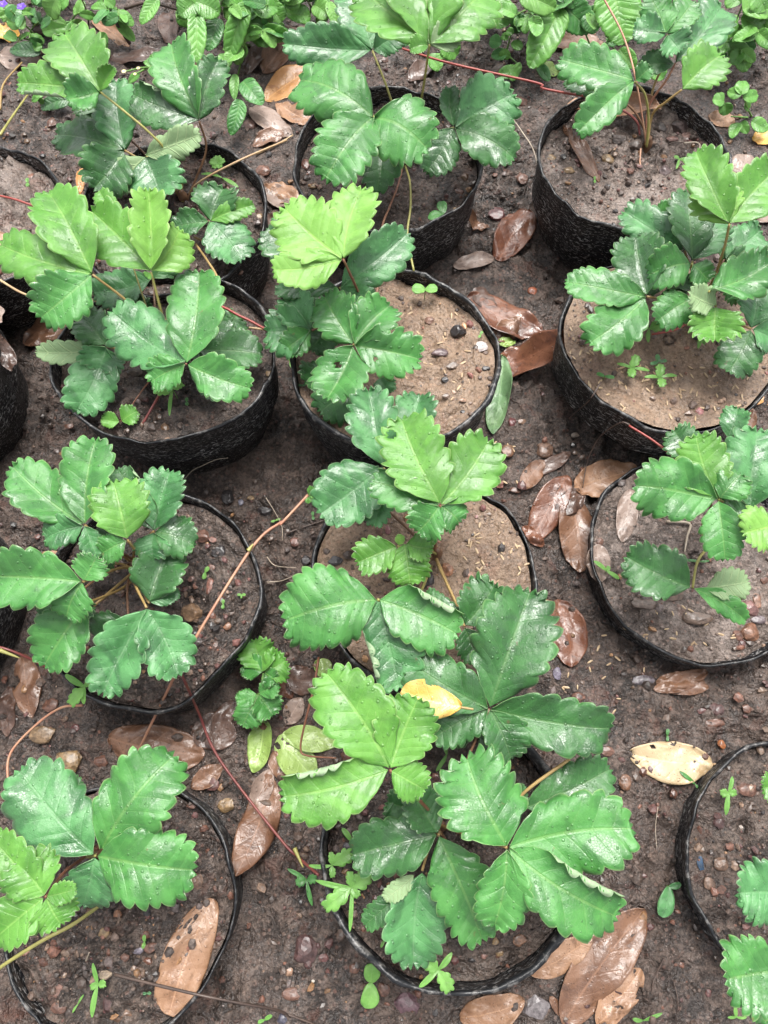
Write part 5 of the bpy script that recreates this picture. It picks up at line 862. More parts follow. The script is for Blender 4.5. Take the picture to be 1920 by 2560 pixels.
{'B':[-.3717,.0865,.004],'T':[-.3713,.0396,.004],'n':[.0633,.0005,.998],'w':.0199,'m':'dark','label':'dark leaf along the left edge under the pointed brown leaf','o':{}},
{'B':[-.1494,.0734,.004],'T':[-.1671,.0396,.004],'n':[.0269,-.0141,.9995],'w':.0199,'m':'dark','label':'very dark wet leaf beside the dented pot and red runner','o':{}},
{'B':[-.1087,.0252,.004],'T':[-.0908,-.0035,.004],'n':[.0124,.0077,.9999],'w':.0201,'m':'brown','label':'brown leaf under the light green fallen leaf','o':{}},
{'B':[-.116,.1103,.004],'T':[-.0921,.0762,.004],'n':[.0048,.0033,1],'w':.026,'m':'red','label':'red-brown wet leaf right behind the small toothed seedling','o':{}},
{'B':[-.4378,.428,.004],'T':[-.4093,.4153,.004],'n':[-.0133,-.0299,.9995],'w':.0209,'m':'brown','label':'brown leaf fragment at the left edge beside the dark rotten leaf','o':{}},
{'B':[-.4401,.4934,.004],'T':[-.4212,.5113,.004],'n':[.0675,-.071,.9952],'w':.0215,'m':'grey','label':'pale leaf bit at the left edge above the pinkish-brown leaf','o':{}},
{'B':[.4524,.6826,.004],'T':[.4834,.6953,.004],'n':[.0236,-.0577,.9981],'w':.025,'m':'brown','label':'brown leaf at the right edge below the grey decayed leaf','o':{}},
{'B':[-.4484,.9671,.004],'T':[-.471,.9343,.004],'n':[.0902,-.062,.994],'w':.0203,'m':'dark','label':'dark leaf under the weeds right of the purple flowers','o':{}},
{'B':[-.2284,.9049,.004],'T':[-.2549,.8733,.004],'n':[.0745,-.0624,.9953],'w':.0244,'m':'brown','label':'brown leaf behind the upright folded dark leaf','o':{}}],'weeds':[{'base':[-.1956,.8662,0],'label':'light green weed with pointed hanging leaves behind the upper left pot','cls':'weed','stems':[[[-.1936,.869,0],[-.1746,.8754,.05],[-.1673,.9091,.08]],[[-.1936,.869,0],[-.1765,.8123,.03]]],'l':[{'B':[-.234,.907,.07],'T':[-.232,.842,.05],'n':[.17,-.29,.94],'w':.0241,'o':{}},
{'B':[-.235,.91,.075],'T':[-.252,.895,.07],'n':[.19,-.5,.85],'w':.0272,'o':{'shape':'ovate'}},
{'B':[-.233,.912,.075],'T':[-.205,.905,.065],'n':[.2,-.45,.87],'w':.0315,'o':{}},
{'B':[-.169,.904,.08],'T':[-.195,.855,.045],'n':[.19,-.64,.75],'w':.0272,'o':{}},
{'B':[-.211,.915,.05],'T':[-.223,.873,.04],'n':[.12,-.26,.96],'w':.0235,'o':{'cls':'mid'}},
{'B':[-.172,.9,.06],'T':[-.152,.889,.05],'n':[.13,-.54,.83],'w':.0254,'o':{}},
{'B':[-.178,.834,.03],'T':[-.153,.801,.025],'n':[0,-.15,.99],'w':.0255,'o':{'cls':'mid'}},
{'B':[-.18,.804,.03],'T':[-.192,.766,.012],'n':[.03,-.43,.9],'w':.0211,'o':{'cls':'mid'}},
{'B':[-.2,.876,.03],'T':[-.211,.848,.03],'n':[.22,-.09,.97],'w':.0193,'o':{}},
{'B':[-.189,.845,.03],'T':[-.189,.815,.02],'n':[-.05,-.31,.95],'w':.0128,'o':{}},
{'B':[-.16,.892,.08],'T':[-.133,.91,.07],'n':[.48,-.25,.84],'w':.0271,'o':{}}]},
{'base':[-.3154,.9902,0],'label':'variegated weed with a bent dark stalk at the top edge','cls':'weed','stems':[[[-.3397,.9359,0],[-.3546,.945,.02],[-.3659,.9581,.05]],[[-.3979,.9508,0],[-.3866,.9447,.03],[-.3868,.9455,.06]]],'l':[{'B':[-.287,.937,.06],'T':[-.307,.905,.05],'n':[.1,-.35,.93],'w':.0192,'o':{}},
{'B':[-.41,.924,.07],'T':[-.423,.915,.05],'n':[-.2,-.83,.53],'w':.0234,'o':{'cls':'seed'}},
{'B':[-.396,.927,.07],'T':[-.409,.917,.06],'n':[-.18,-.55,.81],'w':.0169,'o':{}},
{'B':[-.354,.937,.06],'T':[-.344,.935,.05],'n':[.62,-.37,.69],'w':.0172,'o':{}},
{'B':[-.348,.936,.03],'T':[-.329,.923,.01],'n':[.49,-.43,.76],'w':.0155,'o':{'cls':'seed','teeth':0}}],'sm':'twig'},
{'base':[-.4869,.9389,0],'label':'low rounded weed with purple flowers at the top left corner','cls':'weed','stems':[[[-.4567,.933,0],[-.4663,.9332,.02],[-.4767,.9291,.05]],[[-.4684,.9359,0],[-.4797,.9186,.02]]],'l':[{'B':[-.442,.916,.03],'T':[-.408,.924,.03],'n':[.15,-.57,.81],'w':.0186,'o':{'teeth':0}},
{'B':[-.48,.924,.04],'T':[-.47,.941,.045],'n':[.34,-.45,.82],'w':.0217,'o':{'cls':'mid','teeth':0}},
{'B':[-.47,.927,.03],'T':[-.491,.936,.03],'n':[-.2,-.49,.85],'w':.0176,'o':{'teeth':0}},
{'B':[-.455,.898,.02],'T':[-.445,.904,.02],'n':[.3,-.52,.8],'w':.011,'o':{'teeth':0}},
{'B':[-.368,.907,.02],'T':[-.36,.914,.03],'n':[-.09,-.77,.63],'w':.0175,'o':{'teeth':0}},
{'B':[-.409,.916,.03],'T':[-.402,.93,.03],'n':[.46,-.22,.86],'w':.0109,'o':{'teeth':0}},
{'B':[-.448,.898,.015],'T':[-.49,.905,.012],'n':[-.11,-.27,.96],'w':.0199,'o':{'cls':'dark'}},
{'B':[-.496,.924,.02],'T':[-.479,.913,.02],'n':[-.09,-.14,.99],'w':.0154,'o':{'teeth':0}},
{'B':[-.364,.913,.02],'T':[-.371,.901,.015],'n':[.29,-.52,.8],'w':.0132,'o':{'teeth':0}}],'flowers':[{'p':[-.4562,.9211,.06],'n':5,'r':.006,'m':'purple'},
{'p':[-.4802,.9254,.06],'n':5,'r':.006,'m':'purple'}]},
{'base':[-.2927,.8891,0],'label':'slender weed with tiny cream flower heads beside the folded leaf','cls':'weed','stems':[[[-.2927,.8891,0],[-.3012,.8562,.03],[-.323,.8329,.045]],[[-.3012,.8562,.03],[-.3037,.8329,.05]],[[-.301,.8548,.03],[-.311,.8343,.04]]],'l':[{'B':[-.283,.864,.02],'T':[-.308,.871,.025],'n':[.12,-.26,.96],'w':.013,'o':{}},
{'B':[-.309,.845,.03],'T':[-.326,.842,.02],'n':[-.38,-.45,.81],'w':.0107,'o':{'teeth':0}},
{'B':[-.283,.867,.03],'T':[-.3,.872,.03],'n':[-.09,-.37,.93],'w':.0129,'o':{}}],'flowers':[{'p':[-.3226,.8318,.046],'n':7,'r':.0028,'m':'cream'},
{'p':[-.3037,.8329,.05],'n':7,'r':.0022,'m':'cream'},
{'p':[-.3102,.8321,.042],'n':7,'r':.002,'m':'cream'}]},
{'base':[-.1387,.9689,0],'label':'bright round-leaved weed left of the top centre plant','cls':'weed','stems':[[[-.1384,.9629,0],[-.1322,.9535,.03],[-.1367,.9426,.06]],[[-.1046,.9719,0],[-.0914,.9472,.04],[-.0681,.9397,.06]]],'l':[{'B':[-.131,.929,.05],'T':[-.156,.938,.045],'n':[-.32,-.42,.85],'w':.0281,'o':{'shape':'round'}},
{'B':[-.126,.923,.05],'T':[-.095,.93,.04],'n':[.35,-.32,.88],'w':.0259,'o':{'shape':'round'}},
{'B':[-.142,.925,.06],'T':[-.13,.909,.05],'n':[-.08,-.57,.82],'w':.0277,'o':{'shape':'round'}},
{'B':[-.165,.936,.04],'T':[-.17,.913,.03],'n':[.09,-.42,.9],'w':.024,'o':{}},
{'B':[-.157,.936,.035],'T':[-.161,.92,.02],'n':[.16,-.7,.69],'w':.022,'o':{}},
{'B':[-.09,.938,.05],'T':[-.07,.918,.05],'n':[-.36,-.36,.86],'w':.0237,'o':{'shape':'round','cls':'seed'}},
{'B':[-.126,.927,.07],'T':[-.106,.931,.06],'n':[.45,-.59,.67],'w':.0255,'o':{}},
{'B':[-.07,.931,.06],'T':[-.064,.906,.05],'n':[.17,-.33,.93],'w':.0149,'o':{'cls':'seed'}},
{'B':[-.17,.931,.06],'T':[-.189,.929,.05],'n':[-.3,-.65,.7],'w':.0279,'o':{}},
{'B':[-.145,.936,.025],'T':[-.132,.922,.02],'n':[-.1,-.4,.91],'w':.0199,'o':{}}]},
{'base':[.1716,.9094,0],'label':'crinkled fine-leaved weed at the top centre right','cls':'weed','stems':[[[.1604,.9094,0],[.1644,.9157,.02],[.1661,.9119,.05]],[[.1604,.9094,0],[.1485,.9042,.02]],[[.1649,.9094,0],[.179,.8759,.012]]],'l':[{'B':[.165,.901,.04],'T':[.157,.907,.04],'n':[-.25,-.36,.9],'w':.0108,'o':{'shape':'round'}},
{'B':[.165,.903,.05],'T':[.173,.912,.05],'n':[.17,-.16,.97],'w':.0128,'o':{'shape':'round'}},
{'B':[.164,.898,.03],'T':[.177,.887,.03],'n':[-.3,-.33,.89],'w':.0119,'o':{'shape':'round'}},
{'B':[.158,.893,.025],'T':[.155,.887,.015],'n':[-.15,-.83,.54],'w':.0153,'o':{'shape':'round'}},
{'B':[.151,.896,.03],'T':[.136,.901,.03],'n':[-.13,-.34,.93],'w':.0174,'o':{'shape':'round','cls':'mid'}},
{'B':[.159,.89,.02],'T':[.14,.893,.015],'n':[-.29,-.51,.81],'w':.0153,'o':{'cls':'mid'}},
{'B':[.163,.87,.015],'T':[.174,.864,.01],'n':[.19,-.4,.9],'w':.024,'o':{'shape':'round'}},
{'B':[.148,.865,.012],'T':[.175,.87,.01],'n':[.14,-.39,.91],'w':.0175,'o':{'shape':'round'}},
{'B':[.159,.898,.035],'T':[.151,.904,.035],'n':[-.24,-.35,.91],'w':.0097,'o':{'shape':'round'}}]},
{'base':[.0767,.9182,0],'label':'leafy low weed in shade behind the bright top leaf','cls':'weed','stems':[[[.081,.9094,0],[.0861,.9099,.02],[.0955,.9153,.04]]],'l':[{'B':[.074,.901,.03],'T':[.095,.893,.015],'n':[.18,-.72,.67],'w':.0284,'o':{'shape':'round'}},
{'B':[.057,.887,.02],'T':[.073,.875,.01],'n':[.25,-.41,.88],'w':.0219,'o':{'shape':'round'}},
{'B':[.11,.929,.05],'T':[.121,.921,.03],'n':[.13,-.9,.41],'w':.0239,'o':{'shape':'round','cls':'mid'}},
{'B':[.101,.916,.03],'T':[.107,.93,.04],'n':[-.21,-.51,.84],'w':.0196,'o':{'cls':'mid'}},
{'B':[.022,.916,.03],'T':[.029,.904,.02],'n':[.17,-.59,.79],'w':.0241,'o':{'cls':'dark'}}]},
{'base':[.2359,.933,0],'label':'bright weed with large toothed oval leaves at the top right','cls':'weed','stems':[[[.2813,.9094,0],[.2475,.9119,.05],[.2199,.9147,.08]],[[.2813,.9094,0],[.2887,.895,.05],[.2797,.9006,.1]],[[.3135,.9182,0],[.2863,.9041,.03]]],'l':[{'B':[.22,.91,.07],'T':[.182,.845,.04],'n':[.09,-.46,.88],'w':.04,'o':{}},
{'B':[.145,.93,.07],'T':[.143,.892,.055],'n':[.03,-.37,.93],'w':.0349,'o':{'shape':'round'}},
{'B':[.22,.916,.07],'T':[.263,.895,.05],'n':[-.01,-.7,.71],'w':.0381,'o':{'cls':'mid'}},
{'B':[.276,.906,.1],'T':[.291,.848,.07],'n':[-.05,-.47,.88],'w':.0553,'o':{'teeth':13}},
{'B':[.166,.908,.09],'T':[.21,.895,.08],'n':[.01,-.61,.79],'w':.0309,'o':{'cls':'seed'}},
{'B':[.124,.927,.07],'T':[.131,.914,.06],'n':[-.19,-.66,.73],'w':.0169,'o':{}},
{'B':[.302,.887,.03],'T':[.323,.867,.02],'n':[-.12,-.54,.83],'w':.0195,'o':{}},
{'B':[.299,.901,.03],'T':[.286,.896,.03],'n':[.18,-.44,.88],'w':.0152,'o':{'cls':'mid'}},
{'B':[.226,.917,.08],'T':[.236,.909,.07],'n':[.16,-.66,.73],'w':.0167,'o':{'cls':'mid'}},
{'B':[.342,.859,.03],'T':[.357,.848,.02],'n':[.19,-.49,.85],'w':.0237,'o':{}},
{'B':[.199,.87,.02],'T':[.213,.853,.012],'n':[.06,-.4,.92],'w':.0152,'o':{'cls':'mid','teeth':0}}]},
{'base':[.4739,.9094,0],'label':'sprawling weed with serrated light leaves at the top right corner','cls':'weed','stems':[[[.4477,.8978,0],[.437,.8893,.05],[.4379,.8966,.09]],[[.4916,.9389,0],[.5009,.9225,.004]]],'l':[{'B':[.433,.88,.09],'T':[.472,.901,.08],'n':[.3,-.1,.95],'w':.0411,'o':{'cls':'seed'}},
{'B':[.435,.879,.08],'T':[.474,.88,.06],'n':[.45,-.32,.83],'w':.0353,'o':{}},
{'B':[.431,.875,.06],'T':[.446,.877,.065],'n':[-.21,-.48,.85],'w':.0188,'o':{'cls':'seed'}},
{'B':[.431,.875,.05],'T':[.468,.864,.02],'n':[.33,-.68,.66],'w':.0279,'o':{}},
{'B':[.429,.878,.05],'T':[.406,.864,.05],'n':[.18,-.3,.93],'w':.0296,'o':{}},
{'B':[.428,.867,.045],'T':[.418,.862,.03],'n':[-.45,-.71,.55],'w':.0277,'o':{'cls':'mid'}},
{'B':[.426,.881,.08],'T':[.418,.869,.06],'n':[-.23,-.79,.57],'w':.0228,'o':{}},
{'B':[.433,.891,.09],'T':[.423,.908,.09],'n':[-.48,-.29,.83],'w':.0287,'o':{}},
{'B':[.449,.892,.1],'T':[.46,.88,.09],'n':[-0,-.64,.77],'w':.0346,'o':{}},
{'B':[.445,.873,.04],'T':[.469,.873,.03],'n':[.38,-.26,.89],'w':.0193,'o':{}}]},
{'base':[.4724,.8075,0],'label':'three-tipped weed sprig right of the upper right pot','cls':'weed','stems':[[[.4746,.8075,0],[.4513,.7962,.03],[.4373,.8021,.05]],[[.4746,.8075,0],[.4397,.7955,.012]],[[.4746,.8075,0],[.4731,.784,.01]]],'l':[{'B':[.436,.791,.05],'T':[.441,.813,.05],'n':[-.11,.03,.99],'w':.0165,'o':{}},
{'B':[.436,.791,.05],'T':[.423,.802,.045],'n':[-.53,-.27,.8],'w':.0145,'o':{}},
{'B':[.44,.791,.045],'T':[.462,.802,.04],'n':[.34,-.3,.89],'w':.0166,'o':{}},
{'B':[.45,.799,.03],'T':[.459,.798,.02],'n':[.59,-.55,.59],'w':.0127,'o':{}},
{'B':[.43,.812,.02],'T':[.416,.815,.02],'n':[-.04,-.23,.97],'w':.0192,'o':{}},
{'B':[.43,.809,.02],'T':[.435,.8,.01],'n':[-.23,-.78,.58],'w':.0171,'o':{}},
{'B':[.447,.782,.015],'T':[.436,.763,.01],'n':[-.29,-.08,.95],'w':.0149,'o':{}},
{'B':[.46,.78,.02],'T':[.481,.771,.015],'n':[.08,-.35,.93],'w':.019,'o':{}},
{'B':[.45,.784,.015],'T':[.458,.771,.01],'n':[-.34,-.5,.8],'w':.0128,'o':{}}]},
{'base':[-.3751,.9094,0],'label':'small weed sprout under the top left bright leaf','cls':'weed','stems':[[[-.4452,.8324,0],[-.4378,.8227,.02]]],'l':[{'B':[-.437,.82,.02],'T':[-.448,.817,.015],'n':[-.22,-.56,.8],'w':.0086,'o':{'teeth':0}},
{'B':[-.436,.819,.02],'T':[-.437,.817,.01],'n':[.08,-.98,.19],'w':.0075,'o':{'teeth':0}},
{'B':[-.4,.823,.012],'T':[-.44,.815,.006],'n':[-.05,-.44,.9],'w':.0194,'o':{'cls':'dark'}},
{'B':[-.442,.82,.02],'T':[-.432,.825,.02],'n':[.21,-.38,.9],'w':.0086,'o':{'teeth':0}}]},
{'base':[-.163,.9689,0],'label':'dense bright weed clump behind the bare soil at the top, left of centre','cls':'weed','stems':[[[-.1623,.9694,-0],[-.1546,.9109,.042],[-.149,.8703,.07]],[[-.1628,.9687,0],[-.1601,.9135,.042],[-.1596,.8753,.07]]],'l':[{'B':[-.15,.876,.066],'T':[-.173,.889,.05],'n':[-.64,-.58,.5],'w':.0122,'o':{'cls':'weed','shape':'ovate','fold':[18,22],'bend':.1}},
{'B':[-.151,.886,.059],'T':[-.12,.884,.051],'n':[.09,-.83,.55],'w':.0207,'o':{'cls':'weed','shape':'ovate','fold':[23,13],'bend':.08}},
{'B':[-.15,.879,.064],'T':[-.117,.891,.043],'n':[.48,.18,.86],'w':.0269,'o':{'cls':'mid','shape':'ovate','fold':[17,15],'bend':.06}},
{'B':[-.155,.915,.039],'T':[-.183,.928,.019],'n':[-.61,-.67,.43],'w':.0186,'o':{'cls':'mid','shape':'ovate','fold':[23,6],'bend':.01}},
{'B':[-.151,.888,.058],'T':[-.183,.884,.048],'n':[-.18,-.6,.78],'w':.0187,'o':{'cls':'seed','shape':'ovate','fold':[18,17],'bend':.02}},
{'B':[-.15,.875,.067],'T':[-.136,.865,.052],'n':[.54,-.41,.74],'w':.0205,'o':{'cls':'seed','shape':'ovate','fold':[9,18],'bend':.04}},
{'B':[-.153,.901,.049],'T':[-.14,.898,.031],'n':[.63,-.54,.56],'w':.0166,'o':{'cls':'weed','shape':'ovate','fold':[24,23],'bend':.09}},
{'B':[-.16,.914,.042],'T':[-.186,.941,.022],'n':[-.66,-.08,.75],'w':.0132,'o':{'cls':'weed','shape':'ovate','fold':[11,24],'bend':.04}},
{'B':[-.16,.915,.041],'T':[-.163,.894,.03],'n':[.02,-.49,.87],'w':.0224,'o':{'cls':'mid','shape':'ovate','fold':[11,24],'bend':.02}},
{'B':[-.16,.915,.041],'T':[-.168,.902,.026],'n':[.28,-.8,.54],'w':.018,'o':{'cls':'weed','shape':'ovate','fold':[8,9],'bend':.07}},
{'B':[-.16,.913,.043],'T':[-.184,.94,.032],'n':[.05,.41,.91],'w':.0164,'o':{'cls':'weed','shape':'ovate','fold':[8,24],'bend':.04}},
{'B':[-.16,.915,.041],'T':[-.156,.905,.024],'n':[.17,-.84,.51],'w':.0168,'o':{'cls':'weed','shape':'ovate','fold':[18,10],'bend':.06}},
{'B':[-.16,.899,.053],'T':[-.159,.887,.033],'n':[-.25,-.84,.48],'w':.0189,'o':{'cls':'weed','shape':'ovate','fold':[7,6],'bend':.07}},
{'B':[-.16,.9,.052],'T':[-.146,.876,.043],'n':[-.32,-.47,.83],'w':.0233,'o':{'cls':'weed','shape':'ovate','fold':[16,18],'bend':.03}}]},
{'base':[-.2241,.9964,0],'label':'light green weed clump touching the top edge above the folded leaf','cls':'weed','stems':[[[-.2226,.9953,0],[-.203,.9369,.048],[-.187,.8972,.08]],[[-.2235,.9963,0],[-.2084,.9446,.048],[-.1973,.9119,.08]]],'l':[{'B':[-.207,.944,.042],'T':[-.187,.945,.022],'n':[.55,-.64,.54],'w':.023,'o':{'cls':'seed','shape':'ovate','fold':[11,18],'bend':.01}},
{'B':[-.195,.917,.064],'T':[-.174,.917,.048],'n':[.42,-.77,.49],'w':.0177,'o':{'cls':'weed','shape':'ovate','fold':[10,19],'bend':.05}},
{'B':[-.188,.9,.078],'T':[-.173,.875,.083],'n':[-.43,-.08,.9],'w':.0134,'o':{'cls':'seed','shape':'ovate','fold':[15,23],'bend':.06}},
{'B':[-.206,.943,.043],'T':[-.199,.983,.029],'n':[-.12,.34,.93],'w':.0168,'o':{'cls':'seed','shape':'ovate','fold':[14,8],'bend':.01}},
{'B':[-.2,.929,.054],'T':[-.183,.953,.048],'n':[.72,-.36,.59],'w':.0135,'o':{'cls':'weed','shape':'ovate','fold':[20,10],'bend':.07}},
{'B':[-.205,.934,.058],'T':[-.223,.97,.045],'n':[.14,.39,.91],'w':.015,'o':{'cls':'seed','shape':'ovate','fold':[10,4],'bend':.07}},
{'B':[-.206,.938,.054],'T':[-.224,.983,.037],'n':[.29,.44,.85],'w':.017,'o':{'cls':'seed','shape':'ovate','fold':[6,4],'bend':.02}},
{'B':[-.211,.95,.042],'T':[-.19,.975,.028],'n':[.63,-.08,.77],'w':.0158,'o':{'cls':'seed','shape':'ovate','fold':[17,5],'bend':.08}},
{'B':[-.199,.917,.075],'T':[-.207,.949,.074],'n':[.27,.1,.96],'w':.0181,'o':{'cls':'weed','shape':'ovate','fold':[22,6],'bend':.02}},
{'B':[-.201,.922,.07],'T':[-.173,.948,.05],'n':[.76,-.38,.53],'w':.0229,'o':{'cls':'weed','shape':'ovate','fold':[8,13],'bend':.09}}]},
{'base':[-.1463,1.0056,0],'label':'leafy weed mass at the top edge left of the big bright leaf','cls':'weed','stems':[[[-.1471,1.0067,0],[-.1289,.9388,.054],[-.1154,.8942,.09]],[[-.1456,1.0057,0],[-.1435,.9354,.054],[-.1433,.8879,.09]]],'l':[{'B':[-.125,.925,.065],'T':[-.102,.951,.059],'n':[.58,-.33,.74],'w':.0189,'o':{'cls':'weed','shape':'ovate','fold':[11,11],'bend':.09}},
{'B':[-.119,.904,.082],'T':[-.112,.938,.081],'n':[.19,-.01,.98],'w':.0199,'o':{'cls':'weed','shape':'ovate','fold':[14,21],'bend':.09}},
{'B':[-.132,.947,.048],'T':[-.127,.99,.038],'n':[.31,.16,.94],'w':.0186,'o':{'cls':'mid','shape':'ovate','fold':[19,13],'bend':.09}},
{'B':[-.119,.906,.08],'T':[-.111,.945,.066],'n':[-.1,.36,.93],'w':.0136,'o':{'cls':'weed','shape':'ovate','fold':[10,14],'bend':.08}},
{'B':[-.132,.947,.047],'T':[-.114,.963,.045],'n':[.25,-.14,.96],'w':.0144,'o':{'cls':'mid','shape':'ovate','fold':[11,24],'bend':.08}},
{'B':[-.123,.917,.071],'T':[-.108,.937,.071],'n':[-.07,.09,.99],'w':.0152,'o':{'cls':'weed','shape':'ovate','fold':[8,24],'bend':.1}},
{'B':[-.143,.936,.054],'T':[-.168,.968,.04],'n':[-.18,.27,.94],'w':.0167,'o':{'cls':'mid','shape':'ovate','fold':[22,7],'bend':.01}},
{'B':[-.143,.89,.088],'T':[-.174,.907,.081],'n':[-.39,-.41,.82],'w':.0159,'o':{'cls':'mid','shape':'ovate','fold':[13,10],'bend':.01}},
{'B':[-.143,.932,.057],'T':[-.144,.922,.037],'n':[-.18,-.87,.46],'w':.0163,'o':{'cls':'mid','shape':'ovate','fold':[12,17],'bend':.03}},
{'B':[-.143,.91,.074],'T':[-.174,.928,.06],'n':[-.39,.04,.92],'w':.0141,'o':{'cls':'weed','shape':'ovate','fold':[17,15],'bend':.09}},
{'B':[-.143,.939,.051],'T':[-.144,.915,.041],'n':[.43,-.36,.83],'w':.0182,'o':{'cls':'weed','shape':'ovate','fold':[20,19],'bend':.03}},
{'B':[-.143,.91,.073],'T':[-.164,.934,.074],'n':[-.16,-.17,.97],'w':.0185,'o':{'cls':'weed','shape':'ovate','fold':[12,10],'bend':.08}}]},
{'base':[-.0985,.9994,0],'label':'rounded-leaf weed tuft beside the dark blue-green strawberry leaf','cls':'weed','stems':[[[-.099,.9979,0],[-.0991,.9542,.042],[-.101,.9257,.07]],[[-.0997,.9978,0],[-.0991,.9542,.042],[-.1009,.9257,.07]]],'l':[{'B':[-.1,.94,.056],'T':[-.101,.977,.048],'n':[-.08,.2,.98],'w':.0166,'o':{'cls':'mid','shape':'round','fold':[12,21],'bend':.07}},
{'B':[-.1,.936,.06],'T':[-.086,.97,.056],'n':[.1,.06,.99],'w':.0205,'o':{'cls':'weed','shape':'round','fold':[8,12],'bend':.05}},
{'B':[-.1,.932,.064],'T':[-.135,.945,.046],'n':[-.53,-.65,.54],'w':.0179,'o':{'cls':'mid','shape':'round','fold':[10,14],'bend':.03}},
{'B':[-.101,.929,.067],'T':[-.124,.924,.068],'n':[.1,-.36,.93],'w':.015,'o':{'cls':'weed','shape':'round','fold':[20,21],'bend':.05}},
{'B':[-.1,.936,.06],'T':[-.091,.969,.051],'n':[-.3,.32,.9],'w':.0119,'o':{'cls':'mid','shape':'round','fold':[19,6],'bend':.07}},
{'B':[-.1,.935,.061],'T':[-.09,.989,.042],'n':[.28,.27,.92],'w':.0214,'o':{'cls':'weed','shape':'round','fold':[20,10],'bend':.05}},
{'B':[-.1,.933,.063],'T':[-.1,.982,.044],'n':[-.29,.35,.89],'w':.016,'o':{'cls':'weed','shape':'round','fold':[19,6],'bend':.04}},
{'B':[-.1,.94,.056],'T':[-.134,.953,.044],'n':[-.37,-.19,.91],'w':.0177,'o':{'cls':'seed','shape':'round','fold':[9,18],'bend':.04}},
{'B':[-.101,.927,.069],'T':[-.124,.918,.07],'n':[.11,-.14,.98],'w':.0148,'o':{'cls':'seed','shape':'round','fold':[6,10],'bend':.05}},
{'B':[-.099,.945,.051],'T':[-.102,.985,.044],'n':[.29,.16,.94],'w':.0195,'o':{'cls':'weed','shape':'round','fold':[8,7],'bend':.06}},
{'B':[-.099,.949,.047],'T':[-.13,.972,.028],'n':[-.43,.18,.89],'w':.018,'o':{'cls':'weed','shape':'round','fold':[13,7],'bend':.03}},
{'B':[-.098,.959,.037],'T':[-.084,.989,.035],'n':[.23,-.05,.97],'w':.0168,'o':{'cls':'weed','shape':'round','fold':[21,13],'bend':.03}}]},
{'base':[-.1608,1.0025,0],'label':'broad-leaf weed tuft above the folded dark brown leaf','cls':'weed','stems':[[[-.1596,1.0009,0],[-.1537,.9351,.048],[-.1496,.8883,.08]],[[-.161,1.0038,0],[-.1596,.9426,.048],[-.161,.9026,.08]]],'l':[{'B':[-.152,.913,.063],'T':[-.136,.916,.048],'n':[.56,-.71,.43],'w':.0125,'o':{'cls':'weed','shape':'round','fold':[21,16],'bend':.09}},
{'B':[-.154,.942,.044],'T':[-.137,.926,.047],'n':[.05,.23,.97],'w':.0141,'o':{'cls':'mid','shape':'round','fold':[6,24],'bend':0}},
{'B':[-.153,.926,.055],'T':[-.185,.947,.036],'n':[-.63,-.34,.7],'w':.0166,'o':{'cls':'weed','shape':'round','fold':[7,22],'bend':.1}},
{'B':[-.154,.942,.044],'T':[-.179,.966,.025],'n':[-.77,-.4,.5],'w':.012,'o':{'cls':'mid','shape':'round','fold':[8,6],'bend':.01}},
{'B':[-.151,.903,.07],'T':[-.17,.9,.061],'n':[-.39,-.21,.9],'w':.0114,'o':{'cls':'weed','shape':'round','fold':[19,21],'bend':.01}},
{'B':[-.15,.894,.076],'T':[-.142,.898,.056],'n':[.65,-.76,.08],'w':.0141,'o':{'cls':'mid','shape':'round','fold':[13,10],'bend':.05}},
{'B':[-.16,.925,.062],'T':[-.179,.968,.046],'n':[-.24,.25,.94],'w':.016,'o':{'cls':'weed','shape':'round','fold':[10,21],'bend':.03}},
{'B':[-.159,.937,.053],'T':[-.177,.937,.034],'n':[-.23,-.95,.23],'w':.0134,'o':{'cls':'weed','shape':'round','fold':[17,21],'bend':.09}},
{'B':[-.159,.946,.045],'T':[-.178,.985,.041],'n':[.17,.18,.97],'w':.0242,'o':{'cls':'mid','shape':'round','fold':[20,21],'bend':.07}},
{'B':[-.16,.915,.07],'T':[-.184,.887,.076],'n':[.4,-.15,.9],'w':.0183,'o':{'cls':'mid','shape':'round','fold':[19,14],'bend':.07}},
{'B':[-.16,.925,.062],'T':[-.181,.973,.043],'n':[-.6,.05,.8],'w':.015,'o':{'cls':'mid','shape':'round','fold':[5,4],'bend':.08}},
{'B':[-.161,.912,.072],'T':[-.184,.939,.059],'n':[-.67,-.25,.7],'w':.0146,'o':{'cls':'weed','shape':'round','fold':[13,22],'bend':.09}}]},
{'base':[.1918,.9902,0],'label':'weed clump at the top edge right of the big bright leaf','cls':'weed','stems':[[[.1908,.9884,0],[.1859,.9264,.048],[.1834,.8825,.08]],[[.1925,.9914,0],[.1739,.927,.048],[.1604,.8837,.08]]],'l':[{'B':[.185,.921,.052],'T':[.179,.893,.047],'n':[-.41,-.09,.91],'w':.0196,'o':{'cls':'weed','shape':'ovate','fold':[8,9],'bend':.09}},
{'B':[.184,.893,.073],'T':[.187,.859,.072],'n':[-.03,-.01,1],'w':.0182,'o':{'cls':'weed','shape':'ovate','fold':[4,8],'bend':.02}},
{'B':[.186,.929,.046],'T':[.223,.962,.025],'n':[.17,.4,.9],'w':.018,'o':{'cls':'mid','shape':'ovate','fold':[4,12],'bend':0}},
{'B':[.183,.885,.078],'T':[.188,.874,.066],'n':[-.11,-.78,.61],'w':.017,'o':{'cls':'weed','shape':'ovate','fold':[14,6],'bend':.06}},
{'B':[.185,.906,.063],'T':[.216,.943,.046],'n':[.24,.23,.94],'w':.0198,'o':{'cls':'mid','shape':'ovate','fold':[22,21],'bend':.07}},
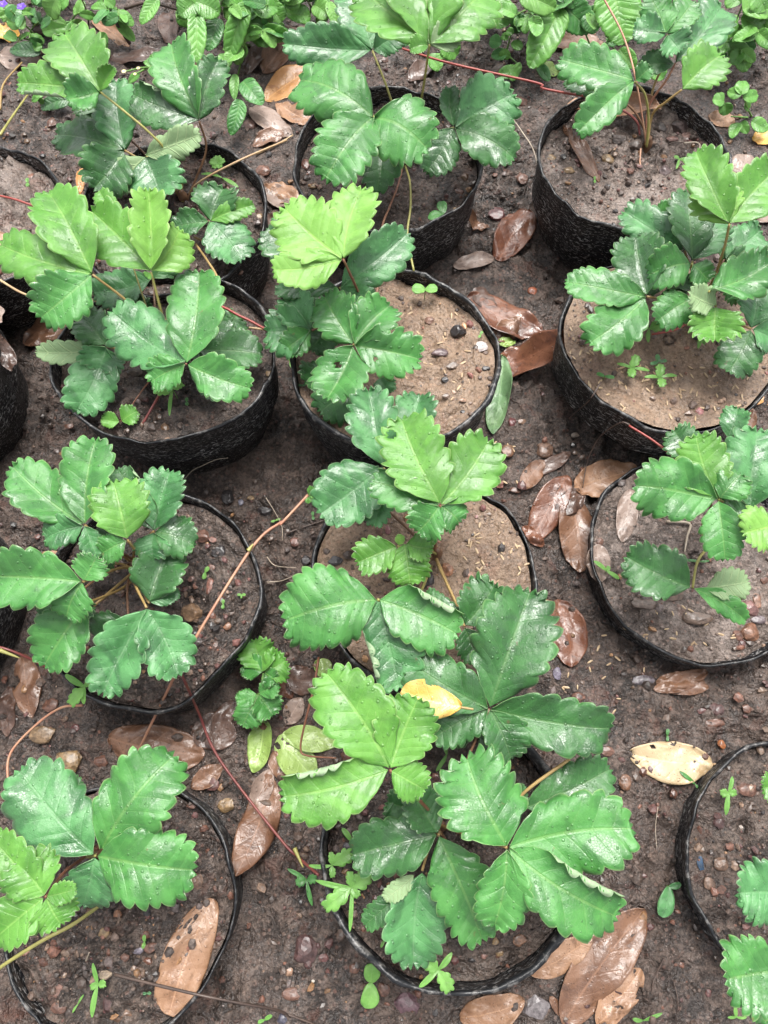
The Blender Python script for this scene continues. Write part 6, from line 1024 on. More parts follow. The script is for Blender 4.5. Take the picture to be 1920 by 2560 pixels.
{'B':[.172,.919,.054],'T':[.171,.91,.033],'n':[-.28,-.89,.36],'w':.0196,'o':{'cls':'mid','shape':'ovate','fold':[5,18],'bend':.07}},
{'B':[.162,.89,.075],'T':[.142,.906,.076],'n':[-.46,-.64,.61],'w':.0169,'o':{'cls':'weed','shape':'ovate','fold':[14,13],'bend':.09}},
{'B':[.176,.932,.044],'T':[.17,.898,.046],'n':[.37,-.03,.93],'w':.0207,'o':{'cls':'mid','shape':'ovate','fold':[7,23],'bend':.05}},
{'B':[.161,.885,.079],'T':[.137,.895,.082],'n':[-.09,-.41,.91],'w':.0187,'o':{'cls':'weed','shape':'ovate','fold':[23,8],'bend':.06}},
{'B':[.164,.896,.071],'T':[.144,.929,.058],'n':[-.59,-.05,.8],'w':.0179,'o':{'cls':'weed','shape':'ovate','fold':[20,10],'bend':.08}}]},
{'base':[.2703,.9964,0],'label':'weed clump behind the pinkish runner at the top','cls':'weed','stems':[[[.2716,.9981,0],[.2484,.943,.048],[.2324,.9089,.08]],[[.2707,.9971,0],[.2587,.9305,.048],[.252,.8849,.08]]],'l':[{'B':[.25,.945,.046],'T':[.224,.951,.036],'n':[-.39,-.72,.57],'w':.0195,'o':{'cls':'mid','shape':'ovate','fold':[16,24],'bend':.02}},
{'B':[.238,.92,.07],'T':[.212,.922,.074],'n':[.14,-.24,.96],'w':.0171,'o':{'cls':'mid','shape':'ovate','fold':[22,22],'bend':.04}},
{'B':[.239,.922,.067],'T':[.247,.95,.07],'n':[-.07,-.09,.99],'w':.0204,'o':{'cls':'mid','shape':'ovate','fold':[10,4],'bend':.05}},
{'B':[.243,.93,.06],'T':[.218,.958,.042],'n':[-.74,-.27,.61],'w':.022,'o':{'cls':'weed','shape':'ovate','fold':[7,19],'bend':0}},
{'B':[.233,.91,.079],'T':[.206,.913,.06],'n':[-.57,.06,.82],'w':.0235,'o':{'cls':'mid','shape':'ovate','fold':[24,17],'bend':.07}},
{'B':[.255,.907,.065],'T':[.263,.885,.054],'n':[-.19,-.49,.85],'w':.0238,'o':{'cls':'mid','shape':'ovate','fold':[11,7],'bend':.09}},
{'B':[.259,.935,.045],'T':[.261,.908,.034],'n':[-.41,-.38,.83],'w':.0233,'o':{'cls':'weed','shape':'ovate','fold':[11,15],'bend':.08}},
{'B':[.256,.916,.059],'T':[.288,.923,.053],'n':[.29,-.64,.71],'w':.0178,'o':{'cls':'mid','shape':'ovate','fold':[12,18],'bend':.09}},
{'B':[.255,.908,.064],'T':[.263,.896,.047],'n':[.24,-.74,.63],'w':.0195,'o':{'cls':'mid','shape':'ovate','fold':[4,16],'bend':.05}},
{'B':[.253,.89,.077],'T':[.255,.863,.078],'n':[.2,.06,.98],'w':.0151,'o':{'cls':'seed','shape':'ovate','fold':[14,14],'bend':.05}}]},
{'base':[.1551,.9902,0],'label':'rounded weed patch above the shiny wet stone','cls':'weed','stems':[[[.1559,.9887,0],[.1411,.9412,.042],[.1301,.9091,.07]],[[.1547,.9894,0],[.151,.9443,.042],[.1493,.9151,.07]]],'l':[{'B':[.132,.915,.065],'T':[.117,.891,.07],'n':[.62,-.2,.76],'w':.0144,'o':{'cls':'weed','shape':'round','fold':[13,24],'bend':.1}},
{'B':[.132,.915,.064],'T':[.128,.944,.056],'n':[-.54,.14,.83],'w':.0114,'o':{'cls':'mid','shape':'round','fold':[20,9],'bend':.08}},
{'B':[.139,.934,.049],'T':[.122,.921,.038],'n':[.14,-.73,.67],'w':.0151,'o':{'cls':'mid','shape':'round','fold':[6,12],'bend':.06}},
{'B':[.131,.911,.068],'T':[.112,.903,.061],'n':[.14,-.83,.54],'w':.0156,'o':{'cls':'weed','shape':'round','fold':[7,6],'bend':.04}},
{'B':[.15,.922,.063],'T':[.14,.969,.042],'n':[-.3,.34,.89],'w':.0161,'o':{'cls':'mid','shape':'round','fold':[11,5],'bend':.08}},
{'B':[.15,.937,.049],'T':[.149,.978,.037],'n':[.43,.27,.86],'w':.0139,'o':{'cls':'weed','shape':'round','fold':[12,7],'bend':.09}},
{'B':[.15,.935,.051],'T':[.146,.983,.033],'n':[.26,.35,.9],'w':.018,'o':{'cls':'mid','shape':'round','fold':[13,6],'bend':.07}},
{'B':[.15,.931,.055],'T':[.155,.974,.045],'n':[-.45,.25,.86],'w':.0159,'o':{'cls':'mid','shape':'round','fold':[7,12],'bend':.01}}]},
{'base':[.442,.9568,-0],'label':'weed tuft behind the fresh single leaf at the top right','cls':'weed','stems':[[[.4425,.9564,0],[.4268,.9069,.042],[.4187,.8736,.07]],[[.4433,.9571,0],[.4178,.8996,.042],[.4013,.8594,.07]]],'l':[{'B':[.425,.902,.046],'T':[.463,.947,.025],'n':[.27,.21,.94],'w':.0188,'o':{'cls':'weed','shape':'ovate','fold':[23,11],'bend':.03}},
{'B':[.426,.907,.042],'T':[.446,.91,.047],'n':[-.07,-.64,.76],'w':.0151,'o':{'cls':'seed','shape':'ovate','fold':[6,20],'bend':.02}},
{'B':[.425,.903,.045],'T':[.44,.897,.026],'n':[-.16,-.97,.19],'w':.0193,'o':{'cls':'seed','shape':'ovate','fold':[23,4],'bend':.1}},
{'B':[.423,.893,.054],'T':[.451,.928,.044],'n':[-.02,.28,.96],'w':.0147,'o':{'cls':'seed','shape':'ovate','fold':[12,8],'bend':.08}},
{'B':[.425,.9,.048],'T':[.442,.926,.043],'n':[.48,-.14,.87],'w':.0113,'o':{'cls':'seed','shape':'ovate','fold':[14,14],'bend':.01}},
{'B':[.409,.878,.057],'T':[.38,.868,.059],'n':[.09,-.02,1],'w':.0196,'o':{'cls':'seed','shape':'ovate','fold':[11,23],'bend':.05}},
{'B':[.406,.872,.061],'T':[.419,.86,.055],'n':[.18,-.29,.94],'w':.0139,'o':{'cls':'weed','shape':'ovate','fold':[16,24],'bend':.02}},
{'B':[.405,.867,.064],'T':[.388,.84,.07],'n':[-.34,.4,.85],'w':.0152,'o':{'cls':'seed','shape':'ovate','fold':[21,22],'bend':.04}},
{'B':[.414,.891,.048],'T':[.432,.876,.052],'n':[-.5,-.36,.79],'w':.0153,'o':{'cls':'seed','shape':'ovate','fold':[7,22],'bend':0}},
{'B':[.414,.891,.048],'T':[.424,.869,.043],'n':[-.16,-.29,.94],'w':.0171,'o':{'cls':'weed','shape':'ovate','fold':[15,21],'bend':.06}}]},
{'base':[.5029,.9689,0],'label':'tall weed clump in the top right corner','cls':'weed','stems':[[[.5017,.9674,0],[.4782,.9075,.054],[.4638,.8672,.09]],[[.5021,.9702,0],[.4691,.8955,.054],[.4465,.8445,.09]]],'l':[{'B':[.472,.89,.07],'T':[.494,.945,.048],'n':[.35,.22,.91],'w':.0183,'o':{'cls':'weed','shape':'ovate','fold':[10,20],'bend':.09}},
{'B':[.47,.885,.074],'T':[.486,.91,.077],'n':[.4,-.36,.84],'w':.0196,'o':{'cls':'weed','shape':'ovate','fold':[19,4],'bend':.04}},
{'B':[.48,.915,.047],'T':[.496,.941,.044],'n':[.34,-.09,.94],'w':.0134,'o':{'cls':'seed','shape':'ovate','fold':[16,7],'bend':.1}},
{'B':[.477,.907,.055],'T':[.511,.903,.04],'n':[.24,-.66,.71],'w':.0186,'o':{'cls':'weed','shape':'ovate','fold':[11,7],'bend':.02}},
{'B':[.479,.912,.05],'T':[.492,.94,.048],'n':[-.09,.09,.99],'w':.018,'o':{'cls':'weed','shape':'ovate','fold':[7,4],'bend':.1}},
{'B':[.476,.904,.057],'T':[.51,.906,.044],'n':[.26,-.83,.49],'w':.0174,'o':{'cls':'weed','shape':'ovate','fold':[21,8],'bend':.1}},
{'B':[.471,.901,.051],'T':[.447,.883,.049],'n':[.33,-.55,.76],'w':.0182,'o':{'cls':'seed','shape':'ovate','fold':[19,5],'bend':.08}},
{'B':[.451,.856,.082],'T':[.43,.864,.062],'n':[-.61,.25,.75],'w':.0206,'o':{'cls':'weed','shape':'ovate','fold':[14,11],'bend':.05}},
{'B':[.468,.895,.055],'T':[.503,.889,.04],'n':[.25,-.54,.8],'w':.0232,'o':{'cls':'seed','shape':'ovate','fold':[13,9],'bend':.06}},
{'B':[.456,.865,.075],'T':[.427,.855,.071],'n':[-.06,-.3,.95],'w':.0199,'o':{'cls':'weed','shape':'ovate','fold':[20,9],'bend':.07}},
{'B':[.465,.887,.06],'T':[.49,.868,.063],'n':[-.52,-.63,.58],'w':.0182,'o':{'cls':'seed','shape':'ovate','fold':[23,7],'bend':.01}},
{'B':[.449,.85,.086],'T':[.463,.819,.09],'n':[-.77,-.27,.57],'w':.0182,'o':{'cls':'weed','shape':'ovate','fold':[16,22],'bend':0}}]},
{'base':[.4723,.93,-0],'label':'low weed patch below the top right corner clump','cls':'weed','stems':[[[.4715,.9285,-0],[.456,.8901,.03],[.4455,.8621,.05]],[[.4722,.9287,0],[.458,.9008,.03],[.4494,.8828,.05]]],'l':[{'B':[.455,.887,.033],'T':[.445,.872,.034],'n':[.55,-.27,.79],'w':.0101,'o':{'cls':'weed','shape':'ovate','fold':[11,7],'bend':.06}},
{'B':[.447,.865,.048],'T':[.438,.852,.038],'n':[-.22,-.48,.85],'w':.0179,'o':{'cls':'weed','shape':'ovate','fold':[17,24],'bend':.07}},
{'B':[.457,.893,.028],'T':[.477,.89,.031],'n':[-.21,-.63,.75],'w':.014,'o':{'cls':'mid','shape':'ovate','fold':[22,24],'bend':.09}},
{'B':[.446,.862,.05],'T':[.47,.862,.033],'n':[.29,-.86,.41],'w':.0149,'o':{'cls':'weed','shape':'ovate','fold':[7,9],'bend':.01}},
{'B':[.45,.883,.05],'T':[.479,.905,.034],'n':[.3,.26,.92],'w':.0122,'o':{'cls':'weed','shape':'ovate','fold':[12,24],'bend':.08}},
{'B':[.458,.901,.03],'T':[.45,.921,.032],'n':[-.25,-.18,.95],'w':.0125,'o':{'cls':'mid','shape':'ovate','fold':[18,5],'bend':.01}},
{'B':[.455,.893,.038],'T':[.456,.916,.036],'n':[-.03,.11,.99],'w':.0112,'o':{'cls':'mid','shape':'ovate','fold':[5,11],'bend':.09}},
{'B':[.453,.891,.041],'T':[.455,.932,.022],'n':[-.09,.43,.9],'w':.011,'o':{'cls':'mid','shape':'ovate','fold':[10,7],'bend':.04}}]},
{'base':[-.4236,.975,0],'label':'low pale weed patch among the tan leaves at the top left','cls':'weed','stems':[[[-.4247,.9754,-0],[-.4096,.9388,.024],[-.3998,.9126,.04]],[[-.4227,.9766,0],[-.4063,.951,.024],[-.3933,.9365,.04]]],'l':[{'B':[-.412,.944,.021],'T':[-.42,.929,.019],'n':[-.06,-.12,.99],'w':.0119,'o':{'cls':'weed','shape':'round','fold':[22,13],'bend':.07}},
{'B':[-.407,.933,.028],'T':[-.42,.925,.025],'n':[.32,-.73,.6],'w':.0091,'o':{'cls':'weed','shape':'round','fold':[17,20],'bend':.03}},
{'B':[-.411,.942,.022],'T':[-.402,.956,.006],'n':[.93,-.28,.24],'w':.0107,'o':{'cls':'seed','shape':'round','fold':[18,11],'bend':.09}},
{'B':[-.395,.938,.038],'T':[-.377,.943,.03],'n':[.4,-.79,.46],'w':.0111,'o':{'cls':'weed','shape':'round','fold':[9,24],'bend':.08}},
{'B':[-.406,.95,.025],'T':[-.399,.966,.028],'n':[-.21,-.11,.97],'w':.0108,'o':{'cls':'seed','shape':'round','fold':[23,19],'bend':0}},
{'B':[-.397,.941,.035],'T':[-.392,.957,.041],'n':[.24,-.39,.89],'w':.0125,'o':{'cls':'seed','shape':'round','fold':[24,18],'bend':.04}}]},
{'base':[-.5012,.9902,0],'label':'weed patch round the purple flowers','cls':'weed','stems':[[[-.5024,.9894,0],[-.4905,.953,.03],[-.4855,.928,.05]],[[-.5023,.9887,0],[-.4759,.9483,.03],[-.4572,.9188,.05]]],'l':[{'B':[-.49,.953,.03],'T':[-.501,.94,.031],'n':[.66,-.49,.57],'w':.0088,'o':{'cls':'seed','shape':'round','fold':[23,5],'bend':.01}},
{'B':[-.49,.956,.028],'T':[-.504,.949,.018],'n':[-.22,-.63,.74],'w':.0115,'o':{'cls':'seed','shape':'round','fold':[17,18],'bend':.09}},
{'B':[-.486,.928,.05],'T':[-.497,.937,.053],'n':[.37,.14,.92],'w':.0106,'o':{'cls':'weed','shape':'round','fold':[12,23],'bend':.04}},
{'B':[-.49,.956,.028],'T':[-.514,.984,.013],'n':[-.16,.35,.93],'w':.0105,'o':{'cls':'weed','shape':'round','fold':[11,6],'bend':.08}},
{'B':[-.477,.949,.03],'T':[-.468,.974,.01],'n':[.89,.04,.45],'w':.0108,'o':{'cls':'seed','shape':'round','fold':[18,12],'bend':.06}},
{'B':[-.467,.933,.04],'T':[-.459,.948,.027],'n':[.44,.47,.76],'w':.0102,'o':{'cls':'seed','shape':'round','fold':[14,15],'bend':.06}},
{'B':[-.46,.924,.047],'T':[-.465,.905,.046],'n':[.05,-.07,1],'w':.01,'o':{'cls':'mid','shape':'round','fold':[18,14],'bend':.06}},
{'B':[-.473,.943,.034],'T':[-.469,.919,.031],'n':[.32,-.05,.95],'w':.013,'o':{'cls':'seed','shape':'round','fold':[12,6],'bend':.05}}]},
{'base':[-.3619,.9964,0],'label':'weed tuft at the top edge beside the dark slanting stem','cls':'weed','stems':[[[-.3618,.9975,0],[-.345,.9442,.036],[-.3334,.9072,.06]],[[-.3622,.9948,0],[-.3529,.9492,.036],[-.3488,.9169,.06]]],'l':[{'B':[-.343,.937,.041],'T':[-.364,.925,.038],'n':[-.01,-.22,.97],'w':.0165,'o':{'cls':'mid','shape':'ovate','fold':[23,4],'bend':.05}},
{'B':[-.343,.937,.041],'T':[-.326,.928,.029],'n':[.44,-.27,.85],'w':.0178,'o':{'cls':'weed','shape':'ovate','fold':[6,12],'bend':.06}},
{'B':[-.346,.948,.034],'T':[-.331,.921,.039],'n':[.14,.25,.96],'w':.0122,'o':{'cls':'weed','shape':'ovate','fold':[9,14],'bend':.05}},
{'B':[-.334,.91,.058],'T':[-.356,.905,.052],'n':[-.06,-.67,.74],'w':.0137,'o':{'cls':'mid','shape':'ovate','fold':[10,9],'bend':.07}},
{'B':[-.353,.953,.034],'T':[-.377,.962,.032],'n':[-.25,-.47,.85],'w':.0155,'o':{'cls':'weed','shape':'ovate','fold':[24,6],'bend':.07}},
{'B':[-.351,.938,.045],'T':[-.379,.948,.039],'n':[-.22,-.04,.97],'w':.0138,'o':{'cls':'weed','shape':'ovate','fold':[14,14],'bend':.07}},
{'B':[-.349,.921,.057],'T':[-.362,.897,.058],'n':[-.11,.11,.99],'w':.0155,'o':{'cls':'mid','shape':'ovate','fold':[9,6],'bend':.04}},
{'B':[-.353,.956,.031],'T':[-.349,.93,.034],'n':[-.44,.03,.9],'w':.0126,'o':{'cls':'weed','shape':'ovate','fold':[11,15],'bend':.08}}]},
{'base':[-.453,.9902,0],'label':'weed tuft between the purple flowers and the tan leaf','cls':'weed','stems':[[[-.4524,.9914,-0],[-.4352,.9547,.036],[-.4239,.9334,.06]],[[-.4531,.9906,0],[-.4315,.9377,.036],[-.4167,.9004,.06]]],'l':[{'B':[-.43,.945,.046],'T':[-.418,.966,.036],'n':[.72,-.07,.69],'w':.0127,'o':{'cls':'weed','shape':'ovate','fold':[21,14],'bend':.07}},
{'B':[-.428,.941,.051],'T':[-.462,.98,.034],'n':[-.67,-.28,.69],'w':.0164,'o':{'cls':'seed','shape':'ovate','fold':[10,18],'bend':.08}},
{'B':[-.428,.941,.052],'T':[-.455,.957,.044],'n':[-.16,.18,.97],'w':.0118,'o':{'cls':'seed','shape':'ovate','fold':[8,22],'bend':.09}},
{'B':[-.435,.953,.037],'T':[-.441,.996,.017],'n':[.51,.42,.75],'w':.0113,'o':{'cls':'weed','shape':'ovate','fold':[10,21],'bend':.09}},
{'B':[-.423,.916,.05],'T':[-.407,.916,.041],'n':[.52,-.1,.85],'w':.0112,'o':{'cls':'seed','shape':'ovate','fold':[24,15],'bend':.06}},
{'B':[-.431,.936,.037],'T':[-.44,.925,.035],'n':[-.21,0,.98],'w':.0116,'o':{'cls':'mid','shape':'ovate','fold':[19,16],'bend':.02}},
{'B':[-.434,.943,.033],'T':[-.428,.95,.017],'n':[.82,-.57,.04],'w':.0096,'o':{'cls':'seed','shape':'ovate','fold':[23,19],'bend':.1}},
{'B':[-.418,.905,.057],'T':[-.439,.911,.041],'n':[-.66,-.27,.7],'w':.0112,'o':{'cls':'mid','shape':'ovate','fold':[13,14],'bend':0}}]},
{'base':[-.2833,.9902,0],'label':'weed tuft over the dark wet leaf at the top','cls':'weed','stems':[[[-.2834,.992,-0],[-.2692,.939,.036],[-.2595,.903,.06]],[[-.2836,.992,0],[-.2645,.9494,.036],[-.2502,.9231,.06]]],'l':[{'B':[-.266,.928,.043],'T':[-.262,.934,.024],'n':[.68,-.73,-.05],'w':.0131,'o':{'cls':'mid','shape':'ovate','fold':[4,23],'bend':.06}},
{'B':[-.27,.942,.035],'T':[-.252,.94,.028],'n':[.34,.05,.94],'w':.014,'o':{'cls':'mid','shape':'ovate','fold':[14,22],'bend':.07}},
{'B':[-.26,.903,.06],'T':[-.241,.914,.046],'n':[.65,-.65,.39],'w':.0165,'o':{'cls':'weed','shape':'ovate','fold':[10,7],'bend':.03}},
{'B':[-.267,.932,.041],'T':[-.243,.939,.027],'n':[.54,-.46,.7],'w':.0197,'o':{'cls':'mid','shape':'ovate','fold':[23,17],'bend':.03}},
{'B':[-.256,.934,.05],'T':[-.257,.978,.03],'n':[.51,.35,.78],'w':.0113,'o':{'cls':'weed','shape':'ovate','fold':[20,8],'bend':.08}},
{'B':[-.255,.932,.052],'T':[-.226,.921,.056],'n':[-.28,-.43,.86],'w':.0194,'o':{'cls':'weed','shape':'ovate','fold':[7,17],'bend':.07}},
{'B':[-.264,.947,.038],'T':[-.25,.951,.019],'n':[.47,-.85,.21],'w':.0163,'o':{'cls':'mid','shape':'ovate','fold':[15,23],'bend':.07}},
{'B':[-.255,.931,.052],'T':[-.235,.93,.05],'n':[.12,-.28,.95],'w':.0121,'o':{'cls':'weed','shape':'ovate','fold':[22,13],'bend':.06}}]},
{'base':[-.1792,.93,-0],'label':'bright low weed right of the upright folded dark leaf','cls':'weed','stems':[[[-.1803,.9315,0],[-.1789,.8926,.03],[-.1804,.8668,.05]],[[-.1783,.9307,0],[-.1797,.8967,.03],[-.182,.8749,.05]]],'l':[{'B':[-.18,.87,.048],'T':[-.197,.846,.047],'n':[.14,-.15,.98],'w':.0211,'o':{'cls':'seed','shape':'ovate','fold':[22,23],'bend':.02}},
{'B':[-.179,.891,.032],'T':[-.198,.908,.032],'n':[-.49,-.57,.65],'w':.0169,'o':{'cls':'weed','shape':'ovate','fold':[19,19],'bend':.02}},
{'B':[-.18,.875,.044],'T':[-.191,.87,.023],'n':[-.13,-.94,.33],'w':.0184,'o':{'cls':'seed','shape':'ovate','fold':[23,5],'bend':.04}},
{'B':[-.179,.882,.038],'T':[-.198,.884,.042],'n':[.15,-.14,.98],'w':.01,'o':{'cls':'seed','shape':'ovate','fold':[14,17],'bend':0}},
{'B':[-.18,.892,.034],'T':[-.206,.882,.033],'n':[-.09,.15,.98],'w':.015,'o':{'cls':'seed','shape':'ovate','fold':[19,11],'bend':.02}},
{'B':[-.179,.896,.03],'T':[-.194,.882,.02],'n':[.36,-.77,.53],'w':.0176,'o':{'cls':'seed','shape':'ovate','fold':[18,7],'bend':.04}},
{'B':[-.18,.891,.035],'T':[-.199,.904,.038],'n':[.12,-.09,.99],'w':.0139,'o':{'cls':'weed','shape':'ovate','fold':[20,4],'bend':.01}},
{'B':[-.179,.898,.028],'T':[-.193,.929,.017],'n':[-.18,.26,.95],'w':.013,'o':{'cls':'seed','shape':'ovate','fold':[15,20],'bend':.08}}]},
{'base':[-.0639,.9902,0],'label':'light weed tuft against the blue-green upper leaf','cls':'weed','stems':[[[-.065,.9884,0],[-.0559,.9419,.036],[-.0493,.9086,.06]],[[-.0638,.9895,0],[-.0674,.9478,.036],[-.0716,.92,.06]]],'l':[{'B':[-.055,.936,.04],'T':[-.052,.915,.043],'n':[.17,.13,.98],'w':.0121,'o':{'cls':'seed','shape':'round','fold':[20,13],'bend':.04}},
{'B':[-.057,.945,.034],'T':[-.055,.913,.034],'n':[-.56,-.04,.83],'w':.0162,'o':{'cls':'weed','shape':'round','fold':[24,9],'bend':.08}},
{'B':[-.053,.926,.047],'T':[-.031,.966,.027],'n':[.52,.15,.84],'w':.0185,'o':{'cls':'weed','shape':'round','fold':[18,4],'bend':.04}},
{'B':[-.052,.92,.052],'T':[-.044,.898,.053],'n':[-.15,.02,.99],'w':.0111,'o':{'cls':'weed','shape':'round','fold':[22,23],'bend':.09}},
{'B':[-.07,.932,.049],'T':[-.087,.932,.028],'n':[-.46,-.81,.37],'w':.0148,'o':{'cls':'seed','shape':'round','fold':[14,15],'bend':.02}},
{'B':[-.07,.928,.053],'T':[-.085,.968,.041],'n':[-.31,.16,.94],'w':.0176,'o':{'cls':'weed','shape':'round','fold':[11,6],'bend':.09}},
{'B':[-.07,.932,.049],'T':[-.091,.968,.035],'n':[-.75,-.19,.63],'w':.0178,'o':{'cls':'weed','shape':'round','fold':[23,9],'bend':.01}},
{'B':[-.069,.934,.048],'T':[-.086,.941,.035],'n':[-.62,-.62,.48],'w':.0111,'o':{'cls':'weed','shape':'round','fold':[15,6],'bend':.09}}]},
{'base':[.3478,.9902,0],'label':'bright weed tuft behind the upper right pot plant','cls':'weed','stems':[[[.3483,.9915,0],[.3261,.9316,.042],[.3108,.8906,.07]],[[.3465,.9893,0],[.3221,.9399,.042],[.3029,.9065,.07]]],'l':[{'B':[.311,.892,.069],'T':[.295,.894,.063],'n':[-.26,-.79,.55],'w':.0129,'o':{'cls':'seed','shape':'ovate','fold':[11,5],'bend':.02}},
{'B':[.322,.921,.049],'T':[.334,.899,.055],'n':[-.61,-.13,.78],'w':.0127,'o':{'cls':'seed','shape':'ovate','fold':[16,5],'bend':.07}},
{'B':[.311,.892,.069],'T':[.32,.868,.071],'n':[-.76,-.2,.62],'w':.0158,'o':{'cls':'weed','shape':'ovate','fold':[23,19],'bend':0}},
{'B':[.33,.941,.036],'T':[.342,.937,.026],'n':[.55,-.3,.78],'w':.0127,'o':{'cls':'seed','shape':'ovate','fold':[12,10],'bend':.08}},
{'B':[.316,.929,.051],'T':[.305,.94,.055],'n':[-.03,-.36,.93],'w':.0096,'o':{'cls':'weed','shape':'ovate','fold':[18,24],'bend':.02}},
{'B':[.323,.941,.041],'T':[.299,.925,.046],'n':[.32,-.19,.93],'w':.0138,'o':{'cls':'seed','shape':'ovate','fold':[4,18],'bend':.08}},
{'B':[.304,.908,.069],'T':[.288,.896,.058],'n':[-.05,-.67,.74],'w':.0206,'o':{'cls':'seed','shape':'ovate','fold':[18,19],'bend':.01}},
{'B':[.319,.935,.046],'T':[.315,.97,.028],'n':[-.28,.4,.87],'w':.0119,'o':{'cls':'weed','shape':'ovate','fold':[24,21],'bend':.07}}]},
{'base':[-.4759,.9568,-0],'label':'low weed mat under the purple flowers','cls':'weed','stems':[[[-.4751,.9559,0],[-.459,.9379,.021],[-.4463,.927,.035]],[[-.4761,.9559,0],[-.4629,.9242,.021],[-.4541,.9001,.035]]],'l':[{'B':[-.45,.93,.031],'T':[-.473,.971,.013],'n':[-.47,.1,.88],'w':.0155,'o':{'cls':'mid','shape':'round','fold':[14,8],'bend':.1}},
{'B':[-.46,.938,.02],'T':[-.464,.962,.018],'n':[.57,.18,.8],'w':.0136,'o':{'cls':'weed','shape':'round','fold':[20,22],'bend':.02}},
{'B':[-.452,.931,.029],'T':[-.461,.965,.018],'n':[.23,.36,.9],'w':.0137,'o':{'cls':'mid','shape':'round','fold':[20,21],'bend':.04}},
{'B':[-.448,.928,.033],'T':[-.438,.943,.025],'n':[.76,-.16,.63],'w':.0101,'o':{'cls':'mid','shape':'round','fold':[8,20],'bend':.01}},
{'B':[-.461,.919,.024],'T':[-.445,.911,.017],'n':[.35,-.07,.93],'w':.0137,'o':{'cls':'weed','shape':'round','fold':[4,15],'bend':.07}},
{'B':[-.462,.921,.023],'T':[-.477,.92,.014],'n':[-.51,0,.86],'w':.0103,'o':{'cls':'weed','shape':'round','fold':[15,17],'bend':.06}},
{'B':[-.455,.901,.034],'T':[-.447,.911,.014],'n':[.85,-.52,.04],'w':.0116,'o':{'cls':'mid','shape':'round','fold':[14,12],'bend':.06}},
{'B':[-.46,.916,.026],'T':[-.483,.921,.011],'n':[-.55,-.06,.83],'w':.0104,'o':{'cls':'weed','shape':'round','fold':[21,6],'bend':.06}}]},
{'base':[-.4721,1.0463,0],'label':'weed clump beyond the top edge behind the purple flowers','cls':'weed','stems':[[[-.4724,1.0463,0],[-.4503,.9774,.048],[-.4373,.9297,.08]],[[-.4719,1.0466,0],[-.4428,.994,.048],[-.4228,.9616,.08]]],'l':[{'B':[-.452,.985,.043],'T':[-.479,.988,.034],'n':[-.26,-.79,.55],'w':.0171,'o':{'cls':'mid','shape':'ovate','fold':[4,22],'bend':.02}},
{'B':[-.441,.945,.07],'T':[-.436,.92,.065],'n':[.45,-.07,.89],'w':.0165,'o':{'cls':'mid','shape':'ovate','fold':[19,24],'bend':.08}},
{'B':[-.444,.955,.063],'T':[-.446,.935,.052],'n':[.33,-.48,.81],'w':.0159,'o':{'cls':'weed','shape':'ovate','fold':[21,11],'bend':.08}},
{'B':[-.443,.951,.066],'T':[-.438,.933,.051],'n':[.5,-.46,.74],'w':.0221,'o':{'cls':'mid','shape':'ovate','fold':[11,20],'bend':.06}},
{'B':[-.433,.978,.064],'T':[-.448,1.017,.064],'n':[.25,.08,.96],'w':.0208,'o':{'cls':'seed','shape':'ovate','fold':[22,9],'bend':.04}},
{'B':[-.426,.966,.075],'T':[-.467,1.023,.057],'n':[-.04,.28,.96],'w':.0204,'o':{'cls':'mid','shape':'ovate','fold':[5,5],'bend':.07}},
{'B':[-.43,.973,.069],'T':[-.404,.99,.069],'n':[.02,-.03,1],'w':.0184,'o':{'cls':'weed','shape':'ovate','fold':[15,22],'bend':.06}},
{'B':[-.443,.993,.048],'T':[-.423,1.023,.032],'n':[.47,.18,.87],'w':.0158,'o':{'cls':'seed','shape':'ovate','fold':[15,20],'bend':.06}}]},
{'base':[-.2742,1.0495,0],'label':'weed clump beyond the top edge behind the pointed weed leaves','cls':'weed','stems':[[[-.2752,1.0494,0],[-.2677,.9859,.048],[-.2657,.9433,.08]],[[-.2741,1.0477,0],[-.2649,.9951,.048],[-.2604,.9608,.08]]],'l':[{'B':[-.267,.97,.06],'T':[-.281,.991,.066],'n':[.29,-.04,.96],'w':.0179,'o':{'cls':'mid','shape':'ovate','fold':[20,17],'bend':.08}},
{'B':[-.267,.966,.063],'T':[-.274,.947,.054],'n':[.16,-.47,.87],'w':.0174,'o':{'cls':'seed','shape':'ovate','fold':[22,10],'bend':.01}},
{'B':[-.266,.958,.069],'T':[-.286,.97,.072],'n':[-.25,-.61,.75],'w':.015,'o':{'cls':'seed','shape':'ovate','fold':[24,6],'bend':.06}},
{'B':[-.267,.993,.043],'T':[-.28,.971,.031],'n':[.2,-.56,.8],'w':.0234,'o':{'cls':'mid','shape':'ovate','fold':[5,21],'bend':.05}},
{'B':[-.262,.972,.07],'T':[-.303,.963,.068],'n':[.12,-.73,.68],'w':.027,'o':{'cls':'weed','shape':'ovate','fold':[18,19],'bend':.09}},
{'B':[-.264,.988,.054],'T':[-.27,1.018,.051],'n':[.43,.16,.89],'w':.014,'o':{'cls':'weed','shape':'ovate','fold':[13,22],'bend':.08}},
{'B':[-.265,1.001,.041],'T':[-.268,1.063,.032],'n':[.59,.15,.8],'w':.0255,'o':{'cls':'seed','shape':'ovate','fold':[11,8],'bend':.06}},
{'B':[-.262,.974,.068],'T':[-.266,1.036,.057],'n':[-.16,.16,.97],'w':.0228,'o':{'cls':'mid','shape':'ovate','fold':[6,5],'bend':.08}}]},
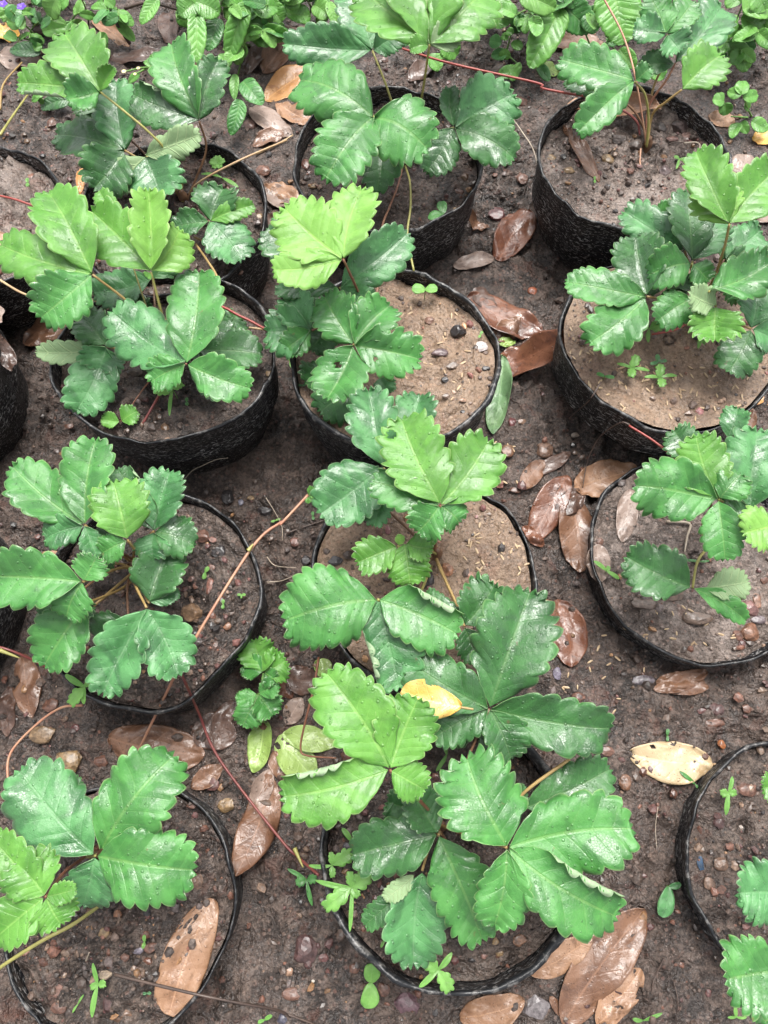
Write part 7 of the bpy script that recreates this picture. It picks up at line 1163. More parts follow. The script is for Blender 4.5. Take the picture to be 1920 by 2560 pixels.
{'base':[-.0137,1.0718,0],'label':'weed clump beyond the top edge behind the big bright leaf','cls':'weed','stems':[[[-.0128,1.0718,0],[-.0138,1.0185,.048],[-.0141,.9855,.08]],[[-.0135,1.0719,0],[-.0213,1.0138,.048],[-.0285,.9766,.08]]],'l':[{'B':[-.014,.987,.079],'T':[.008,1.017,.078],'n':[.29,-.19,.94],'w':.019,'o':{'cls':'seed','shape':'ovate','fold':[5,9],'bend':.07}},
{'B':[-.014,1.023,.042],'T':[.015,1.074,.033],'n':[.45,-.09,.89],'w':.0261,'o':{'cls':'mid','shape':'ovate','fold':[5,11],'bend':.02}},
{'B':[-.014,.999,.067],'T':[.008,1.043,.052],'n':[-.15,.39,.91],'w':.0172,'o':{'cls':'weed','shape':'ovate','fold':[23,15],'bend':.07}},
{'B':[-.014,1.009,.057],'T':[-.038,1.051,.041],'n':[-.63,-.06,.77],'w':.0172,'o':{'cls':'weed','shape':'ovate','fold':[11,10],'bend':.03}},
{'B':[-.019,1.021,.041],'T':[-.028,1.054,.041],'n':[.15,.06,.99],'w':.0211,'o':{'cls':'mid','shape':'ovate','fold':[11,12],'bend':.09}},
{'B':[-.028,.978,.078],'T':[-.033,1.03,.074],'n':[-.5,.02,.87],'w':.0218,'o':{'cls':'mid','shape':'ovate','fold':[24,21],'bend':.05}},
{'B':[-.021,1.011,.05],'T':[-.025,1.07,.029],'n':[.37,.34,.87],'w':.0173,'o':{'cls':'weed','shape':'ovate','fold':[18,6],'bend':.02}},
{'B':[-.02,1.015,.047],'T':[-.026,1.048,.045],'n':[-.3,0,.96],'w':.0149,'o':{'cls':'weed','shape':'ovate','fold':[19,10],'bend':.04}}]},
{'base':[.2378,1.059,0],'label':'weed clump beyond the top edge behind the large oval leaves','cls':'weed','stems':[[[.2373,1.0595,0],[.2151,.9905,.048],[.1979,.9435,.08]],[[.2375,1.06,-0],[.2334,.9993,.048],[.2328,.9602,.08]]],'l':[{'B':[.203,.958,.07],'T':[.185,.919,.071],'n':[.12,-.01,.99],'w':.0224,'o':{'cls':'weed','shape':'ovate','fold':[5,4],'bend':.03}},
{'B':[.217,.995,.045],'T':[.178,1.026,.024],'n':[-.67,-.44,.6],'w':.0311,'o':{'cls':'seed','shape':'ovate','fold':[11,11],'bend':.02}},
{'B':[.198,.944,.079],'T':[.163,.954,.076],'n':[-.22,-.49,.84],'w':.0265,'o':{'cls':'seed','shape':'ovate','fold':[15,4],'bend':.09}},
{'B':[.217,.995,.045],'T':[.195,.963,.042],'n':[.2,-.25,.95],'w':.0251,'o':{'cls':'weed','shape':'ovate','fold':[18,19],'bend':.03}},
{'B':[.233,.982,.062],'T':[.258,.978,.055],'n':[.2,-.35,.91],'w':.0136,'o':{'cls':'seed','shape':'ovate','fold':[10,17],'bend':0}},
{'B':[.233,.966,.075],'T':[.247,.998,.072],'n':[.57,-.17,.81],'w':.0156,'o':{'cls':'weed','shape':'ovate','fold':[6,5],'bend':.04}},
{'B':[.233,.967,.074],'T':[.245,.984,.079],'n':[.32,-.48,.82],'w':.0142,'o':{'cls':'weed','shape':'ovate','fold':[15,9],'bend':.03}},
{'B':[.233,1.002,.045],'T':[.268,.999,.032],'n':[.18,-.73,.66],'w':.0194,'o':{'cls':'seed','shape':'ovate','fold':[7,7],'bend':0}}]},
{'base':[.4254,1.0622,0],'label':'weed clump beyond the top edge near the right corner','cls':'weed','stems':[[[.4243,1.0606,0],[.3907,.9949,.048],[.3653,.9489,.08]],[[.4263,1.0632,0],[.3923,.9921,.048],[.3683,.9436,.08]]],'l':[{'B':[.385,.985,.055],'T':[.355,.993,.06],'n':[.07,-.33,.94],'w':.0187,'o':{'cls':'weed','shape':'ovate','fold':[18,20],'bend':.09}},
{'B':[.395,1.002,.043],'T':[.383,1.059,.023],'n':[.16,.37,.92],'w':.0266,'o':{'cls':'weed','shape':'ovate','fold':[12,8],'bend':.01}},
{'B':[.366,.95,.079],'T':[.332,.973,.069],'n':[-.27,.03,.96],'w':.0221,'o':{'cls':'seed','shape':'ovate','fold':[11,18],'bend':.01}},
{'B':[.396,1.004,.042],'T':[.387,.971,.045],'n':[-.24,.16,.96],'w':.0162,'o':{'cls':'weed','shape':'ovate','fold':[19,8],'bend':.03}},
{'B':[.397,1,.043],'T':[.368,.996,.044],'n':[.1,-.42,.9],'w':.0192,'o':{'cls':'mid','shape':'ovate','fold':[19,7],'bend':.02}},
{'B':[.395,.997,.045],'T':[.379,1.033,.025],'n':[-.77,-0,.64],'w':.0203,'o':{'cls':'seed','shape':'ovate','fold':[11,24],'bend':.07}},
{'B':[.37,.947,.078],'T':[.358,.92,.076],'n':[.1,-.12,.99],'w':.0181,'o':{'cls':'seed','shape':'ovate','fold':[5,23],'bend':.06}},
{'B':[.386,.979,.057],'T':[.38,.944,.058],'n':[.21,.01,.98],'w':.0209,'o':{'cls':'weed','shape':'ovate','fold':[11,14],'bend':.04}}]},
{'base':[.1084,.9964,0],'label':'shaded weed patch right behind the big bright top leaf','cls':'weed','stems':[[[.1083,.9953,0],[.0965,.9608,.03],[.0864,.9374,.05]],[[.109,.9955,0],[.1088,.9662,.03],[.1104,.9481,.05]]],'l':[{'B':[.09,.944,.044],'T':[.074,.985,.033],'n':[-.71,-.08,.7],'w':.0179,'o':{'cls':'mid','shape':'round','fold':[15,13],'bend':.06}},
{'B':[.098,.962,.029],'T':[.089,.997,.017],'n':[-.56,.14,.82],'w':.0125,'o':{'cls':'mid','shape':'round','fold':[14,18],'bend':.01}},
{'B':[.091,.947,.041],'T':[.083,.973,.035],'n':[-.1,.23,.97],'w':.0096,'o':{'cls':'mid','shape':'round','fold':[23,10],'bend':.09}},
{'B':[.088,.941,.047],'T':[.066,.959,.049],'n':[-.26,-.4,.88],'w':.0187,'o':{'cls':'mid','shape':'round','fold':[20,16],'bend':.09}},
{'B':[.11,.957,.04],'T':[.141,.962,.036],'n':[.22,-.5,.84],'w':.0173,'o':{'cls':'weed','shape':'round','fold':[21,6],'bend':.07}},
{'B':[.11,.957,.04],'T':[.105,1.007,.025],'n':[-.65,.16,.74],'w':.0163,'o':{'cls':'mid','shape':'round','fold':[13,4],'bend':.06}},
{'B':[.109,.958,.039],'T':[.132,.958,.043],'n':[-.16,-.27,.95],'w':.0155,'o':{'cls':'mid','shape':'round','fold':[19,14],'bend':.03}},
{'B':[.109,.962,.034],'T':[.135,.973,.023],'n':[.47,-.33,.82],'w':.0167,'o':{'cls':'weed','shape':'round','fold':[19,12],'bend':.04}}]}],'seedlings':[{'p':[.2491,.3904],'h':.012,'label':'seedling with two long narrow leaves on the brown soil, leftmost of three','l':[[-12,.0169,.0037,.05,'nar'],[163,.0161,.0037,.05,'nar'],[68,.0127,.0071,.25,'lob'],[253,.011,.0068,.2,'lob'],[98,.0059,.0041,.3,'lob']]},
{'p':[.2759,.38],'h':.012,'label':'seedling with lobed leaves nearest the pot edge among three','l':[[5,.0169,.0037,.05,'nar'],[180,.016,.0037,.05,'nar'],[85,.0126,.0071,.25,'lob'],[270,.011,.0067,.2,'lob'],[115,.0059,.004,.3,'lob']]},
{'p':[.2762,.398],'h':.012,'label':'small grey-green seedling with rounded leaves at the rear of three','l':[[95,.0076,.0051,.1,'cot'],[200,.0093,.0041,.1,'cot'],[5,.0085,.0037,.1,'cot']],'cls':'blue'},
{'p':[.2222,.3841],'h':.006,'label':'two-leaved sprout lying left of the three seedlings','l':[[160,.0085,.0041,.05,'cot'],[-10,.0094,.0041,.05,'cot']],'cls':'mid'},
{'p':[.3226,.4275],'h':.016,'label':'narrow-leaved seedling below the curled fresh leaf','l':[[250,.0171,.0041,-.05,'nar'],[275,.012,.0044,-.05,'nar'],[130,.0086,.0068,.1,'lob']]},
{'p':[.2693,.4334],'h':.016,'label':'seedling half hidden under the left glossy leaf cluster','l':[[262,.0154,.0045,-.05,'nar'],[160,.0137,.0086,.1,'lob'],[10,.0137,.0094,.1,'lob']]},
{'p':[.2332,.4202],'h':.012,'label':'narrow blade sprout under the wet glossy leaf','l':[[265,.0129,.0027,0,'nar'],[100,.0086,.0027,.2,'nar']]},
{'p':[-.2018,.3526],'h':.02,'label':'lobed seedling on the near edge of the tall scuffed pot','l':[[268,.0278,.0036,-.05,'nar'],[190,.0163,.0098,.15,'lob'],[30,.0098,.0082,.2,'lob'],[120,.0114,.0065,.2,'nar'],[215,.0082,.0049,.1,'lob']]},
{'p':[-.1914,.347],'h':.005,'label':'tiny two-leaved sprout beside the lobed seedling','l':[[95,.0043,.0033,.1,'cot'],[275,.0043,.0033,.1,'cot']],'cls':'mid'},
{'p':[.0428,.4802],'h':.016,'label':'round two-leaved bright sprout inside the thick black rim','l':[[178,.0139,.0118,.1,'cot'],[2,.0125,.0107,.1,'cot']]},
{'p':[.0986,.4302],'h':.004,'label':'tiny green sprout near the white chip','l':[[60,.0045,.0028,.1,'cot'],[240,.0041,.0028,.1,'cot']]},
{'p':[-.1065,.4477],'h':.008,'label':'thin green sprout at the left side of the middle pot','l':[[285,.0086,.0031,0,'nar'],[110,.0086,.0031,.1,'nar']]},
{'p':[-.1825,.639],'h':.016,'label':'five-fingered pale seedling in the upper left pot','l':[[90,.0083,.0067,.2,'lob'],[165,.0078,.0063,.2,'lob'],[20,.0078,.0063,.2,'lob'],[240,.007,.0056,.1,'lob'],[300,.007,.0056,.1,'lob']]},
{'p':[-.1777,.6267],'h':.008,'label':'narrow-leaved seedling under the tan runner','l':[[-35,.0223,.0045,.02,'nar'],[170,.0242,.0037,.05,'nar']]},
{'p':[-.392,.6214],'h':.005,'label':'tiny sprout in the pot at the upper left edge','l':[[100,.006,.0041,.1,'cot'],[280,.0056,.0041,.1,'cot']]},
{'p':[-.2831,.5932],'h':.005,'label':'tiny grey-green sprout between the left pots','l':[[80,.0044,.0033,.1,'cot'],[260,.0044,.0033,.1,'cot']],'cls':'blue'},
{'p':[.3296,.6557],'h':.006,'label':'tiny light seedling on the pale soil of the upper right pot','l':[[150,.0064,.0045,.1,'cot'],[330,.0064,.0045,.1,'cot'],[250,.0151,.003,0,'nar']]},
{'p':[.2315,.6237],'h':.003,'label':'single white-green blade on the pale soil','l':[[85,.0045,.0026,.1,'nar'],[265,.0045,.0026,.1,'nar']]},
{'p':[-.272,.0791],'h':.012,'label':'bright seedling at the left lower rim of the dented pot','l':[[150,.0215,.0055,.05,'nar'],[45,.0138,.0069,.1,'cot'],[235,.0184,.0092,0,'lob'],[272,.0153,.0046,-.1,'nar']]},
{'p':[-.1714,.1869],'h':.006,'label':'small two-leaved sprout on gritty soil beside the pink runner','l':[[60,.0065,.0039,.1,'cot'],[265,.0065,.0042,.1,'cot']]},
{'p':[-.151,.1551],'h':.005,'label':'upright tiny sprout right of the pink runner','l':[[90,.0045,.0032,.1,'cot'],[270,.0045,.0032,.1,'cot']]},
{'p':[-.135,.1651],'h':.004,'label':'pair of tiny sprouts at the right rim of the dented pot','l':[[180,.0039,.0026,.1,'cot'],[0,.0039,.0026,.1,'cot'],[270,.0035,.0019,.1,'cot']]},
{'p':[-.237,-.1618],'h':.012,'label':'narrow cross-shaped seedling on gritty soil at lower left','l':[[110,.0168,.0039,.05,'nar'],[265,.0238,.0045,0,'nar'],[200,.0056,.0042,.1,'lob'],[5,.0063,.0045,.1,'lob']]},
{'p':[-.2044,-.1321],'h':.006,'label':'tiny sprout near the purple chip in the frayed rim pot','l':[[95,.0052,.0032,.1,'cot'],[265,.0052,.0034,.1,'cot']]},
{'p':[-.1998,-.1716],'h':.004,'label':'tiny grey-green sprout near the bottom of the frayed rim pot','l':[[180,.0034,.0025,.1,'cot'],[0,.0037,.0025,.1,'cot']],'cls':'blue'},
{'p':[-.2567,-.1796],'h':.004,'label':'thin grass-like sprout at the lower left','l':[[60,.0084,.0017,.1,'nar'],[240,.007,.0017,.1,'nar']]},
{'p':[-.1041,-.1996],'h':.006,'label':'small sprout at the bottom edge beside the dark stalk','l':[[30,.0074,.0032,.1,'cot'],[200,.0059,.003,.1,'cot']]},
{'p':[-.0258,-.082],'h':.03,'label':'large lobed seedling at the left rim of the foreground pot','l':[[170,.0292,.0042,0,'nar'],[268,.032,.0036,-.02,'nar'],[40,.0181,.0111,.1,'lob'],[215,.025,.0097,.05,'lob'],[95,.0111,.0056,.2,'lob'],[310,.0083,.0056,.1,'lob']]},
{'p':[-.0426,-.0675],'h':.022,'label':'slender seedling behind the large lobed one at the left rim','l':[[180,.0191,.0034,0,'nar'],[30,.0191,.0085,.1,'lob'],[95,.0099,.0043,.2,'lob'],[275,.0085,.0043,.1,'lob']]},
{'p':[-.027,-.0499],'h':.01,'label':'narrow blade pair above the slender seedling','l':[[130,.0131,.0047,.05,'nar'],[310,.0058,.0038,.05,'nar']]},
{'p':[-.0711,-.0886],'h':.014,'label':'dark green narrow seedling on the ground left of the foreground pot','l':[[152,.0205,.0038,.05,'nar'],[285,.0221,.0041,0,'nar'],[190,.0095,.0063,.1,'lob'],[10,.0087,.0063,.1,'lob']],'cls':'mid'},
{'p':[-.0114,-.1692],'h':.02,'label':'two round pale leaves of a sprout below the foreground pot','l':[[85,.0151,.0143,.05,'cot'],[262,.0196,.0159,.03,'cot']]},
{'p':[.0424,-.1418],'h':.02,'label':'seedling with crossed narrow leaves on the lower rim of the foreground pot','l':[[218,.0192,.0047,0,'nar'],[48,.0164,.0047,.05,'nar'],[145,.011,.0082,.1,'lob'],[300,.0164,.0089,0,'lob']]},
{'p':[.0006,-.1231],'h':.008,'label':'small light sprout by the torn wet leaf','l':[[65,.0063,.0025,.1,'nar'],[240,.0063,.0025,.1,'nar']]},
{'p':[.0547,.0196],'h':.01,'label':'thin seedling under the dark leaves right of the yellow leaf','l':[[235,.0165,.0036,0,'nar'],[100,.009,.003,.1,'nar']]},
{'p':[.3149,-.0124],'h':.014,'label':'light green cross-shaped seedling by the lower right pot rim','l':[[70,.0151,.0041,.05,'nar'],[255,.0198,.0048,0,'nar'],[180,.0071,.0054,.1,'lob'],[0,.0063,.0051,.1,'lob'],[240,.0048,.0038,.1,'lob']]},
{'p':[.2615,-.0939],'h':.006,'label':'grey-green two-leaved sprig lying on the bare ground right','l':[[248,.027,.0151,.02,'cot'],[10,.0111,.006,.05,'cot']],'cls':'blue'},
{'p':[.298,-.0051],'h':.004,'label':'dark green blade sprout under the pale beige leaf','l':[[140,.0182,.0043,.05,'nar'],[300,.0099,.0033,0,'nar']],'cls':'mid'},
{'p':[.277,.0396],'h':.005,'label':'tiny green sprout above the pale beige leaf','l':[[80,.0067,.0034,.1,'cot'],[260,.0051,.0027,.1,'cot']],'cls':'mid'},
{'p':[.3088,-.1985],'h':.008,'label':'pale thin seedling at the bottom edge by the right plant','l':[[90,.0091,.0036,.1,'nar'],[0,.0091,.0021,.05,'nar'],[180,.0076,.0021,.05,'nar']]},
{'p':[.2273,-.2016],'h':.006,'label':'bottom edge grass-like green sprout','l':[[20,.0182,.003,.1,'nar'],[170,.0091,.0033,.1,'cot']]},
{'p':[.2242,.1981],'h':.008,'label':'narrow seedling at the left inside the right pot rim','l':[[140,.0161,.0044,.05,'nar'],[325,.0144,.0044,0,'nar'],[60,.0051,.0034,.1,'lob']]},
{'p':[.3167,.2065],'h':.006,'label':'thin blade sprout beside the drooping leaf stalk','l':[[175,.0154,.0031,0,'nar'],[5,.0102,.0024,0,'nar']],'cls':'mid'},
{'p':[-.1162,.2619],'h':.003,'label':'tiny ground sprout left of the blue-green leaf','l':[[20,.0054,.0025,.1,'cot'],[200,.0047,.0025,.1,'cot']]},
{'p':[-.0759,.2662],'h':.004,'label':'upright tiny ground sprout below the runner tip','l':[[95,.0047,.0032,.1,'cot'],[275,.0047,.0032,.1,'cot']],'cls':'mid'},
{'p':[-.4066,.441],'h':.02,'label':'small dark bean sprout on the left edge leaf','l':[[100,.0094,.0113,.3,'cot'],[280,.0113,.0094,.1,'cot']],'cls':'mid'},
{'p':[-.0818,.3728],'h':.003,'label':'faint grey sprout in shade between the middle pots','l':[[0,.0037,.0026,.1,'cot'],[180,.0037,.0026,.1,'cot']],'cls':'blue'},
{'p':[.0649,.5813],'h':.012,'label':'dark green leaf pair in shade below the top centre pot','l':[[100,.0159,.0109,.05,'cot'],[200,.0179,.0109,0,'cot']],'cls':'mid'}],'stones':[{'p':[-.276,-.1681],'s':[.0071,.0114,.0032],'c':[.25,.14,.11],'a':0,'label':'flat pinkish stone on gritty soil near the lower left corner'},
{'p':[-.2402,-.1248],'s':[.0062,.0054,.0024],'c':[.3,.2,.1],'a':0,'label':'ochre angular stone on the soil of the frayed rim pot'},
{'p':[-.3061,.016],'s':[.0155,.0122,.0055],'c':[.3,.2,.1],'a':0,'label':'large ochre earth lump above the broad spotted leaf'},
{'p':[-.3349,.0412],'s':[.014,.0091,.0041],'c':[.28,.19,.11],'a':0,'label':'flatter ochre earth lump left of the large ochre one'},
{'p':[-.3034,.0468],'s':[.0045,.0041,.0019],'c':[.16,.055,.05],'a':0,'group':'small dark red stones on the bare ground at the front','label':'small wet dark red stone lying on the bare ground at the front'},
{'p':[-.2751,.016],'s':[.0073,.0065,.0029],'c':[.17,.085,.06],'a':0,'group':'small dark red stones on the bare ground at the front','label':'small wet dark red stone lying on the bare ground at the front'},
{'p':[-.3294,.0686],'s':[.0092,.0067,.003],'c':[.17,.085,.06],'a':0,'group':'small dark red stones on the bare ground at the front','label':'small wet dark red stone lying on the bare ground at the front'},
{'p':[-.1501,-.0246],'s':[.0092,.0068,.0031],'c':[.3,.2,.1],'a':0,'label':'ochre stone between the two lower pots'},
{'p':[-.1979,-.1358],'s':[.0061,.0047,.0021],'c':[.17,.085,.06],'a':0,'group':'small dark red stones in the frayed rim pot','label':'small wet dark red stone lying in the frayed rim pot'},
{'p':[-.2176,-.0438],'s':[.009,.0068,.003],'c':[.2,.12,.08],'a':0,'group':'small ochre stones in the frayed rim pot','label':'small wet ochre stone lying in the frayed rim pot'},
{'p':[-.1655,-.0857],'s':[.007,.0081,.0032],'c':[.2,.12,.08],'a':0,'group':'small ochre stones in the frayed rim pot','label':'small wet ochre stone lying in the frayed rim pot'},
{'p':[-.2286,-.111],'s':[.0037,.0044,.0016],'c':[.26,.12,.06],'a':0,'group':'small orange-red stones in the frayed rim pot','label':'small wet orange-red stone lying in the frayed rim pot'},
{'p':[-.2313,-.1799],'s':[.0064,.0078,.0029],'c':[.11,.06,.058],'a':0,'group':'small reddish-brown stones in the frayed rim pot','label':'small wet reddish-brown stone lying in the frayed rim pot'},
{'p':[-.3196,-.1861],'s':[.0067,.0112,.003],'c':[.17,.085,.06],'a':0,'group':'small dark red stones on the bare ground at the front','label':'small wet dark red stone lying on the bare ground at the front'},
{'p':[-.2217,-.1904],'s':[.0084,.0056,.0025],'c':[.2,.12,.08],'a':0,'group':'small ochre stones in the frayed rim pot','label':'small wet ochre stone lying in the frayed rim pot'},
{'p':[-.2721,-.1818],'s':[.0071,.0049,.0022],'c':[.17,.085,.06],'a':0,'group':'small dark red stones in the frayed rim pot','label':'small wet dark red stone lying in the frayed rim pot'},
{'p':[-.2339,-.1562],'s':[.0064,.0036,.0025],'c':[.4,.32,.24],'a':0,'label':'crumbly cream lump at the end of the dark stalk'},
{'p':[-.2098,-.139],'s':[.005,.0036,.0016],'c':[.24,.22,.27],'a':0,'label':'grey-violet chip on the soil of the frayed rim pot'},
{'p':[-.2194,-.1441],'s':[.0043,.0043,.0019],'c':[.17,.085,.06],'a':0,'group':'small dark red stones in the frayed rim pot','label':'small wet dark red stone lying in the frayed rim pot'},
{'p':[-.1765,-.0958],'s':[.0081,.0066,.003],'c':[.11,.06,.058],'a':0,'group':'small reddish-brown stones in the frayed rim pot','label':'small wet reddish-brown stone lying in the frayed rim pot'},
{'p':[-.0714,-.1474],'s':[.0117,.0133,.0053],'c':[.11,.06,.058],'a':0,'label':'large purple-brown stone on the ground left of the foreground pot'},
{'p':[.0191,-.1898],'s':[.0138,.0108,.0043],'c':[.17,.1,.12],'a':0,'label':'large mauve stone below the foreground pot'},
{'p':[-.0856,-.1647],'s':[.0054,.0039,.0017],'c':[.4,.25,.17],'a':0,'label':'small star-shaped tan crumb on the ground'},
{'p':[-.0009,-.1776],'s':[.0062,.0062,.0028],'c':[.17,.085,.06],'a':0,'group':'small dark red stones on the bare ground at the front','label':'small wet dark red stone lying on the bare ground at the front'},
{'p':[-.0555,-.1543],'s':[.0055,.0047,.0021],'c':[.14,.055,.05],'a':0,'group':'small dark red stones on the bare ground at the front','label':'small wet dark red stone lying on the bare ground at the front'},
{'p':[-.0896,-.2005],'s':[.0046,.0046,.0021],'c':[.09,.09,.13],'a':0,'group':'small bluish-grey stones on the bare ground at the front','label':'small wet bluish-grey stone lying on the bare ground at the front'},
{'p':[-.0636,-.1722],'s':[.0019,.0019,.0008],'c':[.5,.45,.38],'a':0,'group':'small cream stones on the bare ground at the front','label':'small wet cream stone lying on the bare ground at the front'},
{'p':[-.0811,-.1817],'s':[.01,.0054,.0024],'c':[.17,.085,.06],'a':0,'group':'small dark red stones on the bare ground at the front','label':'small wet dark red stone lying on the bare ground at the front'},
{'p':[-.0273,-.1626],'s':[.0054,.0047,.0021],'c':[.17,.085,.06],'a':0,'group':'small dark red stones on the bare ground at the front','label':'small wet dark red stone lying on the bare ground at the front'},
{'p':[-.0125,-.0736],'s':[.0066,.0044,.002],'c':[.2,.12,.08],'a':0,'group':'small ochre stones in the foreground pot','label':'small wet ochre stone lying in the foreground pot'},
{'p':[-.0168,-.0855],'s':[.0029,.0026,.0012],'c':[.32,.18,.15],'a':0,'group':'small pink stones in the foreground pot','label':'small wet pink stone lying in the foreground pot'},
{'p':[-.0302,-.0547],'s':[.0051,.0044,.002],'c':[.12,.11,.13],'a':0,'group':'small bluish-grey stones in the foreground pot','label':'small wet bluish-grey stone lying in the foreground pot'},
{'p':[.0813,-.1358],'s':[.0033,.0033,.0015],'c':[.32,.18,.15],'a':0,'group':'small pink stones in the foreground pot','label':'small wet pink stone lying in the foreground pot'},
{'p':[.0941,-.1346],'s':[.0035,.0028,.0013],'c':[.3,.2,.1],'a':0,'group':'small brown stones in the foreground pot','label':'small wet brown stone lying in the foreground pot'},
{'p':[.0688,-.1282],'s':[.005,.0028,.0013],'c':[.17,.085,.06],'a':0,'group':'small dark red stones in the foreground pot','label':'small wet dark red stone lying in the foreground pot'},
{'p':[.1101,-.1244],'s':[.006,.005,.0022],'c':[.24,.13,.08],'a':0,'label':'rounded brown pebble under the rear of the foreground leaves'},
{'p':[.0908,-.127],'s':[.0032,.0039,.0014],'c':[.3,.2,.1],'a':0,'group':'small brown stones in the foreground pot','label':'small wet brown stone lying in the foreground pot'},
{'p':[.0939,-.1364],'s':[.0035,.0028,.0013],'c':[.17,.085,.06],'a':0,'group':'small dark red stones in the foreground pot','label':'small wet dark red stone lying in the foreground pot'},
{'p':[.1,-.1142],'s':[.0043,.0036,.0016],'c':[.17,.085,.06],'a':0,'group':'small dark red stones in the foreground pot','label':'small wet dark red stone lying in the foreground pot'},
{'p':[.3068,-.0735],'s':[.0071,.0063,.0028],'c':[.2,.12,.08],'a':0,'group':'small ochre stones in the lower right pot','label':'small wet ochre stone lying in the lower right pot'},
{'p':[.2943,-.0907],'s':[.0055,.007,.0025],'c':[.22,.14,.1],'a':0,'group':'small reddish-brown stones in the lower right pot','label':'small wet reddish-brown stone lying in the lower right pot'},
{'p':[.3039,-.0949],'s':[.0047,.0039,.0018],'c':[.17,.085,.06],'a':0,'group':'small dark red stones in the lower right pot','label':'small wet dark red stone lying in the lower right pot'},
{'p':[.338,-.0095],'s':[.0105,.0069,.0031],'c':[.17,.085,.06],'a':0,'group':'small dark red stones in the lower right pot','label':'small wet dark red stone lying in the lower right pot'},
{'p':[.3113,-.0397],'s':[.0064,.0056,.0025],'c':[.11,.06,.058],'a':0,'group':'small reddish-brown stones in the lower right pot','label':'small wet reddish-brown stone lying in the lower right pot'},
{'p':[.3331,-.0434],'s':[.0029,.0029,.0013],'c':[.4,.33,.28],'a':0,'group':'small cream stones in the lower right pot','label':'small wet cream stone lying in the lower right pot'},
{'p':[.3319,.0317],'s':[.0046,.0046,.0021],'c':[.38,.14,.05],'a':0,'label':'bright orange-red chip right of the pale beige leaf'},
{'p':[.2314,-.0035],'s':[.0067,.0075,.003],'c':[.18,.09,.05],'a':0,'label':'brown curled chip beside the dark petiole leaf'},
{'p':[.3269,.0513],'s':[.0102,.0051,.0023],'c':[.17,.085,.06],'a':0,'group':'small dark red stones on the bare ground at the front','label':'small wet dark red stone lying on the bare ground at the front'},
{'p':[.3615,.0663],'s':[.0069,.0051,.0023],'c':[.17,.085,.06],'a':0,'group':'small dark red stones on the bare ground at the front','label':'small wet dark red stone lying on the bare ground at the front'},
{'p':[.3304,.0646],'s':[.0077,.0069,.0031],'c':[.11,.06,.058],'a':0,'group':'small reddish-brown stones on the bare ground at the front','label':'small wet reddish-brown stone lying on the bare ground at the front'},
{'p':[.2156,.0252],'s':[.0084,.0051,.0023],'c':[.17,.085,.06],'a':0,'group':'small dark red stones on the bare ground at the front','label':'small wet dark red stone lying on the bare ground at the front'},
{'p':[.258,.0933],'s':[.013,.0052,.0023],'c':[.15,.13,.15],'a':0,'label':'flat slate-grey stone left of the folded brown leaf'},
{'p':[.1926,.0763],'s':[.0077,.0052,.0023],'c':[.17,.085,.06],'a':0,'group':'small dark red stones on the bare ground in the middle','label':'small wet dark red stone lying on the bare ground in the middle'},
{'p':[.1736,.1001],'s':[.0043,.0069,.002],'c':[.16,.14,.2],'a':0,'group':'small bluish-grey stones on the bare ground in the middle','label':'small wet bluish-grey stone lying on the bare ground in the middle'},
{'p':[.1349,-.1925],'s':[.0146,.0115,.004],'c':[.2,.18,.19],'a':0,'label':'grey flat stone at the bottom edge under brown leaves'},
{'p':[.2894,-.0735],'s':[.0036,.0071,.0011],'c':[.012,.06,.14],'name':'plastic_chip','cat':'plastic chip','group':'odd chips in the pots','a':0,'label':'small bright blue plastic chip inside the lower right pot rim'},
{'p':[.0767,.4356],'s':[.0091,.0078,.0062],'c':[.035,.03,.032],'a':0,'label':'round black crumbly lump on brown soil in the middle pot'},
{'p':[.0985,.4179],'s':[.0073,.0065,.0026],'c':[.62,.56,.56],'a':0,'label':'white chip on brown soil in the middle pot'},
{'p':[.0561,.4101],'s':[.0095,.0047,.0021],'c':[.13,.08,.085],'a':0,'label':'smooth purple-brown pebble on brown soil in the middle pot'},
{'p':[.0346,.4062],'s':[.0069,.0051,.0023],'c':[.11,.06,.058],'a':0,'group':'small reddish-brown stones in the middle pot','label':'small wet reddish-brown stone lying in the middle pot'},
{'p':[.0686,.3946],'s':[.0077,.0051,.0023],'c':[.17,.12,.09],'a':0,'group':'small brown stones in the middle pot','label':'small wet brown stone lying in the middle pot'},
{'p':[.0614,.3794],'s':[.0042,.0034,.0015],'c':[.035,.03,.032],'a':0,'group':'small black stones in the middle pot','label':'small wet black stone lying in the middle pot'},
{'p':[.0781,.3439],'s':[.003,.0025,.0011],'c':[.035,.03,.032],'a':0,'group':'small black stones in the middle pot','label':'small wet black stone lying in the middle pot'},
{'p':[.1026,.3908],'s':[.0043,.0034,.0015],'c':[.035,.03,.032],'a':0,'group':'small black stones in the middle pot','label':'small wet black stone lying in the middle pot'},
{'p':[.0776,.355],'s':[.0042,.0025,.0011],'c':[.34,.2,.13],'a':0,'group':'small pink stones in the middle pot','label':'small wet pink stone lying in the middle pot'},
{'p':[.0474,.4495],'s':[.0061,.0044,.002],'c':[.24,.13,.09],'a':0,'group':'small ochre stones in the middle pot','label':'small wet ochre stone lying in the middle pot'},
{'p':[.1376,.657],'s':[.0113,.0098,.0044],'c':[.13,.045,.045],'a':0,'label':'dark crimson stone above the oval reddish leaf'},
{'p':[.1724,.709],'s':[.0073,.0094,.0033],'c':[.17,.085,.06],'a':0,'group':'small dark red stones on the bare ground at the back','label':'small wet dark red stone lying on the bare ground at the back'},
{'p':[.1751,.8376],'s':[.0131,.0142,.0059],'c':[.17,.085,.06],'a':0,'group':'small dark red stones on the bare ground at the back','label':'small wet dark red stone lying on the bare ground at the back'},
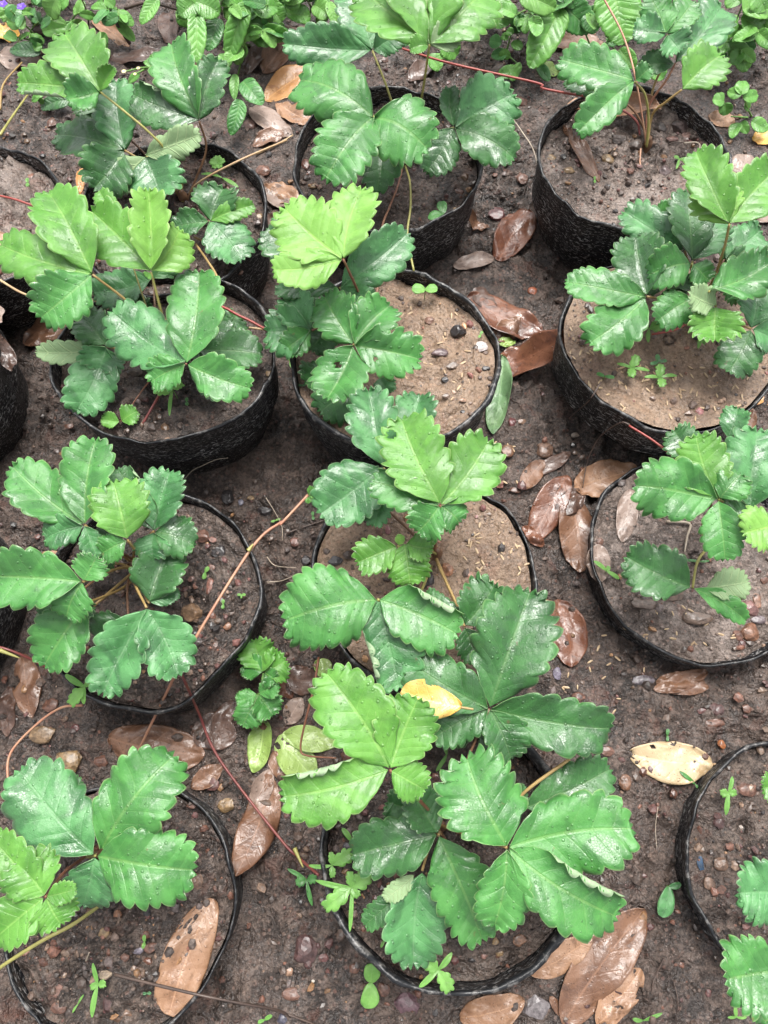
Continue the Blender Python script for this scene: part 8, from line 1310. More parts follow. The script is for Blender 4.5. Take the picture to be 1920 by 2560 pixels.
{'p':[.1234,.799],'s':[.0054,.0054,.0024],'c':[.17,.085,.06],'a':0,'group':'small dark red stones on the bare ground at the back','label':'small wet dark red stone lying on the bare ground at the back'},
{'p':[.0785,.5927],'s':[.0056,.0047,.0021],'c':[.36,.26,.16],'a':0,'label':'tan pebble in the top centre pot'},
{'p':[-.0789,.6303],'s':[.0047,.0038,.0017],'c':[.3,.2,.1],'a':0,'group':'small brown stones in the top centre pot','label':'small wet brown stone lying in the top centre pot'},
{'p':[-.0893,.6606],'s':[.0048,.0076,.0021],'c':[.18,.08,.06],'a':0,'group':'small dark red stones in the top centre pot','label':'small wet dark red stone lying in the top centre pot'},
{'p':[.0912,.6419],'s':[.0057,.0057,.0026],'c':[.2,.12,.08],'a':0,'group':'small ochre stones in the top centre pot','label':'small wet ochre stone lying in the top centre pot'},
{'p':[.1514,.8916],'s':[.0122,.0111,.005],'c':[.12,.08,.06],'a':0,'label':'shiny wet brown stone beneath the red runner'},
{'p':[-.1514,.7219],'s':[.0084,.0074,.0033],'c':[.2,.1,.07],'a':0,'group':'small dark red stones on the bare ground at the back','label':'small wet dark red stone lying on the bare ground at the back'},
{'p':[.0831,.6234],'s':[.0066,.0056,.0025],'c':[.17,.085,.06],'a':0,'group':'small dark red stones in the top centre pot','label':'small wet dark red stone lying in the top centre pot'},
{'p':[.3402,.7115],'s':[.0116,.0107,.0075],'c':[.12,.09,.085],'a':0,'label':'dark stone lump inside the upper right pot'},
{'p':[.3482,.6969],'s':[.0096,.0087,.0052],'c':[.22,.13,.11],'a':0,'group':'small reddish-brown stones in the upper right pot','label':'small wet reddish-brown stone lying in the upper right pot'},
{'p':[.2491,.6553],'s':[.0076,.0076,.0034],'c':[.3,.2,.1],'a':0,'group':'small brown stones in the upper right pot','label':'small wet brown stone lying in the upper right pot'},
{'p':[.1888,.6635],'s':[.0057,.0067,.0026],'c':[.3,.2,.1],'a':0,'group':'small brown stones in the upper right pot','label':'small wet brown stone lying in the upper right pot'},
{'p':[.3281,.6897],'s':[.0077,.0038,.0017],'c':[.32,.18,.15],'a':0,'group':'small pink stones in the upper right pot','label':'small wet pink stone lying in the upper right pot'},
{'p':[.3156,.6471],'s':[.0076,.0076,.0034],'c':[.13,.09,.09],'a':0,'group':'small brown stones in the upper right pot','label':'small wet brown stone lying in the upper right pot'},
{'p':[.2642,.6849],'s':[.0106,.0077,.0046],'c':[.11,.085,.075],'a':0,'group':'small brown stones in the upper right pot','label':'small wet brown stone lying in the upper right pot'},
{'p':[.2826,.6777],'s':[.0086,.0086,.0052],'c':[.13,.1,.085],'a':0,'group':'small brown stones in the upper right pot','label':'small wet brown stone lying in the upper right pot'},
{'p':[.2075,.6448],'s':[.0066,.0047,.0021],'c':[.3,.2,.1],'a':0,'group':'small brown stones in the upper right pot','label':'small wet brown stone lying in the upper right pot'},
{'p':[.4189,.909],'s':[.0067,.0067,.003],'c':[.2,.12,.08],'a':0,'group':'small ochre stones on the bare ground at the back','label':'small wet ochre stone lying on the bare ground at the back'},
{'p':[.3165,.7066],'s':[.0087,.0077,.0046],'c':[.1,.08,.072],'a':0,'group':'small brown stones in the upper right pot','label':'small wet brown stone lying in the upper right pot'},
{'p':[.1762,.5451],'s':[.007,.006,.0027],'c':[.36,.11,.05],'a':0,'label':'orange-red broken chip left of the brimful pot'},
{'p':[.1753,.3427],'s':[.0111,.0102,.0046],'c':[.2,.12,.085],'a':0,'label':'knobbly brown stone left of the pale tan-brown leaf'},
{'p':[.3161,.3486],'s':[.0042,.0047,.0019],'c':[.36,.15,.15],'a':0,'label':'pink chip at the near edge of the brimful pot'},
{'p':[.1417,.3752],'s':[.0047,.0056,.0021],'c':[.16,.05,.05],'a':0,'group':'small dark red stones on the bare ground in the middle','label':'small wet dark red stone lying on the bare ground in the middle'},
{'p':[.1364,.3427],'s':[.0074,.0065,.0029],'c':[.2,.12,.07],'a':0,'group':'small ochre stones on the bare ground in the middle','label':'small wet ochre stone lying on the bare ground in the middle'},
{'p':[.1263,.3051],'s':[.0046,.0037,.0016],'c':[.24,.09,.06],'a':0,'group':'small orange-red stones on the bare ground in the middle','label':'small wet orange-red stone lying on the bare ground in the middle'},
{'p':[.1531,.3772],'s':[.0056,.0038,.0017],'c':[.2,.12,.08],'a':0,'group':'small ochre stones on the bare ground in the middle','label':'small wet ochre stone lying on the bare ground in the middle'},
{'p':[.2118,.3609],'s':[.0047,.0037,.0017],'c':[.25,.2,.16],'a':0,'group':'small brown stones on the bare ground in the middle','label':'small wet brown stone lying on the bare ground in the middle'},
{'p':[.3623,.1381],'s':[.0109,.01,.006],'c':[.26,.13,.08],'a':0,'label':'reddish-brown angular stone in the right pot near its edge'},
{'p':[.3638,.1602],'s':[.0093,.0093,.0056],'c':[.24,.13,.12],'a':0,'label':'pinkish stone beside the angular one in the right pot'},
{'p':[.3501,.1348],'s':[.0058,.0058,.0026],'c':[.17,.085,.06],'a':0,'group':'small dark red stones in the right pot','label':'small wet dark red stone lying in the right pot'},
{'p':[.3735,.1687],'s':[.0051,.0076,.0023],'c':[.28,.15,.1],'a':0,'group':'small ochre stones in the right pot','label':'small wet ochre stone lying in the right pot'},
{'p':[.3576,.1756],'s':[.0051,.0059,.0023],'c':[.17,.085,.06],'a':0,'group':'small dark red stones in the right pot','label':'small wet dark red stone lying in the right pot'},
{'p':[.3854,.1913],'s':[.0043,.0043,.0019],'c':[.17,.085,.06],'a':0,'group':'small dark red stones in the right pot','label':'small wet dark red stone lying in the right pot'},
{'p':[.288,.1756],'s':[.0136,.0093,.0042],'c':[.17,.115,.085],'a':0,'group':'small brown stones in the right pot','label':'small wet brown stone lying in the right pot'},
{'p':[.2597,.1653],'s':[.0127,.0076,.0034],'c':[.21,.16,.135],'a':0,'group':'small brown stones in the right pot','label':'small wet brown stone lying in the right pot'},
{'p':[.3123,.1534],'s':[.016,.0093,.0042],'c':[.17,.115,.085],'a':0,'group':'small brown stones in the right pot','label':'small wet brown stone lying in the right pot'},
{'p':[.2214,.2305],'s':[.0043,.0043,.002],'c':[.17,.085,.06],'a':0,'group':'small dark red stones in the right pot','label':'small wet dark red stone lying in the right pot'},
{'p':[.3724,.15],'s':[.0076,.005,.0023],'c':[.12,.09,.1],'a':0,'group':'small grey-brown stones in the right pot','label':'small wet grey-brown stone lying in the right pot'},
{'p':[-.1803,.148],'s':[.0112,.0088,.004],'c':[.26,.16,.09],'a':0,'label':'ochre-brown stone under the wet dark leaf in the dented pot'},
{'p':[-.1771,.225],'s':[.0074,.0074,.0034],'c':[.17,.085,.06],'a':0,'group':'small dark red stones in the dented pot','label':'small wet dark red stone lying in the dented pot'},
{'p':[-.1668,.2207],'s':[.0041,.0033,.0015],'c':[.32,.18,.15],'a':0,'group':'small pink stones in the dented pot','label':'small wet pink stone lying in the dented pot'},
{'p':[-.1669,.1743],'s':[.0049,.0089,.0022],'c':[.26,.12,.09],'a':0,'group':'small orange-red stones in the dented pot','label':'small wet orange-red stone lying in the dented pot'},
{'p':[-.1483,.136],'s':[.0048,.004,.0018],'c':[.28,.14,.08],'a':0,'group':'small orange-red stones in the dented pot','label':'small wet orange-red stone lying in the dented pot'},
{'p':[-.1575,.1176],'s':[.004,.004,.0018],'c':[.17,.085,.06],'a':0,'group':'small dark red stones in the dented pot','label':'small wet dark red stone lying in the dented pot'},
{'p':[-.1714,.1352],'s':[.0056,.0048,.0022],'c':[.2,.12,.08],'a':0,'group':'small ochre stones in the dented pot','label':'small wet ochre stone lying in the dented pot'},
{'p':[-.1621,.2113],'s':[.009,.0066,.003],'c':[.035,.03,.032],'a':0,'group':'small black stones in the dented pot','label':'small wet black stone lying in the dented pot'},
{'p':[-.1689,.2892],'s':[.0073,.0091,.0033],'c':[.035,.03,.032],'a':0,'label':'black charcoal lump beyond the dented pot rim'},
{'p':[-.1283,.2748],'s':[.0072,.0063,.0028],'c':[.035,.03,.032],'a':0,'group':'small black stones on the bare ground in the middle','label':'small wet black stone lying on the bare ground in the middle'},
{'p':[-.1549,.2825],'s':[.0036,.0036,.0016],'c':[.25,.25,.32],'a':0,'group':'small bluish-grey stones on the bare ground in the middle','label':'small wet bluish-grey stone lying on the bare ground in the middle'},
{'p':[-.1443,.2873],'s':[.0045,.0027,.0012],'c':[.3,.2,.1],'a':0,'group':'small brown stones on the bare ground in the middle','label':'small wet brown stone lying on the bare ground in the middle'},
{'p':[-.3487,.3393],'s':[.0083,.0046,.0021],'c':[.3,.17,.1],'a':0,'group':'small ochre stones on the bare ground in the middle','label':'small wet ochre stone lying on the bare ground in the middle'},
{'p':[-.3488,.3696],'s':[.0056,.0037,.0017],'c':[.17,.085,.06],'a':0,'group':'small dark red stones on the bare ground in the middle','label':'small wet dark red stone lying on the bare ground in the middle'},
{'p':[-.1674,.1926],'s':[.0049,.0033,.0015],'c':[.17,.085,.06],'a':0,'group':'small dark red stones in the dented pot','label':'small wet dark red stone lying in the dented pot'},
{'p':[-.1862,.1826],'s':[.0033,.0033,.0015],'c':[.32,.18,.15],'a':0,'group':'small pink stones in the dented pot','label':'small wet pink stone lying in the dented pot'},
{'p':[-.1735,.1208],'s':[.0048,.0048,.0021],'c':[.08,.065,.06],'a':0,'group':'small brown stones in the dented pot','label':'small wet brown stone lying in the dented pot'},
{'p':[-.1298,.2761],'s':[.009,.0063,.0028],'c':[.035,.03,.032],'a':0,'label':'black lump on the ground between the centre pots'},
{'p':[-.0828,.2182],'s':[.0053,.0053,.0024],'c':[.035,.03,.032],'a':0,'group':'small black stones on the bare ground in the middle','label':'small wet black stone lying on the bare ground in the middle'},
{'p':[-.0942,.2385],'s':[.0062,.0053,.0024],'c':[.2,.1,.08],'a':0,'group':'small dark red stones on the bare ground in the middle','label':'small wet dark red stone lying on the bare ground in the middle'},
{'p':[.0035,.2271],'s':[.0029,.0049,.0013],'c':[.28,.12,.13],'a':0,'group':'small orange-red stones in the centre pot','label':'small wet orange-red stone lying in the centre pot'},
{'p':[-.0038,.2254],'s':[.0033,.0041,.0015],'c':[.17,.085,.06],'a':0,'group':'small dark red stones in the centre pot','label':'small wet dark red stone lying in the centre pot'},
{'p':[.0603,.1885],'s':[.0056,.008,.0025],'c':[.36,.17,.09],'a':0,'label':'small orange-brown chip on the soil of the centre pot'},
{'p':[.0809,.1819],'s':[.0035,.0035,.0016],'c':[.42,.22,.15],'a':0,'group':'small pink stones in the centre pot','label':'small wet pink stone lying in the centre pot'},
{'p':[-.0464,.1968],'s':[.0072,.0048,.0022],'c':[.05,.045,.05],'a':0,'group':'small black stones in the centre pot','label':'small wet black stone lying in the centre pot'},
{'p':[.0401,.1787],'s':[.008,.0088,.0048],'c':[.06,.052,.052],'a':0,'group':'small black stones in the centre pot','label':'small wet black stone lying in the centre pot'},
{'p':[.1354,.3407],'s':[.0074,.0074,.0033],'c':[.22,.11,.06],'a':0,'group':'small dark red stones on the bare ground in the middle','label':'small wet dark red stone lying on the bare ground in the middle'},
{'p':[.1263,.3031],'s':[.0046,.0037,.0016],'c':[.3,.13,.1],'a':0,'group':'small orange-red stones on the bare ground in the middle','label':'small wet orange-red stone lying on the bare ground in the middle'},
{'p':[.1424,.2973],'s':[.0073,.0046,.002],'c':[.17,.085,.06],'a':0,'group':'small dark red stones on the bare ground in the middle','label':'small wet dark red stone lying on the bare ground in the middle'},
{'p':[.1019,.2442],'s':[.0049,.0033,.0015],'c':[.2,.13,.085],'a':0,'group':'small brown stones in the centre pot','label':'small wet brown stone lying in the centre pot'},
{'p':[-.3992,.6442],'s':[.0066,.0066,.003],'c':[.28,.15,.11],'a':0,'group':'small ochre stones in the upper left edge pot','label':'small wet ochre stone lying in the upper left edge pot'},
{'p':[-.4653,.7402],'s':[.0148,.0095,.0043],'c':[.15,.095,.075],'a':0,'group':'small reddish-brown stones on the bare ground at the back','label':'small wet reddish-brown stone lying on the bare ground at the back'},
{'p':[-.1823,.7219],'s':[.0042,.0053,.0019],'c':[.38,.17,.1],'a':0,'group':'small orange-red stones on the bare ground at the back','label':'small wet orange-red stone lying on the bare ground at the back'},
{'p':[-.1506,.7193],'s':[.0095,.0084,.0038],'c':[.2,.1,.07],'a':0,'group':'small dark red stones on the bare ground at the back','label':'small wet dark red stone lying on the bare ground at the back'},
{'p':[-.1558,.5145],'s':[.0063,.0045,.002],'c':[.26,.14,.1],'a':0,'group':'small ochre stones in the upper left pot','label':'small wet ochre stone lying in the upper left pot'},
{'p':[-.1377,.5839],'s':[.0046,.0046,.0021],'c':[.3,.2,.1],'a':0,'group':'small brown stones in the upper left pot','label':'small wet brown stone lying in the upper left pot'},
{'p':[-.1911,.6086],'s':[.0084,.0065,.0029],'c':[.17,.085,.06],'a':0,'group':'small dark red stones in the upper left pot','label':'small wet dark red stone lying in the upper left pot'},
{'p':[-.1715,.7963],'s':[.0097,.0086,.0039],'c':[.2,.12,.1],'a':0,'group':'small reddish-brown stones on the bare ground at the back','label':'small wet reddish-brown stone lying on the bare ground at the back'},
{'p':[-.4261,.7963],'s':[.0065,.0086,.0029],'c':[.17,.085,.06],'a':0,'group':'small dark red stones on the bare ground at the back','label':'small wet dark red stone lying on the bare ground at the back'},
{'p':[-.1474,.5928],'s':[.0028,.0024,.0011],'c':[.32,.22,.32],'a':0,'group':'small bluish-grey stones in the upper left pot','label':'small wet bluish-grey stone lying in the upper left pot'},
{'p':[-.1162,.3854],'s':[.0042,.0034,.0015],'c':[.3,.2,.1],'a':0,'group':'small brown stones in the tall scuffed pot','label':'small wet brown stone lying in the tall scuffed pot'},
{'p':[-.2483,.3835],'s':[.0085,.0051,.0023],'c':[.11,.085,.07],'a':0,'group':'small brown stones in the tall scuffed pot','label':'small wet brown stone lying in the tall scuffed pot'},
{'p':[-.2206,.3388],'s':[.0058,.0042,.0019],'c':[.2,.12,.08],'a':0,'group':'small ochre stones in the tall scuffed pot','label':'small wet ochre stone lying in the tall scuffed pot'}],'twigs':[{'name':'dry_stalk','p':[[-.2194,-.1515,.075],[-.1872,-.1571,.08],[-.1448,-.1643,.085],[-.1123,-.1725,.075],[-.0865,-.1833,.05],[-.0798,-.1931,.03]],'r':.0013,'m':'twig','label':'dark dry stalk lying across the long tan leaf','cat':'dry stalk','abs':1},
{'name':'twig','p':[[-.1347,-.1871,.003],[-.1038,-.1911,.003],[-.0836,-.1965,.003],[-.0604,-.2051,.003]],'r':.0013,'m':'twig','label':'dark twig at the bottom edge below the mauve stone','cat':'twig'},
{'name':'twig','p':[[.2159,.3742,.1],[.2053,.3588,.09],[.2067,.3746,.03],[.2034,.3751,.012]],'r':.0009,'m':'twig','label':'thin grey twig leaning on the brimful pot wall','cat':'twig','abs':1},
{'name':'twig','p':[[.2432,.332,.09],[.235,.3361,.085],[.2238,.336,.05],[.2176,.3218,.02],[.2124,.2947,.01]],'r':.001,'m':'twig','label':'thin dark bent stem in front of the brimful pot','cat':'twig','abs':1},
{'name':'twig','p':[[.2903,.2507,.003],[.3143,.2488,.003],[.311,.2353,.003],[.3063,.2183,.003]],'r':.0016,'m':'root','label':'bent pale straw under the upright folded leaf','cat':'straw'},
{'name':'root_fibre','p':[[-.2151,.3023,.012],[-.2014,.3068,.03],[-.1875,.3065,.045],[-.1728,.3111,.05],[-.1597,.3109,.055]],'r':.0006,'m':'root','label':'pale root fibre on the scuffed wall of the tall pot','cat':'root','abs':1},
{'name':'root_fibre','p':[[-.1267,.2857,.003],[-.1169,.2704,.003],[-.1091,.2553,.003],[-.1075,.2385,.003]],'r':.0005,'m':'root','label':'thin pale root on the ground below the pink runner tip','cat':'root'},
{'name':'root_fibre','p':[[-.1237,.2219,.003],[-.1144,.2127,.003],[-.0913,.2082,.003]],'r':.0006,'m':'root','label':'forked pale root on dark ground by the dented pot','cat':'root'},
{'name':'root_fibre','p':[[-.1224,.1946,.003],[-.1067,.1964,.003],[-.0876,.2018,.003]],'r':.0006,'m':'root','label':'lower pale root on dark ground by the dented pot','cat':'root'},
{'name':'twig','p':[[-.1034,.2478,.003],[-.084,.2553,.003],[-.0627,.2628,.003]],'r':.0012,'m':'twig','label':'dark short twig pointing at the centre pot rim','cat':'twig'},
{'name':'root_fibre','p':[[.2598,-.0254,.003],[.257,-.0438,.003],[.2563,-.062,.003]],'r':.0004,'m':'root','label':'hair-thin root on dark ground below the beige leaf','cat':'root'},
{'name':'twig','p':[[.2514,-.1529,.003],[.2418,-.1695,.003],[.236,-.1803,.003]],'r':.001,'m':'twig','label':'short grey twig right of the large brown leaf','cat':'twig'},
{'name':'twig','p':[[.2587,-.1708,.003],[.2599,-.1871,.003],[.2571,-.2045,.003]],'r':.0007,'m':'twig','label':'thin dark rootlet near the bottom edge right','cat':'twig'},
{'name':'twig','p':[[-.3394,.9565,.03],[-.3054,.9545,.04],[-.2684,.9535,.03]],'r':.0022,'m':'twig','label':'dark broken stick with a splintered end at the top','cat':'twig','abs':1},
{'name':'twig','p':[[-.3375,.9254,.004],[-.3476,.9301,.03],[-.3587,.9426,.06]],'r':.0022,'m':'twig','label':'dark stem slanting down from the top edge','cat':'twig','abs':1},
{'name':'runner_stub','p':[[-.4589,.7579,.06],[-.4669,.8074,.05],[-.461,.8645,.03]],'r':.0016,'m':'yb','label':'bent yellow-brown stalk at the upper left edge','cat':'stalk','abs':1},
{'name':'runner_stub','p':[[-.4349,.6912,.09],[-.4416,.7502,.06],[-.446,.8123,.03]],'r':.0018,'m':'yg','label':'thick yellow-green stalk rising at the upper left edge','cat':'stalk','abs':1},
{'name':'twig','p':[[.1482,.7528,.06],[.165,.7346,.05],[.1743,.7001,.06],[.177,.6619,.07]],'r':.001,'m':'root','label':'grey dry stalk left of the upper right pot','cat':'dry stalk','abs':1},
{'name':'runner_stub','p':[[-.1609,.7441,.003],[-.1382,.7587,.003],[-.1154,.7747,.003]],'r':.0014,'m':'tan','label':'pale straw left of the top centre pot','cat':'straw'},
{'name':'runner_stub','p':[[-.0635,.1118,.03],[-.0668,.0809,.04],[-.075,.0496,.03],[-.0794,.0279,.02],[-.0734,.0207,.02],[-.0448,.0181,.03]],'r':.0013,'m':'rb','label':'bent brown stalk looping over the green fallen leaves','cat':'stalk','abs':1},
{'name':'twig','p':[[.3031,.6485,.003],[.308,.6673,.003],[.323,.6816,.003],[.3386,.684,.003]],'r':.0009,'m':'twig','label':'curved dark root on the pale soil of the upper right pot','cat':'twig'},
{'name':'twig','p':[[.338,.6792,.003],[.3539,.684,.003],[.3581,.6792,.003],[.3518,.6673,.003]],'r':.0012,'m':'root','label':'bent pale straw inside the upper right pot','cat':'straw'},
{'name':'twig','p':[[-.2228,.5862,.003],[-.2097,.5951,.003]],'r':.0009,'m':'root','label':'short white splinter in the upper left pot','cat':'splinter'},
{'name':'twig','p':[[-.2528,-.1465,.003],[-.2475,-.1385,.003]],'r':.0008,'m':'root','label':'short pale splinter on the lower left soil','cat':'splinter'}],'husks':[{'c':[.2925,.3711],'rx':.0886,'ry':.0318,'n':56,'label':'tiny pale rice husk on the brown soil of the brimful pot','group':'rice husks in the brimful pot'},
{'c':[.204,.4155],'rx':.0191,'ry':.0348,'n':14,'label':'tiny pale rice husk near the left edge of the brimful pot','group':'rice husks at the left of the brimful pot'},
{'c':[.1081,.2001],'rx':.0322,'ry':.0425,'n':34,'label':'tiny pale rice husk on the smooth soil of the centre pot','group':'rice husks in the centre pot'},
{'c':[.0591,.4257],'rx':.045,'ry':.08,'n':34,'label':'tiny pale rice husk on the soil of the middle pot with round sprout','group':'rice husks in the middle pot'},
{'c':[.1328,.3248],'rx':.0276,'ry':.0294,'n':16,'label':'tiny pale rice husk on the ground between the middle pots','group':'rice husks on the ground'},
{'c':[.3046,.1449],'rx':.0704,'ry':.0201,'n':26,'label':'tiny pale rice husk on the pale soil of the right pot','group':'rice husks in the right pot'},
{'c':[.2082,.0984],'rx':.0694,'ry':.0438,'n':22,'label':'tiny pale rice husk on the ground below the right pot','group':'rice husks on the ground below the right pot'}]}

# ---------------------------------------------------------------- ground: one sheet, fine where it is seen, coarse to the horizon
def axis_(lo, hi, step, far):
    a = list(np.arange(lo, hi + 1e-9, step))
    g = step; x = hi
    while x < far:
        g *= 1.45; x += g; a.append(x)
    g = step; x = lo
    while x > -far:
        g *= 1.45; x -= g; a.insert(0, x)
    return np.array(a)
gx = axis_(-0.56, 0.56, 0.0026, 60.0); gy = axis_(-0.30, 1.16, 0.0028, 60.0)
GX, GY = np.meshgrid(gx, gy)
GZ = ground_h(GX, GY)
for p in D['pots']:                       # earth pressed down a little beside each pot
    d = np.hypot(GX - p['c'][0], GY - p['c'][1])
    GZ -= 0.004 * np.exp(-((d - p['r'] * 1.02) / 0.02) ** 2)
nx, ny = len(gx), len(gy)
idx = np.arange(nx * ny).reshape(ny, nx)
GF = np.stack([idx[:-1, :-1], idx[:-1, 1:], idx[1:, 1:], idx[1:, :-1]], axis=-1).reshape(-1, 4)
ground = mesh_obj('ground', np.stack([GX, GY, GZ], -1).reshape(-1, 3), GF, GROUND)
tag(ground, 'bare wet brown earth between the black pots', kind='structure')

def in_pot(x, y, grow=1.0):
    m = np.zeros(np.shape(x), bool)
    for p in D['pots']:
        m |= np.hypot(x - p['c'][0], (y - p['c'][1]) / max(p['sy'], .9)) < p['r'] * grow
    return m

# loose gravel and crumbs over the ground
n = 14000
px = nrs.uniform(-0.62, 0.62, n); py = nrs.uniform(-0.32, 1.2, n)
keep = ~in_pot(px, py, 1.03) & (vnoise(px * 8, py * 8, 50) + nrs.uniform(-.35, .35, n) > -0.12)
px, py = px[keep], py[keep]
sz = 0.0010 + 0.0042 * nrs.uniform(0, 1, len(px)) ** 3.2
ci = nrs.choice(len(PAL), len(px), p=PALW)
cl = PAL[ci] * nrs.uniform(0.5, 1.25, (len(px), 1))
V, F, cc = stones_mesh(np.stack([px, py, ground_h(px, py) + sz * 0.25], 1), sz, cl, seed=3)
gravel = mesh_obj('gravel', V, F, GRIT, col=cc, smooth=False)
tag(gravel, 'loose wet gravel and crumbs of earth on the ground', kind='stuff')

# ---------------------------------------------------------------- pots
def pot_radius(p, a):
    r = p['r'] * (1 + 0.016 * math.sin(2 * a + p['seed']) + 0.014 * math.sin(3 * a + p['seed'] * 2.1) + 0.009 * math.sin(5 * a + p['seed'] * 3.3) + 0.006 * math.sin(9 * a + p['seed'] * 1.7) + 0.0035 * math.sin(17 * a + p['seed']))
    for ang, dep, wid in p.get('dents', ()):
        dd = (a - math.radians(ang) + math.pi) % (2 * math.pi) - math.pi
        r *= 1 - dep * math.exp(-(dd / math.radians(wid)) ** 2)
    return r

def soil_height(p, x, y):
    h = p['soil'] + clods(x * 1.0, y * 1.0, 40 + p['seed'], p.get('lump', 0.0105)) + p['ty'] * (y - p['c'][1]) + p.get('sx', 0) * (x - p['c'][0])
    d = np.hypot(x - p['c'][0], (y - p['c'][1]) / p['sy']) / p['r']
    return h + p.get('dome', 0.004) * (1 - d ** 2)

POTS = {}
def make_pot(p):
    root = empty('nursery_pot', (p['c'][0], p['c'][1], 0))
    tag(root, p['label'], 'pot', 'black nursery pots standing in rows')
    POTS[p['id']] = p
    na = 96; cx, cy = p['c']
    A = np.linspace(0, 2 * math.pi, na, endpoint=False)
    R = np.array([pot_radius(p, a) for a in A])
    rr = np.random.RandomState(p['seed'])
    edge = 0.0014 * np.sin(A * 7 + p['seed']) + 0.0012 * np.sin(A * 13 + 1.3 * p['seed']) + 0.0022 * np.sin(A * 3 + p['seed']) + 0.0009 * np.sin(A * 23 + p['seed']) + rr.uniform(-.0009, .0009, na)
    lipw = p.get('lip', 1.0) * (1 + 0.3 * np.sin(A * 4 + p['seed']) + rr.uniform(-.2, .2, na))
    zr = p['h'] + edge + p['ty'] * R * np.sin(A) * p['sy']
    def ring(scale, z): return np.stack([cx + R * scale * np.cos(A), cy + R * scale * np.sin(A) * p['sy'], np.zeros(na) + z], 1)
    t = 0.0022 / p['r']
    # outer wall: from the ground to just under the rim, slightly creased
    lev = np.linspace(0, 1, 14); V = []; UV = []
    for l in lev:
        wob = 1 + 0.006 * np.sin(A * 4 + 6 * l + p['seed']) * (1 - l) + 0.004 * np.sin(A * 11 - 9 * l) * (1 - l) * l * 4
        s = (p.get('taper', 0.87) + (1 - p.get('taper', 0.87)) * l ** 0.8) * wob
        V.append(ring(1, 0)); V[-1][:, 0] = cx + R * s * np.cos(A); V[-1][:, 1] = cy + R * s * np.sin(A) * p['sy']
        V[-1][:, 2] = -0.012 + (zr - 0.0035 + 0.012) * l
        UV.append(np.stack([A * p['r'], np.full(na, l * p['h'])], 1))
    def skin(rings):
        F = []
        for i in range(len(rings) - 1):
            for k in range(na):
                k2 = (k + 1) % na
                F.append([i * na + k, i * na + k2, (i + 1) * na + k2, (i + 1) * na + k])
        return F
    mesh_obj('wall', np.vstack(V), skin(V), PLASTIC, root, uv=np.vstack(UV))
    # rolled lip
    lip = []
    for k in range(9):
        q = math.radians(-70 + 250 * k / 8)
        lip.append(ring(1, 0)); rad = 1 - t * .35 + t * 0.75 * lipw * math.cos(q)
        lip[-1][:, 0] = cx + R * rad * np.cos(A); lip[-1][:, 1] = cy + R * rad * np.sin(A) * p['sy']; lip[-1][:, 2] = zr - 0.0022 + 0.0022 * lipw * math.sin(q)
    mesh_obj('rim', np.vstack(lip), skin(lip), RIM, root)
    # inside of the wall, with pressed rings
    inn = []; UV = []
    for k in range(22):
        l = k / 21
        s = 1 - t * 1.25 - 0.012 * l + 0.0035 * math.sin(l * 34)
        inn.append(ring(s, zr - 0.002 - 0.060 * l)); UV.append(np.stack([A * p['r'], np.full(na, l * .06)], 1))
    Fi = [f[::-1] for f in skin(inn)]
    mesh_obj('inner_wall', np.vstack(inn), [f[::-1] for f in Fi], PLASTIC, root, uv=np.vstack(UV))
    # soil
    ns = 46; V = []; F = []
    rad = np.linspace(0, 1, ns) ** 0.75
    for l in rad:
        s = (1 - t * 2.0) * l
        x = cx + R * s * np.cos(A); y = cy + R * s * np.sin(A) * p['sy']
        V.append(np.stack([x, y, soil_height(p, x, y)], 1))
    SF = skin(V[1:]); SV = np.vstack(V[1:]); SF += [[len(SV), k, (k + 1) % na] for k in range(na)]
    SV = np.vstack([SV, SV[:na].mean(0)[None]])
    mesh_obj('soil', SV, SF, SOIL[p['mat']], root)
    # crumbs and grit in the pot
    n = p.get('grit', 500)
    a = rr.uniform(0, 6.283, n); q = np.sqrt(rr.uniform(0, 1, n)) * 0.96
    Ri = np.interp(a, A, R)
    x = cx + Ri * q * np.cos(a); y = cy + Ri * q * np.sin(a) * p['sy']
    k = vnoise(x * 22, y * 22, p['seed']) + rr.uniform(-.4, .4, n) > -0.15
    x, y = x[k], y[k]
    sz = 0.0009 + 0.0036 * rr.uniform(0, 1, len(x)) ** 3.0
    pal = PAL if p['mat'] != 'brown' else PAL * 1.5
    cl = pal[rr.choice(len(PAL), len(x), p=PALW)] * rr.uniform(.7, 1.4, (len(x), 1))
    V, F, cc = stones_mesh(np.stack([x, y, soil_height(p, x, y) + sz * .3], 1), sz, cl, seed=p['seed'])
    g_ = mesh_obj('grit', V, F, GRIT, root, col=cc, smooth=False)
    g_['kind'] = 'stuff'
    return root

for p in D['pots']:
    make_pot(p)

def surf(x, y):
    """height of the ground or of the soil in a pot at a point"""
    for p in D['pots']:
        if math.hypot(x - p['c'][0], (y - p['c'][1]) / p['sy']) < p['r'] * 0.97:
            return float(soil_height(p, np.array([x]), np.array([y]))[0])
    return gh(x, y)

def pot_at(x, y):
    for p in D['pots']:
        if math.hypot(x - p['c'][0], (y - p['c'][1]) / p['sy']) < p['r'] * 0.97: return p
    return None

def surf_on(p, x, y):
    return ground_h(x, y) if p is None else soil_height(p, x, y)

def surf_many(x, y):
    z = ground_h(x, y)
    for p in D['pots']:
        k = np.hypot(x - p['c'][0], (y - p['c'][1]) / p['sy']) < p['r'] * 0.97
        if k.any(): z[k] = soil_height(p, x[k], y[k])
    return z

